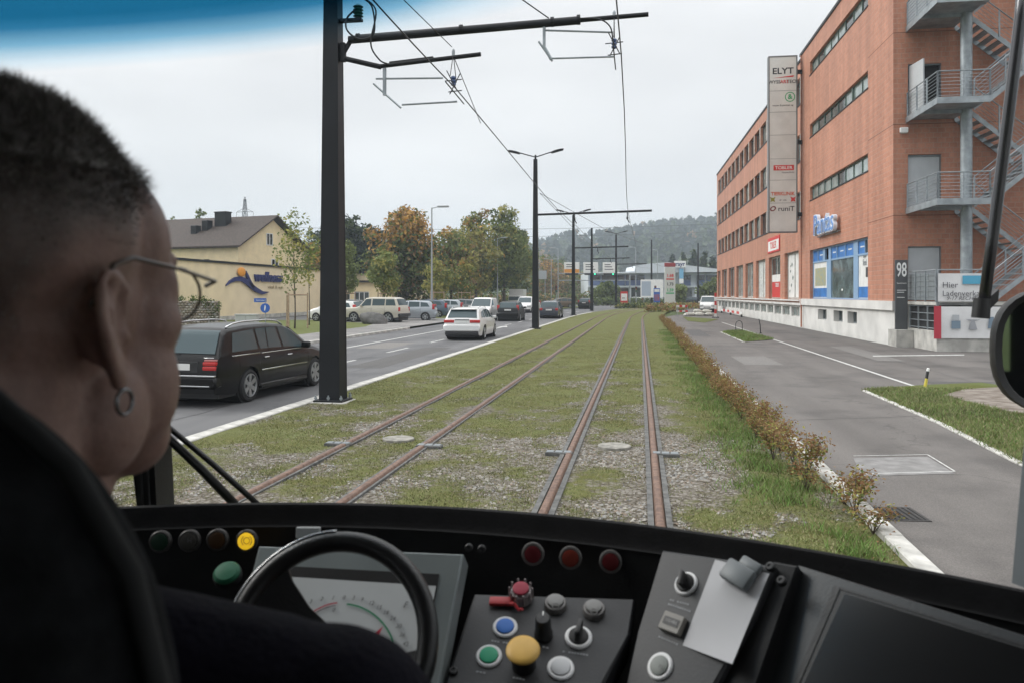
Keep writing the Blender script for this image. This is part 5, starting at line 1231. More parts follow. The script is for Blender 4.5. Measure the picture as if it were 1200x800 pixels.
def side_patch(s, poly, side, off=.006, n=10, m=4, th=.0):
    """glass patch on the flank: poly = [(y_bottom0,z),(y_bottom1,z),(y_top1,z),(y_top0,z)]"""
    b = MB(); vs = []; fs = []
    for j in range(m+1):
        v = j/m
        for i in range(n+1):
            u = i/n
            y = (poly[0][0]*(1-u)+poly[1][0]*u)*(1-v)+(poly[3][0]*(1-u)+poly[2][0]*u)*v
            z = (poly[0][1]*(1-u)+poly[1][1]*u)*(1-v)+(poly[3][1]*(1-u)+poly[2][1]*u)*v
            z = min(z, s.zt(y)-.055)
            vs.append((side*(s.sx(y, z)+off), y, z))
    for j in range(m):
        for i in range(n): q = j*(n+1)+i; fs.append((q, q+1, q+n+2, q+n+1))
    b.add(vs, fs); return b
def top_patch(s, y0, y1, mx, off=.008, n=8, m=6):
    b = MB(); vs = []; fs = []
    for j in range(m+1):
        y = y0+(y1-y0)*j/m; zt = s.zt(y); d = .01; sl = (s.zt(y+d)-s.zt(y-d))/(2*d); nl = math.hypot(1, sl)
        w = s.sx(y, max(zt-.05, s.bz(y)))-mx
        for i in range(n+1):
            u = -1+2*i/n; vs.append((w*u, y-off*2*sl/nl, zt+off/nl*2+.012*(1-abs(u))+.004))
    for j in range(m):
        for i in range(n): q = j*(n+1)+i; fs.append((q, q+1, q+n+2, q+n+1))
    b.add(vs, fs); return b
WHEELS = {}
def car(name, label, cat, s, paint, windows, wind, rear, loc, rz, group, spokes=7, lights=None, rails=None, chrome=False, oncoming=False, details=True, body_name='body'):
    t = thing(name, label, cat, loc, rz, group)
    body = car_body(s).build(body_name, paint, t, 'auto', weld=True)
    b = MB(); b.bbox((-s.W*.86, -s.L/2+.12, .17), (s.W*.86, s.L/2-.15, .55)); 
    for yw in (s.yf, s.yr): b.cyl((-s.W*.90, yw, s.rad), (s.W*.90, yw, s.rad), s.rad+.045, n=24)
    b.build('underbody', M_TRIM, t)
    for side in (-1, 1):
        for poly in windows: side_patch(s, poly, side).build('side_window', M_CGLASS, t, True)
    if wind: top_patch(s, wind[0], wind[1], .07).build('windscreen', M_CGLASS, t, True)
    if rear: top_patch(s, rear[0], rear[1], rear[2]).build('rear_window', M_CGLASS, t, True)
    key = (round(s.rad, 3), spokes)
    if key not in WHEELS: WHEELS[key] = wheel_meshes(s.rad, .215, spokes)
    for yw in (s.yf, s.yr):
        for side in (-1, 1):
            e = bpy.data.objects.new('wheel', None); COL.objects.link(e); e.parent = t; e.location = (side*(s.W-.115), yw, s.rad); e.rotation_euler = (0, 0, 0 if side > 0 else PI)
            link('tyre', WHEELS[key][0], e); link('rim', WHEELS[key][1], e)
    if details:
        for side in (-1, 1):
            y = lights['mirror']; z = s.bz(y)+.09; b = MB(); b.rbox((side*(s.sx(y, z)+.13), y, z), (.2, .1, .14), .035, 2); b.bbox((side*(s.sx(y, z)+.05)-.05, y-.02, z-.06), (side*(s.sx(y, z)+.05)+.05, y+.02, z-.03)); b.build('wing_mirror', paint, t, 'auto')
            for yh in lights.get('handles', ()):
                z = s.bz(yh)-.09; b = MB(); b.rbox((side*(s.sx(yh, z)+.016), yh, z), (.03, .19, .03), .01, 1); b.build('door_handle', M_CHROME if chrome else paint, t)
            b = MB()
            for yj in lights.get('joints', ()):
                vs = []
                for k in range(9):
                    z = s.low+.1+(s.bz(yj)-s.low-.1)*k/8; vs += [(side*(s.sx(yj, z)+.0025), yj-.005, z), (side*(s.sx(yj, z)+.0025), yj+.005, z)]
                b.add(vs, [(2*k, 2*k+1, 2*k+3, 2*k+2) for k in range(8)])
            if b.v: b.build('door_joint', M_TRIM, t)
    r = -s.L/2
    for side in (-1, 1):
        for (x0, x1, z0, z1, yy, dp, m_) in lights.get('tail', ()):
            b = MB(); b.rbox((side*(x0+x1)/2, r+yy, (z0+z1)/2), (x1-x0, dp, z1-z0), min(.03, (z1-z0)*.25), 2); b.build('tail_light', m_, t, 'auto')
        for (x0, x1, z0, z1, yy, dp) in lights.get('head', ()):
            b = MB(); b.rbox((side*(x0+x1)/2, s.L/2-yy, (z0+z1)/2), (x1-x0, dp, z1-z0), min(.04, (z1-z0)*.3), 2); b.build('headlight', M_LAMPC, t, 'auto')
    for nm, (x0, x1, z0, z1, y0, y1), m_ in lights.get('boxes', ()):
        b = MB(); b.rbox(((x0+x1)/2, (y0+y1)/2, (z0+z1)/2), (x1-x0, y1-y0, z1-z0), min(x1-x0, y1-y0, z1-z0)*.2, 1); b.build(nm, m_, t, 'auto')
    if rails:
        for side in (-1, 1):
            b = MB(); pts = []
            for k in range(11):
                y = rails[0]+(rails[1]-rails[0])*k/10; z = s.zt(y)-.03; pts.append((side*(s.sx(y, z)-.06), y, z+.035+.055*math.sin(PI*min(1, k/1.5, (10-k)/1.5)/2)))
            b.tube(pts, .018, 6); b.build('roof_rail', M_CHROME if rails[2] else M_TRIM, t, True)
    return t
M_PBLACK = mat('black_car_paint', (.0045, .0045, .005), .28, .0, .25, coat=.15); M_PWHITE = mat('white_car_paint', (.66, .66, .65), .3, coat=.5)
M_PSILV = mat('silver_car_paint', (.34, .37, .40), .3, .5, coat=.5); M_PBLUE = mat('grey_blue_car_paint', (.07, .10, .14), .28, .2, coat=.5)
M_PBEIGE = mat('beige_car_paint', (.46, .43, .36), .35, coat=.4); M_PDARK = mat('dark_blue_car_paint', (.012, .016, .028), .25, coat=.6); M_PGREY = mat('grey_car_paint', (.16, .17, .18), .3, .3, coat=.5)
# --- black estate (near)
BE = CarShape(4.82, 1.80, [(-2.41, .56), (-2.40, .80), (-2.33, .96), (-2.03, 1.36), (-1.85, 1.45), (-1.2, 1.50), (-.3, 1.505), (.25, 1.47), (.6, 1.36), (1.22, 1.0), (1.6, .94), (2.1, .82), (2.32, .70), (2.41, .50)],
              [(-2.41, .93), (-1, .93), (.9, .90), (1.3, .88), (2.41, .7)], 1.47, -1.36, .325, .33)
r_ = -2.41
car('estate_car', 'black estate car with roof rails and alloy wheels in the near lane', 'car', BE, M_PBLACK,
    [[(-1.90, .98), (-.98, .965), (-.98, 1.40), (-1.72, 1.36)], [(-.90, .965), (-.62, .96), (-.50, 1.41), (-.90, 1.40)], [(-.58, .96), (-.02, .95), (-.08, 1.42), (-.46, 1.41)], [(.06, .95), (1.02, .93), (.46, 1.35), (.02, 1.42)]],
    (.58, 1.20), (-2.31, -1.96, .06), (-8.36, 16.15, -.1), R(-3.2), 'cars driving on the road', 6,
    {'mirror': .86, 'handles': (-.75, .22), 'joints': (-.94, .02, 1.05),
     'tail': [(.52, .80, .70, .78, .035, .09, M_TAIL), (.52, .80, .785, .86, .05, .1, M_TAIL), (.54, .79, .865, .90, .07, .09, M_PINK)],
     'boxes': [('number_plate', (-.26, .26, .70, .82, r_-.004, r_+.02), M_PLATE), ('bumper', (-.82, .82, .36, .60, r_-.06, r_+.2), M_PBLACK), ('bumper_strip', (-.80, .80, .585, .615, r_-.067, r_+.1), M_CHROME), ('bumper_trim', (-.70, .70, .40, .425, r_-.064, r_+.1), M_CHROME), ('exhaust', (-.62, -.45, .25, .30, r_-.05, r_+.1), M_CHROME), ('side_strip', (.893, .912, .58, .605, -.95, 1.0), M_CHROME), ('window_strip', (.83, .868, .925, .945, -1.95, -.95), M_CHROME), ('window_strip', (.85, .872, .915, .932, -.9, .95), M_CHROME), ('sill', (.80, .895, .22, .32, -.95, 1.05), M_PBLACK), ('badge', (.50, .72, .915, .935, r_+.055, r_+.075), M_CHROME), ('plate_recess', (-.42, .42, .66, .86, r_+.002, r_+.03), M_TRIM), ('rear_wiper', (-.3, .02, .985, 1.0, -2.34, -2.30), M_TRIM)]},
    rails=(-1.8, .35, True), chrome=True)
# --- white estate
WE = CarShape(4.60, 1.80, [(-2.30, .62), (-2.28, .80), (-2.22, .98), (-1.86, 1.36), (-1.7, 1.43), (-.8, 1.48), (.1, 1.46), (.5, 1.36), (1.15, 1.0), (1.7, .90), (2.15, .76), (2.30, .52)],
              [(-2.30, .96), (-.8, .94), (1.1, .90), (2.3, .7)], 1.38, -1.32, .33, .36)
r2 = -2.30
car('estate_car', 'white estate car with red tail lights driving ahead of the near mast', 'car', WE, M_PWHITE,
    [[(-1.80, 1.02), (-.98, .99), (-.96, 1.36), (-1.55, 1.28)], [(-.90, .985), (-.02, .96), (-.06, 1.40), (-.88, 1.37)], [(.06, .96), (.98, .94), (.42, 1.33), (.03, 1.40)]],
    (.48, 1.12), (-2.19, -1.80, .10), (-8.0, 37.9, -.1), R(.2), 'cars driving on the road', 5,
    {'mirror': .8, 'handles': (-.7, .25), 'joints': (-.94, .02, 1.0), 'tail': [(.36, .84, .80, .94, .05, .12, M_TAIL)],
     'boxes': [('number_plate', (-.27, .27, .79, .90, r2-.006, r2+.03), M_PLATE), ('bumper', (-.86, .86, .40, .74, r2-.05, r2+.25), M_PWHITE), ('bumper_trim', (-.78, .78, .24, .42, r2-.055, r2+.3), M_TRIM), ('plate_recess', (-.34, .34, .93, .96, r2-.005, r2+.05), M_TRIM), ('spoiler', (-.62, .62, 1.385, 1.425, -1.98, -1.72), M_PWHITE)]}, rails=(-1.6, .2, True))
HB = CarShape(4.2, 1.78, [(-2.1, .60), (-2.08, .85), (-2.03, 1.0), (-1.72, 1.42), (-1.55, 1.48), (-.5, 1.54), (.2, 1.50), (.5, 1.42), (1.2, 1.03), (1.6, .95), (1.95, .8), (2.1, .55)],
              [(-2.1, 1.0), (0, .96), (1.1, .93), (2.1, .72)], 1.28, -1.28, .31, .3)
r3 = -2.1
hl_ = lambda r, m_: {'mirror': .75, 'handles': (-.7, .2), 'joints': (-.9, .0), 'tail': [(.66, .86, .85, 1.25, .2, .2, M_TAIL)], 'head': [(.45, .8, .62, .78, .12, .14)],
     'boxes': [('number_plate', (-.26, .26, .82, .93, r-.006, r+.03), M_PLATE), ('bumper', (-.85, .85, .35, .68, r-.05, r+.25), m_)]}
HW = [[(-1.62, 1.06), (-.92, 1.03), (-.92, 1.42), (-1.42, 1.36)], [(-.84, 1.03), (.0, 1.0), (-.04, 1.46), (-.84, 1.43)], [(.08, 1.0), (1.0, .97), (.42, 1.38), (.05, 1.46)]]
car('hatchback_car', 'dark hatchback driving away in the middle lane beyond the white estate', 'car', HB, M_PDARK if 0 else M_PBLACK, HW, (.5, 1.18), (-2.02, -1.66, .1), (-10.15, 63.5, -.1), R(.3), 'cars driving on the road', 5, hl_(r3, M_PBLACK))
car('estate_car', 'dark estate car just behind the tall lamp mast in the near lane', 'car', BE, M_PDARK, [[(-1.90, .98), (-.98, .965), (-.98, 1.40), (-1.72, 1.36)], [(-.90, .965), (-.02, .95), (-.08, 1.42), (-.90, 1.40)], [(.06, .95), (1.02, .93), (.46, 1.35), (.02, 1.42)]],
    (.58, 1.20), (-2.31, -1.96, .06), (-7.75, 71, -.1), R(.2), 'cars driving on the road', 5, {'mirror': .86, 'handles': (), 'joints': (), 'tail': [(.55, .8, .7, .9, .05, .1, M_TAIL)], 'boxes': [('number_plate', (-.26, .26, .7, .82, -2.415, -2.39), M_PLATE)]}, rails=(-1.8, .35, False))
VAN = CarShape(4.4, 1.78, [(-2.2, 1.3), (-2.15, 1.72), (-1.9, 1.80), (.1, 1.82), (.45, 1.74), (1.25, 1.12), (1.7, .98), (2.05, .82), (2.2, .55)], [(-2.2, 1.08), (.9, 1.05), (1.3, 1.0), (2.2, .74)], 1.36, -1.3, .31, .16)
VL = {'mirror': .95, 'handles': (-.6, .25), 'joints': (.0, .98), 'head': [(.42, .82, .62, .86, .12, .2)], 'boxes': [('grille', (-.4, .4, .5, .62, 2.12, 2.2), M_TRIM), ('bumper_trim', (-.8, .8, .26, .42, 2.05, 2.24), M_TRIM), ('number_plate', (-.25, .25, .43, .54, 2.2, 2.215), M_PLATE)]}
car('white_van', 'white high roofed van coming towards us behind the white estate car', 'van', VAN, M_PWHITE, [[(.1, 1.12), (1.0, 1.10), (.5, 1.62), (.1, 1.68)]], (.5, 1.22), None, (-12.35, 63, -.1), PI, 'vans coming towards the tram', 5, VL)
car('white_van', 'white van coming towards us beside the dark hatchback', 'van', VAN, M_PWHITE, [[(.1, 1.12), (1.0, 1.10), (.5, 1.62), (.1, 1.68)]], (.5, 1.22), None, (-12.9, 91, -.1), PI, 'vans coming towards the tram', 5, VL)
q = P(687, 345, 116); car('estate_car', 'far black car in the bend beside the plain mast', 'car', HB, M_PBLACK, HW, (.5, 1.18), (-2.02, -1.66, .1), (q.x, q.y, -.1), R(-6), 'cars driving on the road', 5, hl_(r3, M_PBLACK))
q = P(629, 345, 104); car('white_car', 'white car partly hidden between the mast and the far van', 'car', HB, M_PWHITE, HW, (.5, 1.18), (-2.02, -1.66, .1), (q.x-.6, q.y, -.1), PI, 'cars coming towards the tram', 5, hl_(r3, M_PWHITE))
q = P(657, 345, 122); car('brown_car', 'brown grey car far down the road before the traffic light', 'car', HB, mat('brown_car_paint', (.14, .10, .07), .35), HW, (.5, 1.18), (-2.02, -1.66, .1), (q.x, q.y, -.1), R(110), 'cars at the junction', 5, hl_(r3, M_PBLACK))
# --- parked
RR_ = CarShape(4.5, 1.85, [(-2.25, .75), (-2.22, 1.0), (-2.15, 1.15), (-1.9, 1.70), (-1.7, 1.78), (0, 1.80), (.45, 1.74), (.95, 1.16), (1.2, 1.08), (2.0, 1.04), (2.2, .95), (2.25, .6)], [(-2.25, 1.12), (1, 1.1), (1.4, 1.04), (2.25, .98)], 1.35, -1.35, .37, .22, .36, .93, .95)
q = P(441, 345, 58); car('off_road_car', 'beige square off-road car parked behind the boulder', 'car', RR_, M_PBEIGE, [[(-1.95, 1.16), (-1.15, 1.16), (-1.15, 1.66), (-1.78, 1.66)], [(-1.07, 1.16), (-.1, 1.15), (-.1, 1.68), (-1.07, 1.68)], [(0, 1.15), (.85, 1.14), (.42, 1.66), (0, 1.68)]], (.5, .92), (-2.12, -1.92, .08), (q.x, q.y, -.02), R(82), 'parked cars behind the lawn', 5,
    {'mirror': .72, 'handles': (-.9, .1), 'joints': (-1.1, -.05), 'tail': [(.7, .9, .8, 1.1, .06, .1, M_TAIL)], 'head': [(.5, .85, .7, .92, .03, .1)], 'boxes': [('bumper', (-.9, .9, .42, .66, -2.32, -2.1), M_TRIM), ('side_strip', (.9, .935, .62, .70, -.95, .95), M_TRIM), ('bumper', (-.9, .9, .42, .66, 2.1, 2.3), M_TRIM)]})
parked = [(480, 62, M_PSILV, 'silver hatchback parked next to the beige off-roader', 100, HB), (497, 70, M_PBLUE, 'grey blue hatchback parked beyond the silver one', 102, HB), (517, 74, M_PSILV, 'pale silver car parked behind the pale street lamp', 100, HB), (536, 80, M_PGREY, 'grey car parked under the birches behind the white van', 100, HB), (405, 72, M_PGREY, 'grey car parked in front of the tan garage', 95, HB), (395, 60, M_PWHITE, 'white car front showing beside the near mast', 80, HB), (499, 92, M_PDARK, 'dark car in the second parking row behind the silver cars', 100, HB)]
PK = {}
for px, D, m_, l, a, s_ in parked:
    q = P(px, 345, D)
    if m_.name in PK: dup(PK[m_.name], (q.x, q.y, -.02), R(a), l)
    else: PK[m_.name] = car('parked_car', l, 'car', s_, m_, HW, (.5, 1.18), (-2.02, -1.66, .1), (q.x, q.y, -.02), R(a), 'parked cars behind the lawn', 5, hl_(r3, m_))
q = P(830, 345, 92); car('white_van', 'white van parked beyond the barrier at the far end of the brick building', 'van', VAN, M_PWHITE, [[(.1, 1.12), (1.0, 1.10), (.5, 1.62), (.1, 1.68)]], (.5, 1.22), None, (q.x, q.y, -.03), R(172), 'vans coming towards the tram', 5, VL)
for px, D, m_, l, a in ((706, 158, M_PSILV, 'silver car parked in front of the sales hall beside the third lamp mast', 85), (741, 160, M_PWHITE, 'white car parked before the sales hall behind the hedge', 95), (806, 160, M_PDARK, 'dark car parked beside the price pylon at the sales hall', 92)):
    q = P(px, 345, D)
    dup(PK.get(m_.name) or PK['silver_car_paint'], (q.x, q.y, -.1), R(a), l, 'cars parked at the sales hall')
# box truck seen small beyond the vans
q = P(606, 345, 120); tk = thing('box_truck', 'white box truck far down the road beneath the green trees', 'truck', (q.x, q.y, -.1), R(180))
b = MB(); b.rbox((0, -.8, 1.75), (2.1, 3.6, 2.2), .03, 1); b.build('cargo_box', M_PWHITE, tk); b = MB(); b.rbox((0, 1.75, 1.15), (1.9, 1.5, 1.5), .15, 2); b.build('cab', M_PWHITE, tk)
b = MB(); b.bbox((-.85, 2.47, 1.2), (.85, 2.52, 1.75)); b.build('windscreen', M_CGLASS, tk)
for y in (-1.8, 1.6):
    for s in (-1, 1): b = MB(); b.cyl((s*.75, y, .38), (s*1.0, y, .38), .38, n=18); b.build('wheel', M_TYRE, tk)
b = MB(); b.bbox((-.9, -2.5, .4), (.9, 2.2, .66)); b.build('chassis', M_TRIM, tk)
# ================================================================== VEGETATION
LG = leaf('leaf_green', (.135, .17, .05)); LD = leaf('leaf_dark_green', (.065, .092, .036)); LY = leaf('leaf_yellow_green', (.31, .29, .085)); LO = leaf('leaf_orange', (.44, .26, .075)); LR = leaf('leaf_rust', (.23, .12, .06)); LB = leaf('leaf_brown', (.25, .16, .075)); LC = leaf('conifer_needles', (.022, .038, .026)); LF = leaf('leaf_fresh', (.18, .22, .075))
LS = leaf('leaf_straw_orange', (.27, .16, .07))
def leaf_cloud(lobes, n, size, rng, hollow=.55, flat=1.0):
    """lobes: (center, radii). returns quad vertices of small leaf clumps spread through the lobes, denser near their surface"""
    vol = np.array([r[0]*r[1]*r[2] for _, r in lobes])**.7; pick = rng.choice(len(lobes), n, p=vol/vol.sum())
    C = np.array([c for c, _ in lobes])[pick]; Rr = np.array([r for _, r in lobes])[pick]
    d = rng.normal(size=(n, 3)); d /= np.linalg.norm(d, axis=1)[:, None]
    rad = (hollow+(1.08-hollow)*rng.random(n))[:, None]; p = C+Rr*d*rad
    a = rng.normal(size=(n, 3)); a /= np.linalg.norm(a, axis=1)[:, None]
    nrm = d*.8+a*.9; nrm[:, 2] += .25; nrm /= np.linalg.norm(nrm, axis=1)[:, None]
    t = np.cross(nrm, rng.normal(size=(n, 3))); t /= np.linalg.norm(t, axis=1)[:, None]; b_ = np.cross(nrm, t)
    s = (size*(.55+.9*rng.random(n)))[:, None]
    V = np.stack([p-t*s*.5, p+b_*s*.32+nrm*s*.1, p+t*s*.62, p-b_*s*.34], 1)
    return V, p, pick
def tree(name, label, cat, loc, H, crown_w, lobes_n, n, size, mats, weights, trunk_h=None, colorfn=None, group=None, trunk_r=None, seed=1, shape='round', rz=0, squash=1.0):
    rng = np.random.default_rng(seed); t = thing(name, label, cat, loc, rz, group); th = trunk_h if trunk_h is not None else H*.3; lobes = []
    for k in range(lobes_n):
        u = (k+.5)/lobes_n; zc = th*.75+(H-th*.75)*(.12+.8*u)
        prof = math.sin(PI*min(1, .18+.8*u))**.7 if shape == 'round' else (1-u*.85)
        if shape == 'column': prof = math.sin(PI*(.12+.84*u))**.5
        a = rng.random()*2*PI; rr = crown_w/2*prof; off = rr*.55*rng.random()**.5
        lr = rr*(.5+.3*rng.random())+.12*crown_w*.3
        lobes.append(((off*math.cos(a), off*math.sin(a), zc), (lr, lr, max(lr*.75, (H-th)/lobes_n*1.1)*squash)))
    for k in range(lobes_n):   # small outer tufts break the outline
        u = rng.random(); prof = math.sin(PI*min(1, .15+.8*u)) if shape == 'round' else ((1-u) if shape == 'cone' else math.sin(PI*(.12+.84*u))**.5)
        a = rng.random()*2*PI; rr = crown_w/2*prof; zc = th*.8+(H-th*.8)*(.1+.88*u); lr = crown_w*(.06+.07*rng.random())
        lobes.append(((rr*.95*math.cos(a), rr*.95*math.sin(a), zc), (lr, lr, lr*.9)))
    n = int(n*1.45); V, p, pick = leaf_cloud(lobes, n, size*.95, rng, .45)
    Fc = np.arange(n*4).reshape(-1, 4)
    if colorfn: mi = colorfn(p, pick, rng)
    else:
        lobem = rng.choice(len(mats), len(lobes), p=weights); mi = lobem[pick]; rnd = rng.random(n) < .3; mi[rnd] = rng.choice(len(mats), rnd.sum(), p=weights)
    me = np_mesh('crown', V.reshape(-1, 3), Fc, mats, mi); link('crown', me, t)
    r = trunk_r or crown_w*.035; b = MB(); ztop = th+(H-th)*.75
    pts = [(0.04*H*.2*math.sin(k), .03*H*.2*math.cos(k*1.3), ztop*k/6-.05) for k in range(7)]; b.tube(pts, [r*(1.25 if k == 0 else 1-.13*k) for k in range(7)], 8)
    for k in range(6):
        a = rng.random()*2*PI; z0 = th*.8+(ztop-th*.8)*k/7; l = lobes[min(k*lobes_n//6, lobes_n-1)][0]
        b.tube([(0, 0, z0), (l[0]*.5+.1*math.cos(a), l[1]*.5+.1*math.sin(a), (z0+l[2])/2+.1), l], [r*.5, r*.32, r*.12], 6)
    b.build('trunk', M_BARK, t, True); return t
def at(px, D, z=0): q = P(px, 345, D); return (q.x, q.y, z-.05)
def Hp(top, D): return HEYE+(345-top)/F*D
def topcol(hi, lo, zf):         # autumn colour from the top of the crown
    def f(p, pick, rng):
        z = p[:, 2]+rng.normal(size=len(p))*.9+np.sin(p[:, 0]*1.3+p[:, 1])*.8; k = np.where(z > zf, rng.choice(hi, len(p)), rng.choice(lo, len(p))); return k
    return f
tree('maple_tree', 'big maple with orange top and dark green lower crown', 'tree', at(474, 88), Hp(236, 88), 8.8, 14, 6500, .42, [LO, LB, LG, LD], None, 1.6, topcol([0, 0, 1, 0, 2], [2, 3, 3, 2, 3, 2, 1], 7.4), 'trees behind the parking lot', .33, 3)
tree('birch_tree', 'yellow green tree between the orange maple and the tall green trees', 'tree', at(528, 102), Hp(264, 102), 7.0, 11, 3800, .42, [LY, LG, LO, LB], [.5, .35, .05, .10], 2.5, None, 'trees behind the parking lot', .2, 4)
tree('birch_tree', 'tall tree mottled orange and green behind the white van', 'tree', at(557, 112), Hp(243, 112), 8.2, 13, 4600, .45, [LO, LY, LG, LB], [.12, .45, .35, .08], 2.5, None, 'trees behind the parking lot', .24, 5)
tree('poplar_tree', 'tallest green tree at the road end of the row', 'tree', at(590, 118), Hp(236, 118), 8.4, 13, 4800, .46, [LG, LF, LY, LD], [.35, .3, .25, .1], 2.2, None, 'trees behind the parking lot', .26, 6)
tree('poplar_tree', 'lower green tree leaning over the road end of the row', 'tree', at(606, 124), Hp(262, 124), 5.6, 10, 2600, .46, [LG, LD, LY], [.5, .3, .2], 2, None, 'trees behind the parking lot', .2, 16)
for px, D, top, wd, sd, l in ((399, 108, 247, 6.5, 7, 'dark pine directly beside the near mast'), (414, 112, 252, 6, 8, 'dark pine second from the near mast'), (436, 110, 259, 6.0, 9, 'dark pine touching the orange maple'), (385, 115, 256, 5.5, 10, 'dark pine half hidden by the near mast')):
    tree('pine_tree', l, 'tree', at(px, D), Hp(top, D), wd, 10, 3000, .45, [LC, LD], [.75, .25], 4, None, 'dark pines behind the tan garage', .25, sd)
tree('young_tree', 'small bright green tree with a wooden stake frame by the boulder', 'tree', at(450, 66), Hp(286, 66), 2.9, 9, 1500, .24, [LG, LF, LY], [.5, .3, .2], 2.3, None, 'young street trees', .07, 11)
tree('young_tree', 'young green tree showing beside the near mast', 'tree', at(406, 70), Hp(278, 70), 2.6, 9, 1300, .24, [LG, LF], [.6, .4], 2.2, None, 'young street trees', .07, 12)
tree('young_tree', 'young yellow green tree behind the pale street lamp', 'tree', at(511, 76), Hp(298, 76), 2.9, 9, 1300, .26, [LY, LF, LG], [.5, .25, .25], 2.0, None, 'young street trees', .07, 13)
tree('young_tree', 'young orange green tree beyond the parked silver cars', 'tree', at(543, 84), Hp(302, 84), 3.0, 9, 1200, .28, [LY, LO, LG], [.45, .2, .35], 2.0, None, 'young street trees', .07, 14)
tree('young_tree', 'slender sparse young tree tied to stakes before the wellness building', 'tree', at(345, 47), Hp(238, 47), 2.3, 13, 560, .19, [LG, LY, LF], [.45, .3, .25], 2.3, None, 'young street trees', .05, 15, 'column')
tree('young_tree', 'thin leafy tip of a young tree next to the near mast above the house gable', 'tree', at(362, 52), Hp(262, 52), 1.7, 7, 240, .20, [LG, LY], [.6, .4], 3.0, None, 'young street trees', .04, 17, 'column')
def stakes(px, D, h, label):
    q = P(px, 345, D); t = thing('tree_stakes', label, 'tree stakes', (q.x, q.y, -.02), .5, 'stake frames around young trees'); pts = [(.75*math.cos(2*PI*k/3), .75*math.sin(2*PI*k/3)) for k in range(3)]
    for k in range(3):
        b = MB(); b.cyl((*pts[k], -.05), (*pts[k], h), .045, .04, 8); b.build('stake', M_WOOD, t)
        b = MB(); b.tube([(*pts[k], h-.12), (*pts[(k+1) % 3], h-.12)], .04, 6); b.build('crossbar', M_WOOD, t)
stakes(345, 47, 2.1, 'three wooden stakes around the slender tree before the wellness building'); stakes(450, 66, 2.2, 'wooden stake frame beside the beige off-roader'); stakes(406, 70, 2.2, 'wooden stake frame next to the near mast'); stakes(511, 74, 2.3, 'wooden stake frame behind the pale street lamp'); stakes(543, 82, 2.3, 'wooden stake frame beyond the parked silver cars')
for px, D, top, wd, l, ml, sd in ((371, 95, 282, 6, 'orange bush at the end of the wellness building roof', [LO, LG, LB], 21), (366, 120, 272, 7, 'green treetop behind the orange bush', [LG, LD, LY], 22), (235, 120, 243, 3.4, 'small treetop above the dark roof ridge beside the chimney', [LG, LD], 23), (203, 130, 251, 3.4, 'tiny treetop at the roof ridge next to the driver', [LG, LD], 24)):
    tree('broadleaf_tree', l, 'tree', at(px, D), Hp(top, D), wd, 8, 1400, .4, ml, [1/len(ml)]*len(ml), 2.5, None, 'trees behind the houses', .2, sd)
for px, D, top, wd, l, sd in ((788, 215, 296, 5.5, 'dark spruce above the price pylon', 31), (801, 225, 297, 6, 'dark spruce beside the roof sign of the sales hall', 32), (813, 210, 291, 7, 'tallest dark spruce behind the sales hall', 33), (826, 220, 293, 6.5, 'dark spruce next to the brick building', 34), (835, 205, 300, 6, 'dark spruce touching the edge of the brick building', 35)):
    tree('spruce_tree', l, 'tree', at(px, D), Hp(top, D), wd, 10, 1600, .7, [LC, LD], [.7, .3], 1.5, None, 'spruces behind the sales hall', .25, sd, 'cone')
for px, D, top, wd, l, ml, sd in ((712, 150, 330, 4.6, 'round green tree before the sales hall beside the third lamp mast', [LG, LD], 41), (797, 145, 333, 3.2, 'green columnar shrub beside the price pylon', [LG, LF], 42), (837, 150, 325, 5, 'green tree at the far corner of the brick building', [LG, LD], 43), (640, 190, 300, 9, 'rust coloured tree far down the road', [LO, LB, LG], 44), (622, 200, 318, 9, 'green tree under the far direction signs', [LG, LD], 45), (668, 200, 312, 11, 'dark green tree behind the direction signs', [LD, LG, LB], 46), (690, 205, 316, 9, 'olive tree behind the middle direction sign', [LG, LB, LY], 47), (655, 240, 302, 12, 'wide green tree at the foot of the hill', [LD, LG], 48), (575, 180, 290, 12, 'green tree behind the birch row', [LD, LG], 49), (545, 170, 296, 12, 'dark green tree filling the gap behind the birches', [LD, LG], 50), (500, 150, 290, 12, 'dark green tree behind the orange maple', [LD, LG], 51), (440, 150, 300, 12, 'dark green tree behind the pines', [LD, LC], 52)):
    tree('broadleaf_tree', l, 'tree', at(px, D), Hp(top, D), wd, 9, 1900, .5, ml, [1/len(ml)]*len(ml), 1.2, None, 'far broadleaf trees', .2, sd)
def shrub_band(name, label, x0, x1, D0, D1, h, depth, n, size, ml, seed, kind=None):
    rng = np.random.default_rng(seed); lobes = []
    for k in range(14):
        u = k/13; q = P(x0+(x1-x0)*u, 345, D0+(D1-D0)*u); lobes.append(((q.x, q.y, h*.45), (depth, depth, h*(.45+.2*rng.random()))))
    V, p, pick = leaf_cloud(lobes, n, size, rng, .2); o = link(name, np_mesh(name, V.reshape(-1, 3), np.arange(n*4).reshape(-1, 4), ml, rng.integers(0, len(ml), n))); return tag(o, label, 'hedge', 'hedges at the junction', kind)
shrub_band('hedge', 'low green hedge across the end of the grass track', 727, 765, 116, 116, .75, 1.5, 1500, .28, [LG, LY, LD], 61)
shrub_band('hedge', 'rust tinged low hedge along the bend of the path', 765, 828, 92, 120, .9, 1.6, 2600, .28, [LB, LG, LR, LY], 62)
shrub_band('hedge', 'long clipped dark hedge in front of the sales hall', 690, 775, 146, 146, 1.5, 1.2, 2200, .35, [LD, LG], 63)
shrub_band('hedge', 'dark hedge behind the parked cars under the birches', 490, 640, 125, 150, 2.2, 2.6, 3200, .5, [LD, LG, LB], 64)
shrub_band('hedge', 'hedge and planting below the far direction signs', 590, 690, 165, 165, 2.6, 2.6, 2600, .5, [LD, LG, LB], 65)
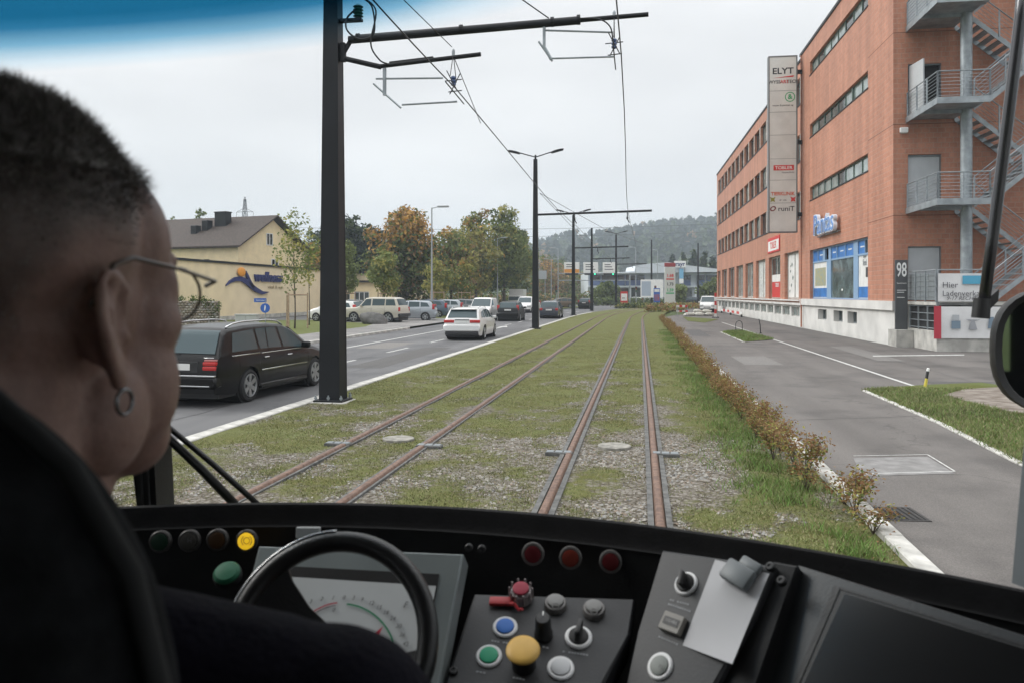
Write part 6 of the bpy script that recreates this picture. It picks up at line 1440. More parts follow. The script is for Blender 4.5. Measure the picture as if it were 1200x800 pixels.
# ivy on the stone wall
rng = np.random.default_rng(5); lobes = [((gbp.x+x, gbp.y-.12, z), (.34, .2, .34)) for x, z in ((.55, 1.45), (.75, 1.0), (.85, .6), (.2, 1.6), (.7, .3), (-.4, 1.66), (.95, 1.3), (-1.2, 1.62), (-1.8, 1.6))]
V, p, pick = leaf_cloud(lobes, 1500, .10, rng, .3); o = link('ivy', np_mesh('ivy', V.reshape(-1, 3), np.arange(6000).reshape(-1, 4), [LD, LG], rng.integers(0, 2, 1500))); tag(o, 'dark ivy hanging over the stone garden wall', 'ivy')
# stone block and shrubs at the end of the path hedge, wall footings
# ---- shrubs along the pale kerb
def shrub_mesh(seed, H, wd, n, leafs):
    rng = np.random.default_rng(seed); b = MB(); tips = []
    for k in range(7):
        a = rng.random()*2*PI; l = wd*.5*(.3+.7*rng.random()); h = H*(.6+.4*rng.random()); pts = [(0, 0, -.02), (l*.35*math.cos(a), l*.35*math.sin(a), h*.5), (l*math.cos(a), l*math.sin(a), h)]
        b.tube(pts, [.006, .004, .002], 4); tips += [(Vector(pts[1]), Vector(pts[2]))]
    stem = b.mesh('stem', M_BARK)
    P0 = []; 
    for i in range(n):
        p0, p1 = tips[rng.integers(0, len(tips))]; u = rng.random()**.8; P0.append(p0.lerp(p1, u)+Vector(rng.normal(size=3))*wd*.09)
    p = np.array([tuple(v) for v in P0]); p[:, 2] = np.maximum(p[:, 2], .03); a = rng.normal(size=(n, 3)); a[:, 2] += .6; a /= np.linalg.norm(a, axis=1)[:, None]
    t = np.cross(a, rng.normal(size=(n, 3))); t /= np.linalg.norm(t, axis=1)[:, None]; c = np.cross(a, t); s = (.018+.030*rng.random(n))[:, None]
    V = np.stack([p, p+t*s*.5+c*s*.33, p+t*s*1.1-a*s*.15, p+t*s*.5-c*s*.33], 1)
    z = p[:, 2]/H+rng.normal(size=n)*.22
    mi = np.where(z > .55, rng.choice([0, 1, 2, 3], n, p=[.25, .35, .22, .18]), rng.choice([1, 2, 3, 4], n, p=[.2, .15, .3, .35]))
    return stem, np_mesh('foliage', V.reshape(-1, 3), np.arange(n*4).reshape(-1, 4), leafs, mi)
SH = [shrub_mesh(100+k, random.uniform(.40, .58), random.uniform(.40, .58), 470, [LR, LB, LS, LY, LG]) for k in range(5)]+[shrub_mesh(120+k, .4, .5, 330, [LB, LR, LS, LG, LY]) for k in range(2)]
near_l = {0: 'last small shrub before the dashboard, standing past the pale kerb', 1: 'tall thin orange leaved shrub at the kerb beside the street drain', 2: 'rust leaved shrub at the kerb opposite the grey cover panel'}
s_ = 7.2; k = 0
while s_ < 64:
    off = 1.72+random.uniform(-.16, .14)
    if s_ < 8.2: off = 1.95
    x, y, a = trk(s_, off); me = SH[random.randrange(len(SH))]
    t = thing('kerb_shrub', near_l.get(k, 'rust and green leaved young shrub in the even row along the pale kerb'), 'shrub', (x, y, -.02), random.uniform(0, 6.28), 'young shrubs along the kerb')
    sc = random.uniform(.75, 1.15)*(1 if s_ > 11 else 1.05); t.scale = (sc, sc, sc*random.uniform(.72, 1.0)); link('stem', me[0], t); link('foliage', me[1], t)
    s_ += random.uniform(.20, .34)*(1 if s_ > 11 else 1.7)*(1 if s_ < 30 else 1.5); k += 1
# ---- grass blades, moss tufts and pebbles in the track bed (nobody could count them)
def scatter(n, x0, x1, y0, y1, want, rng, power=1.6):
    x = x0+(x1-x0)*rng.random(n); y = y0+(y1-y0)*rng.random(n)**power
    c = np.array([cover(a, b_) for a, b_ in zip(x, y)])+.55*np.array([noise.noise((a*6, b_*6, 2)) for a, b_ in zip(x, y)])*.7
    keep = want(c, rng.random(n)); return x[keep], y[keep], c[keep]
def off_rail(x): return np.minimum.reduce([np.abs(x-TC-.53), np.abs(x-TC+.53), np.abs(x-TL-.53), np.abs(x-TL+.53)])
rng = np.random.default_rng(77)
x, y, c = scatter(76000, -6.05, 1.97, 5.0, 46, lambda c, r: c+.25*r > .44, rng, 1.9)
keep = (off_rail(x) > .10) & (rng.random(len(y)) < np.clip((46-y)/24, 0, 1)); x, y = x[keep], y[keep]
def blades(x, y, z0, h, wd, rng, per=4, spread=.05):
    n = len(x)*per; X = np.repeat(x, per)+rng.normal(size=n)*spread; Y = np.repeat(y, per)+rng.normal(size=n)*spread
    a = rng.random(n)*2*PI; l = h*(.35+.9*rng.random(n)); lean = rng.normal(size=(n, 2))*l[:, None]*.55
    p0 = np.stack([X-np.cos(a)*wd, Y-np.sin(a)*wd, np.full(n, z0)], 1); p1 = np.stack([X+np.cos(a)*wd, Y+np.sin(a)*wd, np.full(n, z0)], 1); p2 = np.stack([X+lean[:, 0], Y+lean[:, 1], z0+l], 1)
    return np.stack([p0, p1, p2], 1).reshape(-1, 3), np.arange(n*3).reshape(-1, 3), n
GB1 = mat('grass_blade_green', (.135, .162, .052), .7, spec=.25, noise_amt=.3, nscale=.8); GB2 = mat('grass_blade_olive', (.195, .195, .09), .7, spec=.25, noise_amt=.3, nscale=.8); GB3 = mat('grass_blade_straw', (.27, .235, .135), .8, spec=.2); GB4 = mat('grass_blade_fresh', (.13, .225, .05), .7, spec=.25)
V, Fc, n = blades(x, y, -.028, .022, .0055, rng, 5, .055)
o = link('grass', np_mesh('grass', V, Fc, [GB1, GB2, GB3], rng.choice(3, n, p=[.36, .40, .24]))); tag(o, 'short mossy grass growing between and beside the rails', 'grass', None, 'stuff')
# taller fresh grass at the foot of the shrubs
xs = np.array([1.42+.24*rng.normal() for _ in range(4200)]); ys = 6.5+40*rng.random(4200)**1.5
m_ = np.array([noise.noise((0, b_*.55, 4))+.35*noise.noise((a*2, b_*2, 0)) for a, b_ in zip(xs, ys)]) +np.minimum(0, (ys-8.2)*.3) > -.12; xs, ys = xs[m_], ys[m_]; m_ = (xs < 1.93); xs, ys = xs[m_], ys[m_]
V, Fc, n = blades(xs, ys, -.03, .095, .0048, rng, 8, .06)
o = link('tall_grass', np_mesh('tall_grass', V, Fc, [GB4, GB1, GB2], rng.choice(3, n, p=[.5, .35, .15]))); tag(o, 'taller fresh green grass at the foot of the shrubs', 'grass', None, 'stuff')
# lawn blades on the right
def in_poly(px, py, poly):
    ins = np.zeros(len(px), bool); j = len(poly)-1
    for i in range(len(poly)):
        xi, yi, xj, yj = poly[i][0], poly[i][1], poly[j][0], poly[j][1]
        ins ^= ((yi > py) != (yj > py)) & (px < (xj-xi)*(py-yi)/(yj-yi+1e-9)+xi); j = i
    return ins
px_ = 4.5+5*rng.random(26000); py_ = 6.5+12*rng.random(26000); k_ = in_poly(px_, py_, LAWN_R) & ~in_poly(px_, py_, SOIL); V, Fc, n = blades(px_[k_], py_[k_], -.012, .06, .006, rng, 5, .05)
o = link('lawn_grass', np_mesh('lawn_grass', V, Fc, [GB4, GB1, GB2, GB3], rng.choice(4, n, p=[.22, .38, .28, .12]))); tag(o, 'green grass blades of the lawn corner beyond the path', 'grass', None, 'stuff')
px_ = 4.3+4*rng.random(9000); py_ = 30+25*rng.random(9000); k_ = in_poly(px_, py_, ISL); V, Fc, n = blades(px_[k_], py_[k_], -.012, .09, .012, rng, 4, .07)
o = link('island_grass', np_mesh('island_grass', V, Fc, [GB4, GB1, GB2], rng.choice(3, n, p=[.4, .4, .2]))); tag(o, 'grass tuft of the small island with the hoop', 'grass', None, 'stuff')
# pebbles
x, y, c = scatter(60000, -6.05, 1.97, 5.0, 24, lambda c, r: c+.28*r < .50, rng, 1.8); kk = off_rail(x) > .06; x, y = x[kk], y[kk]; n = len(x)
base_ = np.array([(1, 0, 0), (.4, .85, .1), (-.5, .8, 0), (-1, 0, .05), (-.45, -.85, 0), (.5, -.8, .08), (.1, .05, .75)])
fb = np.array([(0, 1, 6), (1, 2, 6), (2, 3, 6), (3, 4, 6), (4, 5, 6), (5, 0, 6)])
a = rng.random(n)*2*PI; s = .010+.017*rng.random(n)**2; sy = .6+.5*rng.random(n); jit = 1+.25*rng.normal(size=(n, 7, 1))
L = base_[None]*jit; L = L*np.stack([s, s*sy, s*.9], 1)[:, None, :]; ca, sa = np.cos(a)[:, None], np.sin(a)[:, None]
V = np.stack([L[..., 0]*ca-L[..., 1]*sa+x[:, None], L[..., 0]*sa+L[..., 1]*ca+y[:, None], L[..., 2]-.032], -1).reshape(-1, 3)
Fc = (np.arange(n)[:, None, None]*7+fb[None]).reshape(-1, 3)
PB = [mat('pebble_'+nm, c_, .85, spec=.3) for nm, c_ in (('pale', (.29, .272, .24)), ('grey', (.225, .22, .205)), ('brown', (.19, .15, .115)), ('dark', (.12, .115, .11)))]
o = link('gravel', np_mesh('gravel', V, Fc, PB, np.repeat(rng.choice(4, n, p=[.3, .35, .2, .15]), 6))); tag(o, 'loose pale gravel showing through the moss of the track bed', 'gravel', None, 'stuff')
# fallen leaves along the kerb
n = 420; x = 1.93+.12*rng.normal(size=n); y = 6.5+36*rng.random(n)**1.3; a = rng.random(n)*2*PI; s = .010+.013*rng.random(n); zz_ = np.where((x > 1.98) & (x < 2.14), .034, np.where(x >= 2.14, -.024, -.018))
V = np.stack([np.stack([x+np.cos(a+k)*s*f, y+np.sin(a+k)*s*f, zz_+h], 1) for k, f, h in ((0, 1, .004), (1.4, .6, .012), (3.14, 1, .003), (4.8, .6, .008))], 1).reshape(-1, 3)
o = link('fallen_leaves', np_mesh('fallen_leaves', V, np.arange(n*4).reshape(-1, 4), [LB, LR, LS], rng.integers(0, 3, n))); tag(o, 'brown fallen leaves along the pale kerb', 'leaves', None, 'stuff')
# ---- wood on the hill
rng = np.random.default_rng(9); n = 3000; pos = []
while len(pos) < n:
    y = 470+540*rng.random(); x = (-420+1000*rng.random())*y/900
    if y < 560 and noise.noise((x*.01, y*.01, 3)) < .05: continue
    pos.append((x, y, hill_z(x, y)))
pos = np.array(pos); per = 26; N_ = n*per; H_ = (11+9*rng.random(n))*(.6+.4*pos[:, 1]/900); wd_ = H_*(.30+.14*rng.random(n)); con = rng.random(n) < .4
u = rng.random((n, per)); prof = np.where(con[:, None], 1.05-u, np.sin(PI*(.15+.8*u))); th_ = rng.random((n, per))*2*PI
p = np.stack([pos[:, None, 0]+np.cos(th_)*prof*wd_[:, None], pos[:, None, 1]+np.sin(th_)*prof*wd_[:, None], pos[:, None, 2]+u*H_[:, None]+.5], -1).reshape(-1, 3)
s = np.repeat(wd_, per)*.72; nrm = rng.normal(size=(N_, 3)); nrm[:, 2] += .5; nrm /= np.linalg.norm(nrm, axis=1)[:, None]; t = np.cross(nrm, rng.normal(size=(N_, 3))); t /= np.linalg.norm(t, axis=1)[:, None]; c_ = np.cross(nrm, t)
V = np.stack([p-t*s[:, None]*.6, p+c_*s[:, None]*.5+nrm*s[:, None]*.2, p+t*s[:, None]*.6, p-c_*s[:, None]*.5], 1).reshape(-1, 3)
tm_ = np.where(con, 0, rng.choice([1, 2, 3], n, p=[.66, .31, .03])); o = link('forest', np_mesh('forest', V, np.arange(N_*4).reshape(-1, 4), [LC, leaf('forest_green', (.028, .042, .022)), LD, LB], np.repeat(tm_, per))); tag(o, 'hazy wooded hill slope behind the sales hall', 'forest', None, 'stuff')
# ================================================================== TRAM CAB
XC = -.354
Yc = lambda x: 1.24-.40*(x-XC)**2
ZL = 1.665
M_CAB = mat('cab_grey_lining', (.05, .052, .055), .7, noise_amt=.1, nscale=6); M_CABD = mat('cab_dark_lining', (.015, .0155, .016), .75, noise_amt=.2, nscale=8, bump=.1, bscale=200)
M_PANEL = mat('console_panel', (.0185, .0195, .0215), .52, noise_amt=.12, nscale=14, bump=.06, bscale=350); M_PANEL2 = mat('console_edge', (.007, .0075, .008), .6, 0, .25, noise_amt=.2, nscale=20, bump=.08, bscale=300)
def glass(name, col):
    m = bpy.data.materials.new(name); m.use_nodes = True; t = m.node_tree; t.nodes.clear(); o = t.nodes.new('ShaderNodeOutputMaterial'); g = t.nodes.new('ShaderNodeBsdfTransparent')
    g.inputs[0].default_value = (*col, 1); t.links.new(g.outputs[0], o.inputs[0]); MATS[name] = m; return m
M_CLEAR = glass('clear_screen_glass', (.97, .975, .975))
cab = thing('tram_cab', 'dark tram driver cab with curved windscreen around the dashboard', 'tram cab')
wy = lambda x, z: Yc(x)+.012-.10*(z-ZL)
XL_, XR_ = -1.16, .47
def screen_grid(x0, x1, z0f, z1f, nx, nz, off=0, attr=None):
    V = []; Fc = []; A_ = []
    for j in range(nz+1):
        for i in range(nx+1):
            x = x0+(x1-x0)*i/nx; z = z0f(x)+(z1f(x)-z0f(x))*j/nz; V.append((x, wy(x, z)+off, z)); A_.append(j/nz)
    for j in range(nz):
        for i in range(nx): q = j*(nx+1)+i; Fc.append((q, q+1, q+nx+2, q+nx+1))
    return V, Fc, A_
V, Fc, _ = screen_grid(XL_, XR_, lambda x: 1.60, lambda x: 2.60, 24, 6); b = MB(); b.add(V, Fc); ws_ = b.build('windscreen', M_CLEAR, cab, True)
# graduated blue sun strip along the top of the windscreen
M_STRIP = bpy.data.materials.new('blue_sun_strip'); M_STRIP.use_nodes = True; t_ = M_STRIP.node_tree; t_.nodes.clear()
o_ = t_.nodes.new('ShaderNodeOutputMaterial'); g_ = t_.nodes.new('ShaderNodeBsdfTransparent'); a_ = t_.nodes.new('ShaderNodeAttribute'); a_.attribute_name = 'tint'
t_.links.new(ramp_node(t_, a_.outputs['Fac'], [(.0, (1, 1, 1)), (.18, (.80, .91, .97)), (.5, (.24, .50, .68)), (.8, (.035, .21, .38)), (1, (.014, .155, .30))]), g_.inputs[0]); t_.links.new(g_.outputs[0], o_.inputs[0])
zlow = lambda x: lerp_prof([(-1.2, 2.27), (-.98, 2.318), (-.7, 2.355), (-.5, 2.378), (-.2, 2.41), (.0, 2.445), (.5, 2.52)], x)
V, Fc, A_ = screen_grid(XL_, XR_, zlow, lambda x: zlow(x)+.24, 32, 24, -.004)
b = MB(); b.add(V, Fc); so_ = b.build('sun_strip', M_STRIP, ws_, True)
at_ = so_.data.attributes.new('tint', 'FLOAT', 'POINT'); at_.data.foreach_set('value', [min(1, v[2] and (v[2]-zlow(v[0]))/.080)*max(.12, min(1, (.05-v[0])/.42)) for v in [tuple(x.co) for x in so_.data.vertices]])
# pillars, roof, walls, floor
for s in (-1, 1):
    x0 = XC+s*(XR_-XC); b = MB(); d = Vector((s*.05, -.06, 1)); base_p = Vector((x0+s*.028, Yc(x0)+.01, 1.60))
    if s > 0: base_p = P(1212, 690, .985); tip = P(1230, 480, 1.0); d = (tip-base_p)/(tip.z-base_p.z)
    b.prism([base_p+Vector((-.017, .02, 0)), base_p+Vector((.03, .0, 0)), base_p+Vector((.045, -.06, 0)), base_p+Vector((.012, -.045, 0))], d*1.0); b.build('windscreen_pillar', mat('pillar_grey', (.11, .125, .135), .55, noise_amt=.08), cab)
b = MB(); b.bbox((-1.62, -1.6, 2.60), (.92, 1.0, 2.66)); pts = [(XC+.85*math.sin(k), 0) for k in ()]; b.build('cab_roof', M_CAB, cab)
b = MB(); V, Fc, _ = screen_grid(XL_, XR_, lambda x: 2.545, lambda x: 2.66, 20, 1, -.01); b.add(V, Fc); b.build('roof_front', M_CABD, cab)
for x in (-1.6, .9):
    b = MB()
    b.bbox((x-.02, -1.6, .7), (x+.02, .75, 1.72)); b.bbox((x-.02, -1.6, 2.42), (x+.02, .75, 2.60)); b.bbox((x-.02, .58, 1.72), (x+.02, .75, 2.42)); b.bbox((x-.02, -.35, 1.72), (x+.02, -.2, 2.42)); b.bbox((x-.02, -1.6, 1.72), (x+.02, -1.2, 2.42)); b.build('cab_wall', M_CAB, cab)
    b = MB(); b.bbox((x-.004, -.2, 1.72), (x+.004, .58, 2.42)); b.build('side_window', M_CLEAR, cab)
b = MB(); b.bbox((-1.6, -1.62, .7), (.9, -1.58, 1.55)); b.bbox((-1.6, -1.62, 2.45), (.9, -1.58, 2.60)); b.bbox((-1.6, -1.62, 1.55), (-1.3, -1.58, 2.45)); b.bbox((.6, -1.62, 1.55), (.9, -1.58, 2.45)); b.build('rear_wall', M_CAB, cab)
b = MB(); b.bbox((-1.6, -1.6, .70), (.9, 1.1, .75)); b.build('floor', M_CABD, cab)
b = MB()
for s in (-1, 1): b.bbox(((-1.62 if s < 0 else .5), .5, .7), ((-1.18 if s < 0 else .92), .8, 1.62)) if s < 0 else b.bbox((.62, .5, .7), (.92, .66, 1.6))
b.build('corner_lining', M_CABD, cab)
# wipers outside the screen
for (x0, y0, x1, y1, r), nm in (((276, 591, 188, 504, .0075), 'wiper_arm'), ((304, 592, 194, 497, .005), 'wiper_rod')):
    b = MB(); p = P(x0, y0, 1.36); q = P(x1, y1, 1.335); b.tube([p, p.lerp(q, .5)+Vector((0, .004, 0)), q, q+(q-p)*.2], [r, r, r*.9, r*.8], 8); b.build(nm, M_BLACK, cab, True)
# exterior mirrors
def mirror(ctr, rx, rz, yaw, label, rod):
    t = bpy.data.objects.new('side_mirror', None); COL.objects.link(t); t.parent = cab; t['label'] = label
    M_ = Matrix.Translation(ctr) @ Matrix.Rotation(yaw, 4, 'Z')
    b = MB(); prof = []; n = 36
    def ringp(sx_, sz_, y):
        out_ = []
        for k in range(n):
            a = 2*PI*k/n; c, s = math.cos(a), math.sin(a); e = .78
            out_.append(M_ @ Vector((sx_*math.copysign(abs(c)**e, c), y, sz_*math.copysign(abs(s)**e, s))))
        return out_
    rings = [ringp(rx*.55, rz*.6, .11), ringp(rx*.9, rz*.92, .07), ringp(rx, rz, .02), ringp(rx, rz, -.012), ringp(rx*.965, rz*.975, -.024), ringp(rx*.86, rz*.90, -.018), ringp(rx*.84, rz*.885, .0)]
    vs = [v for r_ in rings for v in r_]; b.add(vs, [(k*n+i, k*n+(i+1) % n, (k+1)*n+(i+1) % n, (k+1)*n+i) for k in range(len(rings)-1) for i in range(n)]+[tuple(range(n))]); b.build('housing', M_BLACK, t, 'auto')
    b = MB(); b.poly(ringp(rx*.85, rz*.89, -.006)); b.build('mirror_glass', mat('mirror_silver', (.40, .42, .42), .03, 1.0), t)
    if rod: rod(t, M_)
def rod_r(t, M_):
    b = MB(); b.tube([P(1203, -60, 1.62), P(1196, 20, 1.63), P(1180, 150, 1.66), P(1163, 280, 1.69), P(1151, 370, 1.70)], .0115, 10); b.build('mirror_rod', mat('rod_steel', (.10, .10, .105), .25, .8), t, True)
    b = MB(); b.cyl(P(1151, 350, 1.70), P(1149, 373, 1.70), .017, .018, 14); b.build('rod_clamp', M_BLACK, t, 'auto')
    b = MB(); b.prism([P(1153, 370, 1.70), P(1156, 352, 1.70), P(1171, 339, 1.72), P(1170, 353, 1.72)], (0, .03, 0)); b.build('mirror_bracket', M_BLACK, t)
mirror(P(1246, 411, 1.72), .135, .137, R(-13), 'round cornered black mirror on the right hanging from a long rod', rod_r)
b = MB(); b.prism([P(161, 600, 1.31), P(184, 600, 1.31), P(181, 545, 1.30), P(176, 440, 1.29), P(146, 440, 1.29), P(154, 540, 1.30)], (0, .05, 0)); b.build('screen_post', M_BLACK, cab)
b = MB()
for u in (.3, .62): b.tube([P(161+23*u, 596, 1.305), P(150+30*u, 450, 1.285)], .0015, 5)
o = b.build('post_seal', M_RUBBER, cab); o['kind'] = 'stuff'
b = MB()
for x in (-1.66, .96): b.bbox((x-.02, -16, .35), (x+.02, .3, 1.62)); b.bbox((x-.02, -16, 2.45), (x+.02, .3, 3.2))
b.bbox((-1.66, -16, 3.2), (.96, .3, 3.25)); b.build('car_body', mat('tram_body_paint', (.05, .06, .075), .3, coat=.4), cab)
for x in (-1.66, .96):
    for k in range(7): b = MB(); b.bbox((x-.015, -16+2.05*k+.1, 1.62), (x+.015, -16+2.05*k+2.0, 2.45)); b.build('passenger_window', M_CGLASS, cab)
# ------------------------------------------------------------------ dashboard
dash = thing('dashboard', 'black curved tram dashboard with buttons, gauge display and monitor', 'dashboard')
def sweep_dash(name, prof, m, x0=-1.2, x1=.66, n=40, sm='auto'):
    V = []; Fc = []; k = len(prof)
    for i in range(n+1):
        x = x0+(x1-x0)*i/n
        for dy, z in prof: V.append((x, Yc(x)+dy, z))
        if i:
            for j in range(k-1): q = (i-1)*k+j; Fc.append((q, q+1, q+k+1, q+k))
    b = MB(); b.add(V, Fc); return b.build(name, m, dash, sm)
sweep_dash('lip', [(.0, 1.60), (.0, 1.658), (-.003, 1.665), (-.008, 1.667), (-.013, 1.665), (-.016, 1.659), (-.019, 1.645), (-.024, 1.636), (-.03, 1.634)], mat('dash_lip_rubber', (.006, .006, .0065), .6, 0, .15, noise_amt=.2, nscale=30, bump=.1, bscale=200))
sweep_dash('back_panel', [(-.026, 1.636), (-.040, 1.50), (-.05, 1.35), (-.08, 1.0)], M_PANEL2)
CP = Plane(650, 700, 1.115, -6, 62); RP = Plane(850, 715, 1.0, -48, 42); MP = Plane(935, 660, 1.02, -54, 36); LP = Plane(668, 653, 1.165, -8, 6); DP = Plane(430, 700, 1.06, -6, 36); LL = Plane(240, 633, 1.215, 0, 6)
def slab(name, pl, px, th, m, off=0, bev=.004):
    pts = [pl.hit(x, y, off) for x, y in px]; b = MB()
    cen = sum(pts, Vector())/len(pts); ins = [p+(cen-p).normalized()*bev for p in pts]; n = len(pts)
    b.add(ins+[p-pl.n*bev for p in pts]+[p-pl.n*th for p in pts], [tuple(range(n))]+[(i, (i+1) % n, n+(i+1) % n, n+i) for i in range(n)]+[(n+i, n+(i+1) % n, 2*n+(i+1) % n, 2*n+i) for i in range(n)])
    return b.build(name, m, dash)
slab('centre_console', CP, [(556, 694), (744, 700), (738, 742), (700, 815), (690, 930), (500, 930), (521, 800)], .05, M_PANEL)
slab('right_console', RP, [(776, 643), (908, 662), (882, 722), (838, 802), (800, 930), (716, 930), (728, 820), (746, 738)], .09, M_PANEL)
slab('console_edge', RP, [(906, 656), (934, 661), (872, 840), (826, 830)], .05, M_PANEL2, -.012)
slab('monitor_frame', MP, [(934, 660), (1330, 783), (1290, 990), (858, 880)], .06, mat('monitor_frame_grey', (.017, .020, .022), .45, noise_amt=.1, nscale=10, bump=.05, bscale=300))
mon = slab('monitor', MP, [(985, 690), (1330, 797), (1290, 1000), (903, 880)], .01, mat('monitor_bezel', (.007, .007, .0075), .5), .003, .002)
b = MB(); b.poly([MP.hit(*p, .0045) for p in ((990, 695), (1330, 800), (1290, 980), (910, 870))]); o = b.build('screen', mat('monitor_screen', (.008, .008, .0085), .2, spec=.4), mon)
b = MB(); b.poly([MP.hit(*p, .001) for p in ((978, 685), (1330, 793), (1330, 797), (984, 689.5), (902, 880), (896, 880))]); b.build('frame_groove', M_BLACK, dash)
# gauge display
fr_ = slab('display_frame', DP, [(303, 639), (543, 648.5), (505, 850), (250, 850)], .05, mat('display_frame_metal', (.23, .26, .26), .38, .35, noise_amt=.06, nscale=12), 0, .003)
b = MB(); b.poly([DP.hit(*p, .001) for p in ((326, 662), (515, 672), (483, 850), (276, 850))]); b.build('display_shade', M_BLACK, fr_)  # flat black sheet; its uncovered top strip paints the shade below the frame
b = MB(); b.poly([DP.hit(*p, .002) for p in ((322, 674), (511, 686), (482, 850), (280, 850))]); b.build('display_face', mat('display_face_grey', (.50, .52, .52), .35, noise_amt=.06, nscale=6), fr_)
def arc(name, cx, cy, rx, ry, a0, a1, wd, m, off=.0035):
    b = MB(); vs = []; n = 24
    for k in range(n+1):
        a = R(a0+(a1-a0)*k/n)
        for q in (1, 1-wd): vs.append(DP.hit(cx+rx*q*math.cos(a), cy-ry*q*math.sin(a), off))
    b.add(vs, [(2*k, 2*k+1, 2*k+3, 2*k+2) for k in range(n)]); return b.build(name, m, fr_)
M_GRN = mat('gauge_green', (.02, .22, .10), .5); M_GRD = mat('gauge_red', (.42, .02, .05), .5); M_GINK = mat('gauge_ink', (.10, .10, .10), .6)
arc('gauge_arc', 402, 776, 64, 70, 86, 4, .03, M_GRN); arc('gauge_arc', 402, 776, 66, 71.5, 96, 150, .02, M_GRD); arc('gauge_arc', 402, 776, 64, 68.5, 98, 150, .016, M_GINK)
for s_t, x, y in (('0', 403, 699.5), ('3', 414, 700), ('9', 424, 702), ('12', 435, 706), ('15', 444, 711), ('18', 452, 717), ('24', 460, 724), ('30', 467, 733), ('36', 471, 743), ('42', 475, 754), ('1', 390, 700), ('2', 377, 701), ('3', 364, 704), ('0', 391, 714), ('F', 475, 708)):
    text('gauge_number', s_t, .0075 if s_t != 'F' else .011, M_GINK, DP.mat(x, y, .0035, R(-3)), fr_, .0002, shear=.2)
b = MB(); b.add([DP.hit(438, 742, .004), DP.hit(443, 746, .004), DP.hit(449, 733, .004)], [(0, 1, 2)]); b.build('needle', M_GRD, fr_)
M_BEZL = mat('black_lamp_bezel', (.05, .048, .046), .4, .4)
# buttons and lamps
M_BEZ = mat('pale_bezel', (.58, .58, .57), .3, .1); M_BEZD = mat('dark_metal_bezel', (.13, .125, .12), .4, .4); M_BEZW = mat('white_bezel', (.70, .70, .70), .35)
def pxr(pl, x, y, px): return (pl.hit(x, y)-pl.hit(x+px, y)).length
def button(name, label, pl, x, y, r, capm, bezm, proud=.005, rcap=.72, dome=.0007, part_extra=None):
    M_ = pl.mat(x, y); b = MB(); rc = r*rcap
    b.lathe([(rc, proud-.002), (rc+.0005, proud*.7), (r*.9, proud*.7), (r, proud*.4), (r, -.004)][::-1], 32, M_, cap=False)
    e = b.build('bezel', bezm, None, 'auto'); b = MB(); b.lathe([(rc-.0004, -.003), (rc-.0004, proud), (rc*.8, proud+dome), (rc*.3, proud+dome*1.4)], 28, M_); c = b.build(name, capm, dash, 'auto'); e.parent = c
    if label: c['label'] = label
    return c
CR = lambda nm, c_, r_=.5: mat(nm, c_, r_, spec=.3)
for x, y, c_, l in ((624.5, 648.5, (.10, .008, .012), 'dark red indicator lamp nearest the gauge display'), (668.5, 653, (.16, .022, .012), 'orange red indicator lamp in the middle'), (715.5, 657.5, (.10, .008, .010), 'dark red indicator lamp nearest the right console')):
    button('indicator_lamp', l, LP, x, y, .0165, CR('lamp_%d' % x, c_), M_BEZD, .004, .74)
for x, y, c_, l, em in ((188, 634, (.01, .05, .025), 'dark green unlit indicator lamp', 0), (222, 633, (.09, .085, .075), 'grey indicator lamp with a letter', 0), (255, 632, (.09, .04, .012), 'dark amber unlit indicator lamp', 0), (289, 633, (.75, .46, .02), 'lit yellow brake indicator lamp', 1)):
    m_ = mat('signal_yellow_lit', c_, .4, emit=.62) if em else CR('left_lamp_%d' % x, tuple(v*.5 for v in c_)); c = button('indicator_lamp', l, LL, x, y, .0165, m_, M_BEZL, .005, .76)
    if em:
        for r0, r1, a0, a1 in ((.0052, .0042, 0, 360), (.0082, .0072, -55, 55), (.0082, .0072, 125, 235)):
            b = MB(); vs = []; n = 20; M_ = LL.mat(x, y, .009)
            for k in range(n+1): a = R(a0+(a1-a0)*k/n); vs += [M_ @ Vector((r0*math.cos(a), r0*math.sin(a), 0)), M_ @ Vector((r1*math.cos(a), r1*math.sin(a), 0))]
            b.add(vs, [(2*k, 2*k+1, 2*k+3, 2*k+2) for k in range(n)]); b.build('brake_symbol', M_GINK, c)
    if x == 222: text('letter', 'H', .010, M_GINK, LL.mat(x, y, .009), c, .0003)
button('push_button', 'large green oval button behind the steering wheel', Plane(267, 674, 1.15, 0, 55), 267, 674, .020, CR('button_dark_green', (.006, .085, .04)), M_PANEL2, .008, .95, .004)
b = MB(); M_ = LL.mat(362, 623); b.rbox((0, 0, .003), (.037, .017, .006), .0015, 1, 0, M_); b.build('label_plate', mat('label_grey', (.30, .31, .31), .5), dash)
button('push_button', 'blue push button with white bezel', CP, 592, 735, .0168, CR('button_blue', (.045, .16, .50)), M_BEZW); button('push_button', 'green push button with white bezel', CP, 573, 769, .0170, CR('button_green', (.03, .32, .17)), M_BEZW)
button('push_button', 'white push button with white bezel', CP, 657, 783, .0172, CR('button_white', (.50, .51, .52)), M_BEZW)
for x, y, l in ((651, 709.5, 'clear grey button beside the red guarded button'), (696, 716, 'clear grey button nearest the right console')): 
    c = button('push_button', l, CP, x, y, .0155, CR('button_clear_grey', (.17, .17, .165), .2), M_BEZD, .012, .72); M_ = CP.mat(x, y, .0148); b = MB(); b.lathe([(.005, 0), (.005, .0006), (.004, .0006), (.004, 0)], 16, M_, cap=False); b.build('symbol', M_GINK, c)
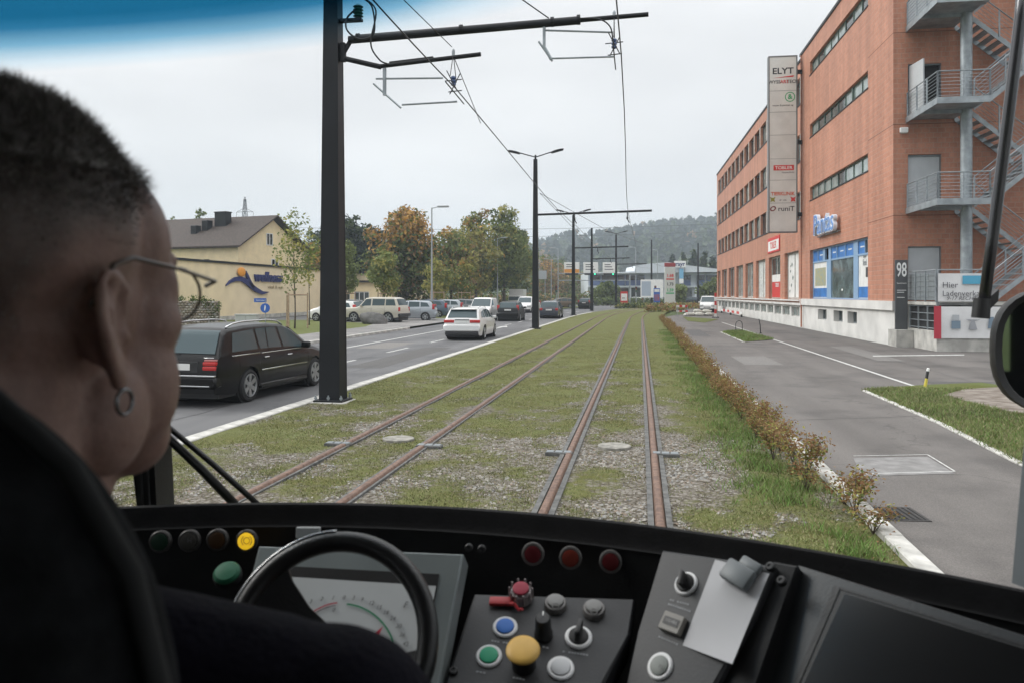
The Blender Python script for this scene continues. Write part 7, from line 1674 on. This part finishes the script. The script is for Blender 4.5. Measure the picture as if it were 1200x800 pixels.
# yellow mushroom button
M_ = CP.mat(614, 779); b = MB(); b.lathe([(.0155, -.002), (.0155, .028), (.0135, .03)], 24, M_); st_ = b.build('mushroom_button', M_BLACK, dash, 'auto'); st_['label'] = 'big yellow mushroom button on a black stem'
b = MB(); b.lathe([(.014, .0255), (.0205, .0265), (.0217, .0285), (.0208, .0305), (.015, .0322), (.007, .033), (.001, .033)], 32, M_); b.build('cap', mat('mushroom_yellow', (.56, .34, .07), .5, noise_amt=.06, nscale=40), st_, True)
# rotary knob and rotary switch
M_ = CP.mat(637, 744); b = MB(); b.lathe([(.0125, -.002), (.0125, .006), (.0108, .008), (.0102, .032), (.0085, .034), (.001, .0345)], 24, M_); k_ = b.build('rotary_knob', M_BLACK, dash, 'auto'); b = MB(); b.bbox((-.0008, .003, .034), (.0008, .0095, .0352), 0, M_); b.build('pointer_line', M_WHITE, k_)
c = button('rotary_switch', 'black lever switch with white bezel', CP, 678, 747, .0180, CR('switch_black', (.012, .012, .012)), M_BEZW, .006, .72); M_ = CP.mat(678, 747); b = MB(); b.rbox((0, .002, .014), (.0075, .024, .018), .003, 2, 0, M_ @ Matrix.Rotation(R(-12), 4, 'Z')); b.build('lever', M_BLACK, c, 'auto')
# guarded red button with its tag
c = button('guarded_button', 'dark red button in a clear ribbed guard', CP, 611, 700, .0155, CR('button_red', (.22, .012, .03)), mat('clear_guard', (.24, .21, .21), .2), .020, .75)
b = MB()
for k in range(10):
    a = 2*PI*k/10; M_ = CP.mat(611, 700); b.rbox((.0158*math.cos(a), .0158*math.sin(a), .011), (.003, .003, .02), .001, 1, 0, M_)
o = b.build('guard_rib', MATS['clear_guard'], c); o['kind'] = 'stuff'
tgm = mat('red_tag_plastic', (.32, .015, .02), .5); b = MB(); M_ = CP.mat(588, 707); b.rbox((0, 0, .005), (.034, .013, .006), .002, 2, 0, M_ @ Matrix.Rotation(R(2), 4, 'Z')); q = CP.hit(598, 707, .006); q2 = CP.hit(608, 714, .010); q3 = CP.hit(612, 713, .016); b.tube([q, q.lerp(q2, .5)+CP.n*.006, q2, q3], .0022, 6); tag(b.build('red_tag', tgm, None, 'auto'), 'red plastic tag hanging on the guarded red button', 'tag')
# right console fittings
c = button('key_switch', 'black key switch with white bezel', RP, 804.5, 684, .0162, CR('switch_black', (.012, .012, .012)), M_BEZW, .006, .78); M_ = RP.mat(804.5, 684); b = MB(); b.rbox((0, .001, .012), (.007, .020, .016), .0025, 2, 0, M_ @ Matrix.Rotation(R(20), 4, 'Z')); b.build('lever', M_BLACK, c, 'auto')
c = button('push_button', 'grey push button with white bezel at the foot of the right console', RP, 774, 780.5, .0172, CR('button_grey', (.22, .235, .22)), M_BEZW); text('letter', 'ES', .006, M_GINK, RP.mat(774, 780.5, .0092), c, .0002)
M_ = RP.mat(790, 732); b = MB(); b.rbox((0, 0, .004), (.031, .024, .010), .001, 1, 0, M_); ct = b.build('hour_counter', mat('counter_grey', (.20, .19, .17), .5), dash); b = MB(); b.bbox((-.0115, -.0045, .0091), (.0115, .0055, .0096), 0, M_); b.build('counter_window', M_BLACK, ct)
text('counter_digits', '100486', .0062, mat('counter_ink', (.3, .3, .29), .5), M_ @ Matrix.Translation((0, .0005, .0097)), ct, .0002)
M_PR = mat('console_print', (.26, .27, .28), .6)
def printline(pl, x0, y0, x1, y1, wd=.0022):
    p, q = pl.hit(x0, y0, .0006), pl.hit(x1, y1, .0006); d = (q-p).normalized(); n = pl.n.cross(d)*wd/2; b = MB()
    k = max(2, int((q-p).length/.0035))
    for i in range(k):
        if random.random() < .85: a, c_ = p.lerp(q, i/k), p.lerp(q, (i+.7)/k); b.add([a-n, c_-n, c_+n, a+n], [(0, 1, 2, 3)])
    o = b.build('printed_label', M_PR, dash); o['kind'] = 'stuff'
for a in ((785, 702, 808, 708), (783, 707, 810, 716), (772, 745, 795, 755)): printline(RP, *a)
for a in ((576, 750, 596, 753), (656, 762, 690, 767), (558, 786, 570, 788), (601, 793, 616, 796), (632, 756, 644, 759)): printline(CP, *a)
for pl, x, y in ((LP, 549.5, 641), (LP, 564.5, 642.5), (CP, 531.5, 786.5), (RP, 916, 680.5), (RP, 903, 664), (LP, 763, 662)):
    b = MB(); b.lathe([(.006, -.003), (.006, .003), (.0045, .0045), (.0025, .0045), (.0025, .003)], 14, pl.mat(x, y)); b.build('screw', M_BLACK, dash, 'auto')
# paper and its clip
pts = [(838, 655), (901.5, 671.5), (858, 777.5), (800, 755.5)]; b = MB(); V = []; n = 10
for j in range(n+1):
    for i in range(n+1):
        u, v = i/n, j/n; a = Vector(pts[0]).lerp(Vector(pts[1]), u); c_ = Vector(pts[3]).lerp(Vector(pts[2]), u); p = a.lerp(c_, v); V.append(RP.hit(p.x, p.y, .002+.007*v*v*(u*.6+.2)+.003*math.sin(v*5+u*2)*v))
b.add(V, [(j*(n+1)+i, j*(n+1)+i+1, (j+1)*(n+1)+i+1, (j+1)*(n+1)+i) for j in range(n) for i in range(n)]); o = b.build('paper_sheet', mat('paper', (.50, .50, .51), .85), None, True); tag(o, 'blank white paper sheet clipped to the right console', 'paper')
cl = thing('paper_clip', 'grey plastic clip holding the white paper on the right console', 'clip'); M_ = RP.mat(869, 678) @ Matrix.Rotation(R(-14), 4, 'Z')
b = MB(); b.rbox((0, 0, .011), (.042, .028, .014), .004, 2, 0, M_); b.build('clip_body', mat('clip_grey', (.13, .145, .15), .45), cl, 'auto'); b = MB(); b.rbox((.004, .020, .007), (.03, .014, .009), .003, 2, 0, M_); b.build('clip_hinge', MATS['clip_grey'], cl, 'auto')
# steering wheel
SW = Plane(384, 753, .855, -6, 31); M_ = SW.mat(386, 753)
sw = thing('steering_wheel', 'small black three spoke steering wheel in front of the gauge display', 'steering wheel'); RW = .1065
M_SW = mat('wheel_leather', (.010, .0105, .011), .36, noise_amt=.15, nscale=40, bump=.12, bscale=400)
b = MB(); b.tube([M_ @ Vector((RW*math.cos(a), RW*math.sin(a), .0)) for a in np.linspace(0, 2*PI, 64, endpoint=False)], .0115, 14, closed=True); b.build('rim', M_SW, sw, True)
b = MB(); b.tube([M_ @ Vector(((RW+.0105)*math.cos(a), (RW+.0105)*math.sin(a), .0065)) for a in np.linspace(R(95), R(180), 24)], .0014, 6); b.build('trim_ring', M_CHROME, sw, True)
for a0 in (R(148), R(270), R(32) if 0 else R(-20)):
    b = MB(); d = Vector((math.cos(a0), math.sin(a0), 0)); nn = Vector((-d.y, d.x, 0)); pts = []
    for r_, hw in ((.0, .010), (.05, .014), (.08, .024), (RW, .040)): pts.append((r_, hw))
    L1 = [M_ @ (d*r_+nn*hw+Vector((0, 0, -.040+.040*(r_/RW)))) for r_, hw in pts]; L2 = [M_ @ (d*r_-nn*hw+Vector((0, 0, -.040+.040*(r_/RW)))) for r_, hw in pts]
    for k in range(3): b.prism([L1[k], L1[k+1], L2[k+1], L2[k]], SW.n*.006)
    b.build('spoke', M_SW, sw)
b = MB(); b.lathe([(.020, -.07), (.021, -.04), (.018, -.035), (.001, -.034)], 28, M_); b.build('hub', M_BLACK, sw, 'auto')
b = MB(); b.cyl(M_ @ Vector((0, 0, -.05)), M_ @ Vector((0, 0, -.2)), .02); b.build('column', M_BLACK, sw)

# ================================================================== DRIVER AND SEAT
seat = thing('driver_seat', 'dark grey driver seat with high rounded backrest behind the driver', 'seat')
M_SEAT = mat('seat_fabric', (.013, .014, .015), .95, spec=.15, noise_amt=.3, nscale=60, bump=.4, bscale=500)
half = [(0, .0), (.06, -.004), (.11, -.018), (.148, -.048), (.172, -.085), (.184, -.13), (.184, -.18), (.176, -.24), (.18, -.30), (.205, -.38), (.235, -.48), (.24, -.62), (.235, -.78)]
ZT_ = 1.982; outl = [(XC+x, ZT_+z) for x, z in half]+[(XC-x, ZT_+z) for x, z in half[::-1][:-1]]
def cushion(name, outl, y0, y1, m, parent, rnd=.03):
    n = len(outl); cx_ = sum(p[0] for p in outl)/n; cz_ = sum(p[1] for p in outl)/n; rings = []
    for y, sc_ in ((y0, .80), (y0+rnd*.3, .93), (y0+rnd, 1.0), (y1-rnd, 1.0), (y1-rnd*.3, .93), (y1, .80)):
        rings.append([(cx_+(x-cx_)*sc_ if abs(x-cx_) > .0 else x, y, z-(1-sc_)*.18*(1 if z > cz_ else -1)) for x, z in outl])
    b = MB(); vs = [v for r_ in rings for v in r_]; b.add(vs, [(k*n+i, k*n+(i+1) % n, (k+1)*n+(i+1) % n, (k+1)*n+i) for k in range(5) for i in range(n)]+[tuple(range(n)), tuple(5*n+i for i in range(n))]); o = b.build(name, m, parent, True)
    md = o.modifiers.new('sub', 'SUBSURF'); md.levels = md.render_levels = 2; return o
cushion('backrest', outl, .215, .312, M_SEAT, seat)
b = MB(); b.tube([(x*.0+x, .262, z) for x, z in [(XC+(p[0]-XC)*1.012, p[1]+.003) for p in outl]], .0045, 8, closed=True); b.build('edge_sheen', mat('seat_edge_sheen', (.022, .023, .023), .85), seat, True)  # added tube, paler than the fabric, paints the sheen along the seat edge
b = MB(); b.rbox((XC, .52, 1.12), (.5, .5, .12), .04, 3); b.build('seat_cushion', M_SEAT, seat, 'auto'); b = MB(); b.cyl((XC, .48, .75), (XC, .48, 1.06), .09, n=16); b.rbox((XC, .48, .78), (.4, .4, .06), .02, 1); b.build('pedestal', M_BLACK, seat)
HC = Vector((XC-.015, .436, 2.006))          # between the ears at eye level
def remesh(b, vox, smooth_it, name):
    o = b.build('tmp_body', [], None); m = o.modifiers.new('r', 'REMESH'); m.mode = 'VOXEL'; m.voxel_size = vox
    s = o.modifiers.new('s', 'SMOOTH'); s.factor = .5; s.iterations = smooth_it
    dg = bpy.context.evaluated_depsgraph_get(); me = bpy.data.meshes.new_from_object(o.evaluated_get(dg)); me.name = name; me.materials.clear(); bpy.data.objects.remove(o); me.shade_smooth(); return me
def cap(b, p, q, r0, r1=None, n=14, k=6):
    p, q = Vector(p), Vector(q); r1 = r0 if r1 is None else r1; b.cyl(p, q, r0, r1, n); b.ell(p, (r0,)*3, n, 8); b.ell(q, (r1,)*3, n, 8)
def hv(x, y, z): return HC+Vector((x, y, z))
SWc = SW.hit(386, 753); wrist = {}; elbow = {}; grip = {}
for s in (-1, 1):
    a = R(-38) if s > 0 else R(218); grip[s] = M_SWM if 0 else SW.mat(386, 753) @ Vector((RW*math.cos(a), RW*math.sin(a), 0))
    wrist[s] = grip[s]+Vector((s*.035, -.075, -.03)); elbow[s] = hv(s*.26, .06, -.50)
b = MB()
E_ = lambda c, r: b.ell(hv(*c), r, 20, 14)
E_((0, -.030, .028), (.0765, .090, .086)); E_((0, .040, .026), (.064, .052, .060)); E_((0, .036, -.035), (.060, .060, .074)); E_((0, .03, -.088), (.052, .055, .037)); E_((0, .074, -.110), (.023, .021, .019)); E_((0, -.02, -.01), (.070, .085, .075))
for s in (-1, 1):
    E_((s*.044, .050, -.026), (.023, .029, .024)); E_((s*.026, .080, .017), (.025, .012, .011)); E_((s*.048, .056, -.004), (.013, .022, .028)); E_((s*.052, .004, -.080), (.019, .030, .036)); E_((s*.043, .044, -.066), (.024, .034, .042)); E_((s*.028, .056, -.100), (.027, .03, .028))
    ct, stn = math.cos(R(15)), math.sin(R(15))
    def ep(a, c, n): a, c, n = a*.00104, c*.00104, n*.00104; return hv(s*(.0725+n), -.030+a*ct-c*stn, -.024+a*stn+c*ct)
    for pts, r0 in (([(7, -5, 3), (12, 6, 6), (12, 18, 8), (5, 28, 10), (-6, 31, 12), (-15, 25, 14), (-19, 12, 15), (-17, -4, 14), (-12, -18, 11), (-6, -27, 9)], .0040), ([(1, 20, 8), (-7, 12, 11), (-9, -2, 11), (-6, -14, 9), (0, -19, 8)], .0038)):
        for p, q in zip(pts[:-1], pts[1:]): cap(b, ep(*p), ep(*q), r0, n=8)
    def ee(c, r):
        m_ = Matrix.Translation(ep(*c)) @ Matrix.Rotation(-s*0, 4, 'Z') @ Matrix.Rotation(R(15), 4, 'X'); b.ell((0, 0, 0), (r[2]*.00104, r[0]*.00104, r[1]*.00104), 16, 12, 0, m_)
    ee((-4, 4, 4), (13, 22, 4.5)); ee((-12, 8, 10), (6, 18, 3.2)); ee((-3, -28, 7), (8, 9, 4)); ee((9, -9, 6), (4, 6, 4)); ee((-8, 0, 0), (9, 20, 8))
cap(b, hv(0, .088, .012), hv(0, .112, -.030), .0095, .0135); E_((0, .108, -.034), (.017, .012, .009)); E_((0, .089, -.062), (.024, .011, .006)); E_((0, .087, -.071), (.021, .011, .007))
cap(b, hv(0, -.035, -.04), hv(0, -.055, -.20), .057, .064, 20); cap(b, hv(0, -.06, -.02), hv(0, -.075, -.18), .045, .055, 18); cap(b, hv(0, .03, -.105), hv(0, -.02, -.20), .036, .045)
for s in (-1, 1):
    cap(b, hv(s*.05, -.065, -.19), hv(s*.17, -.035, -.245), .042, .05); cap(b, hv(s*.19, -.03, -.262), elbow[s], .047, .040); cap(b, elbow[s], wrist[s], .040, .027)
b.ell(hv(0, -.03, -.40), (.165, .105, .2), 20, 14); b.ell(hv(0, .0, -.60), (.16, .125, .2), 20, 14); b.ell(hv(0, .02, -.80), (.17, .13, .12), 20, 14)
for s in (-1, 1):
    knee = hv(s*.13, .40, -.80); ank = hv(s*.13, .46, -1.17); cap(b, hv(s*.09, .03, -.83), knee, .075, .058); cap(b, knee, ank, .052, .038); cap(b, ank, ank+Vector((0, .15, -.045)), .036, .03)
    # hand closed round the rim: palm, four bent fingers of unequal length, thumb on the near side
    g = grip[s]; w_ = wrist[s]; tang = (SW.mat(386, 753).to_3x3() @ Vector((-math.sin(R(-38) if s > 0 else R(218)), math.cos(R(-38) if s > 0 else R(218)), 0))).normalized(); rad_ = (g-SWc).normalized()
    palm = g+rad_*.022+SW.n*.016; cap(b, w_, palm, .026, .024); cap(b, palm-tang*.022, palm+tang*.022, .017, .016)
    for k, (u, l) in enumerate(((-.030, .9), (-.010, 1.0), (.010, .96), (.029, .8))):
        k0 = palm+tang*u+rad_*.004; k1 = g+tang*u+rad_*.010-SW.n*.020*l; k2 = g+tang*u-rad_*.017*l-SW.n*.012; k3 = g+tang*u-rad_*.018*l+SW.n*.006
        cap(b, k0, k1, .0095, .009, 8); cap(b, k1, k2, .009, .0082, 8); cap(b, k2, k3, .0082, .0075, 8)
    t0 = palm-tang*.03*s; t1 = g-tang*.048*s+SW.n*.016; t2 = g-tang*.062*s-rad_*.012+SW.n*.012; cap(b, t0, t1, .012, .0105, 8); cap(b, t1, t2, .0105, .009, 8)
bodym = remesh(b, .0030, 9, 'body')
# skin: warm, with a redder ear and slight mottling
M_SKIN = bpy.data.materials.new('skin'); M_SKIN.use_nodes = True; t_ = M_SKIN.node_tree; bb = t_.nodes['Principled BSDF']; g_ = t_.nodes.new('ShaderNodeTexCoord').outputs['Object']
c_ = ramp_node(t_, noise_node(t_, g_, 22, 6, .6), [(.3, (.25, .145, .115)), (.7, (.35, .225, .185))]); c_ = mixc(t_, .25, c_, ramp_node(t_, noise_node(t_, g_, 160, 3), [(.35, (.55, .5, .5)), (.6, (1, 1, 1))]), 'MULTIPLY')
an = t_.nodes.new('ShaderNodeAttribute'); an.attribute_name = 'stubble'
c_ = mixc(t_, an.outputs['Fac'], c_, ramp_node(t_, noise_node(t_, g_, 420, 3, .7), [(.35, (.050, .042, .037)), (.68, (.095, .08, .07))]))
t_.links.new(c_, bb.inputs['Base Color']); bb.inputs['Roughness'].default_value = .5; bb.inputs['Specular IOR Level'].default_value = .4; bb.inputs['Subsurface Weight'].default_value = .12; bb.inputs['Subsurface Radius'].default_value = (.01, .004, .002)
bp_n = t_.nodes.new('ShaderNodeBump'); bp_n.inputs['Strength'].default_value = .25; bp_n.inputs['Distance'].default_value = .002; t_.links.new(noise_node(t_, g_, 260, 4), bp_n.inputs['Height']); t_.links.new(bp_n.outputs[0], bb.inputs['Normal']); MATS['skin'] = M_SKIN
bodym.materials.append(M_SKIN); drv = link('person', bodym)
tag(drv, 'tram driver seen from behind with short grey hair, glasses and dark navy jacket', 'person')
# hair: a thin cap of scalp plus thousands of short strands
nv = len(bodym.vertices); co = np.empty(nv*3, np.float32); bodym.vertices.foreach_get('co', co); co = co.reshape(-1, 3); no = np.empty(nv*3, np.float32); bodym.vertices.foreach_get('normal', no); no = no.reshape(-1, 3)
h = co-np.array(HC); x, y, z = np.abs(h[:, 0]), h[:, 1], h[:, 2]
line = np.interp(z, [-.10, -.03, .0, .02, .045, .075, .095, .13], [-.10, -.062, -.03, .004, .032, .066, .10, .13])
soft = np.clip((line-y)/.042, 0, 1)**.7*np.clip((z+.10)/.05, 0, 1)*np.where(x > .055, np.clip((np.sqrt(((y+.036)/.034)**2+((z+.020)/.046)**2)-.85)/.45, 0, 1), 1)
sat = bodym.attributes.new('stubble', 'FLOAT', 'POINT'); sat.data.foreach_set('value', (soft*np.clip(.70+.5*np.clip((z-.02)/.06, 0, 1), 0, .95)).astype(np.float32))
ear = (x > .055) & (((y+.036)/.030)**2+((z+.020)/.042)**2 < 1)
inh = (y < line) & (z > -.085) & ~ear
top = np.clip((z-.03)/.06, 0, 1)
idx = np.where(inh)[0]; rng = np.random.default_rng(3); rep = 9; ii = np.repeat(idx, rep); prob = (.10+.9*top[ii])*soft[ii]; ii = ii[rng.random(len(ii)) < prob]
nn_ = no[ii]; flow = np.stack([h[ii, 0]*2.2, -.6+0*ii, -.35+.0*ii], 1)+np.stack([0*ii, 1.5*top[ii]*(h[ii, 1] > .03), .5*top[ii]], 1)+rng.normal(size=(len(ii), 3))*.35
ln = (.003+.0075*top[ii]+.004*top[ii]*(h[ii, 1] > .03))*(.7+.6*rng.random(len(ii))); root = co[ii]+rng.normal(size=(len(ii), 3))*.0012
dirn = nn_*(.16+.14*rng.random(len(ii))[:, None])+flow*.6; dirn /= np.linalg.norm(dirn, axis=1)[:, None]; tip = root+dirn*ln[:, None]; sd = np.cross(dirn, rng.normal(size=dirn.shape)); sd /= np.linalg.norm(sd, axis=1)[:, None]; sd *= .00036
V = np.stack([root-sd-nn_*.001, root+sd-nn_*.001, tip], 1).reshape(-1, 3); Fc = np.arange(len(V)).reshape(-1, 3)
nf = len(bodym.polygons); lp = np.empty(len(bodym.loops), np.int32); bodym.loops.foreach_get('vertex_index', lp); tot = np.empty(nf, np.int32); bodym.polygons.foreach_get('loop_total', tot)
capz = inh & (top > .55) & (soft > .8); q4 = lp.reshape(-1, 4) if (tot == 4).all() else None
vs = [V]; fs_t = Fc
M_HAIR = mat('grey_hair', (.12, .11, .10), .65, spec=.25, col2=(.32, .30, .285), nscale=120)
hair = link('hair', np_mesh('hair', V, fs_t, [M_HAIR]), drv)
if q4 is not None:
    f4 = q4[capz[q4].all(1)]; used, inv = np.unique(f4, return_inverse=True); link('scalp_hair', np_mesh('scalp_hair', co[used]+no[used]*.0012, inv.reshape(-1, 4), [M_HAIR], smooth=True), hair)
# jacket
b = MB()
cap(b, hv(0, -.058, -.165), hv(0, -.05, -.235), .071, .09, 20); cap(b, hv(0, -.02, -.19), hv(0, -.02, -.24), .062, .08, 20)
for s in (-1, 1):
    cap(b, hv(s*.05, -.058, -.205), hv(s*.165, -.03, -.243), .055, .063); cap(b, hv(s*.20, -.022, -.256), elbow[s], .068, .056); cap(b, elbow[s], wrist[s]+(elbow[s]-wrist[s]).normalized()*.03, .055, .040)
    q = wrist[s]+(elbow[s]-wrist[s]).normalized()*.03; cap(b, q, q+(elbow[s]-wrist[s]).normalized()*.035, .043, .043)
    for k in range(5): a = elbow[s].lerp(hv(s*.20, -.022, -.25), .2+.17*k); b.ell(a+Vector((s*.012, .012, .01)), (.055+.004*(k % 2), .058, .014), 12, 8)
b.ell(hv(0, -.02, -.42), (.19, .125, .21), 20, 14); b.ell(hv(0, .0, -.62), (.185, .14, .2), 20, 14)
jm = remesh(b, .0065, 4, 'jacket'); jm.materials.append(mat('navy_jacket', (.0050, .0046, .0095), .9, spec=.12, noise_amt=.2, nscale=12, bump=.25, bscale=220)); link('jacket', jm, drv)
b = MB(); b.ell(hv(0, .02, -.80), (.19, .15, .12), 20, 14)
for s in (-1, 1): knee = hv(s*.13, .40, -.80); ank = hv(s*.13, .46, -1.12); cap(b, hv(s*.09, .03, -.83), knee, .09, .07); cap(b, knee, ank, .066, .055)
tm_ = remesh(b, .012, 4, 'trousers'); tm_.materials.append(mat('dark_trousers', (.012, .012, .014), .9, bump=.3, bscale=120)); link('trousers', tm_, drv)
for s in (-1, 1):
    b = MB(); b.ell(hv(s*.029, .074, .002), (.012, .012, .012), 16, 12); e = b.build('eye', M_WHITE, drv, True); b = MB(); b.ell(hv(s*.029, .0815, .002), (.0055, .006, .0055), 12, 8); b.build('iris', mat('iris_brown', (.05, .025, .012), .2), e, True)
# earring in the right ear lobe
b = MB(); b.tube([hv(.0835, -.026+.0070*math.cos(a), -.066+.0070*math.sin(a)) for a in np.linspace(0, 2*PI, 20, endpoint=False)], .0012, 8, closed=True); tag(b.build('earring', mat('earring_silver', (.22, .22, .23), .25, 1), None, True), 'silver hoop earring in the ear lobe of the driver', 'earring')
gls = thing('eyeglasses', 'thin metal rimmed glasses worn by the driver', 'glasses'); M_GM = mat('glasses_metal', (.09, .075, .065), .3, .8)
for s in (-1, 1):
    c = (s*.036, .104, -.006); ring = [hv(c[0]+.0245*math.cos(a), c[1]-.012*(abs(c[0]+.0245*math.cos(a)*s)-.03)/.03*(1 if math.cos(a)*s*s > 0 else 0)*s*s, c[2]+.019*math.sin(a)) for a in np.linspace(0, 2*PI, 32, endpoint=False)]
    b = MB(); b.tube(ring, .0011, 6, closed=True); fr2 = b.build('lens_rim', M_GM, gls, True); b = MB(); b.poly(ring); b.build('lens', M_CLEAR, fr2)
    b = MB(); b.tube([hv(s*.060, .100, .0), hv(s*.072, .092, .003), hv(s*.077, .04, .010), hv(s*.079, -.012, .015), hv(s*.084, -.036, .010), hv(s*.085, -.056, -.012)], [.0016, .0014, .0013, .0015, .0017, .0015], 6); b.build('temple_arm', M_GM, gls, True)
b = MB(); b.tube([hv(-.013, .105, .003), hv(0, .110, .007), hv(.013, .105, .003)], .0012, 6); b.build('bridge', M_GM, gls, True)

# ================================================================== HAZE
b = MB(); b.bbox((-1330, -830, -1.2), (1330, 1830, 128)); hz = b.mesh('haze', []); M_H = bpy.data.materials.new('haze_air'); M_H.use_nodes = True; t_ = M_H.node_tree; t_.nodes.clear()
o_ = t_.nodes.new('ShaderNodeOutputMaterial'); v_ = t_.nodes.new('ShaderNodeVolumePrincipled'); v_.inputs['Color'].default_value = (.78, .87, .98, 1); v_.inputs['Density'].default_value = HAZE_D; t_.links.new(v_.outputs[0], o_.inputs['Volume'])
hz.materials.append(M_H); ho = link('haze', hz); ho['kind'] = 'stuff'
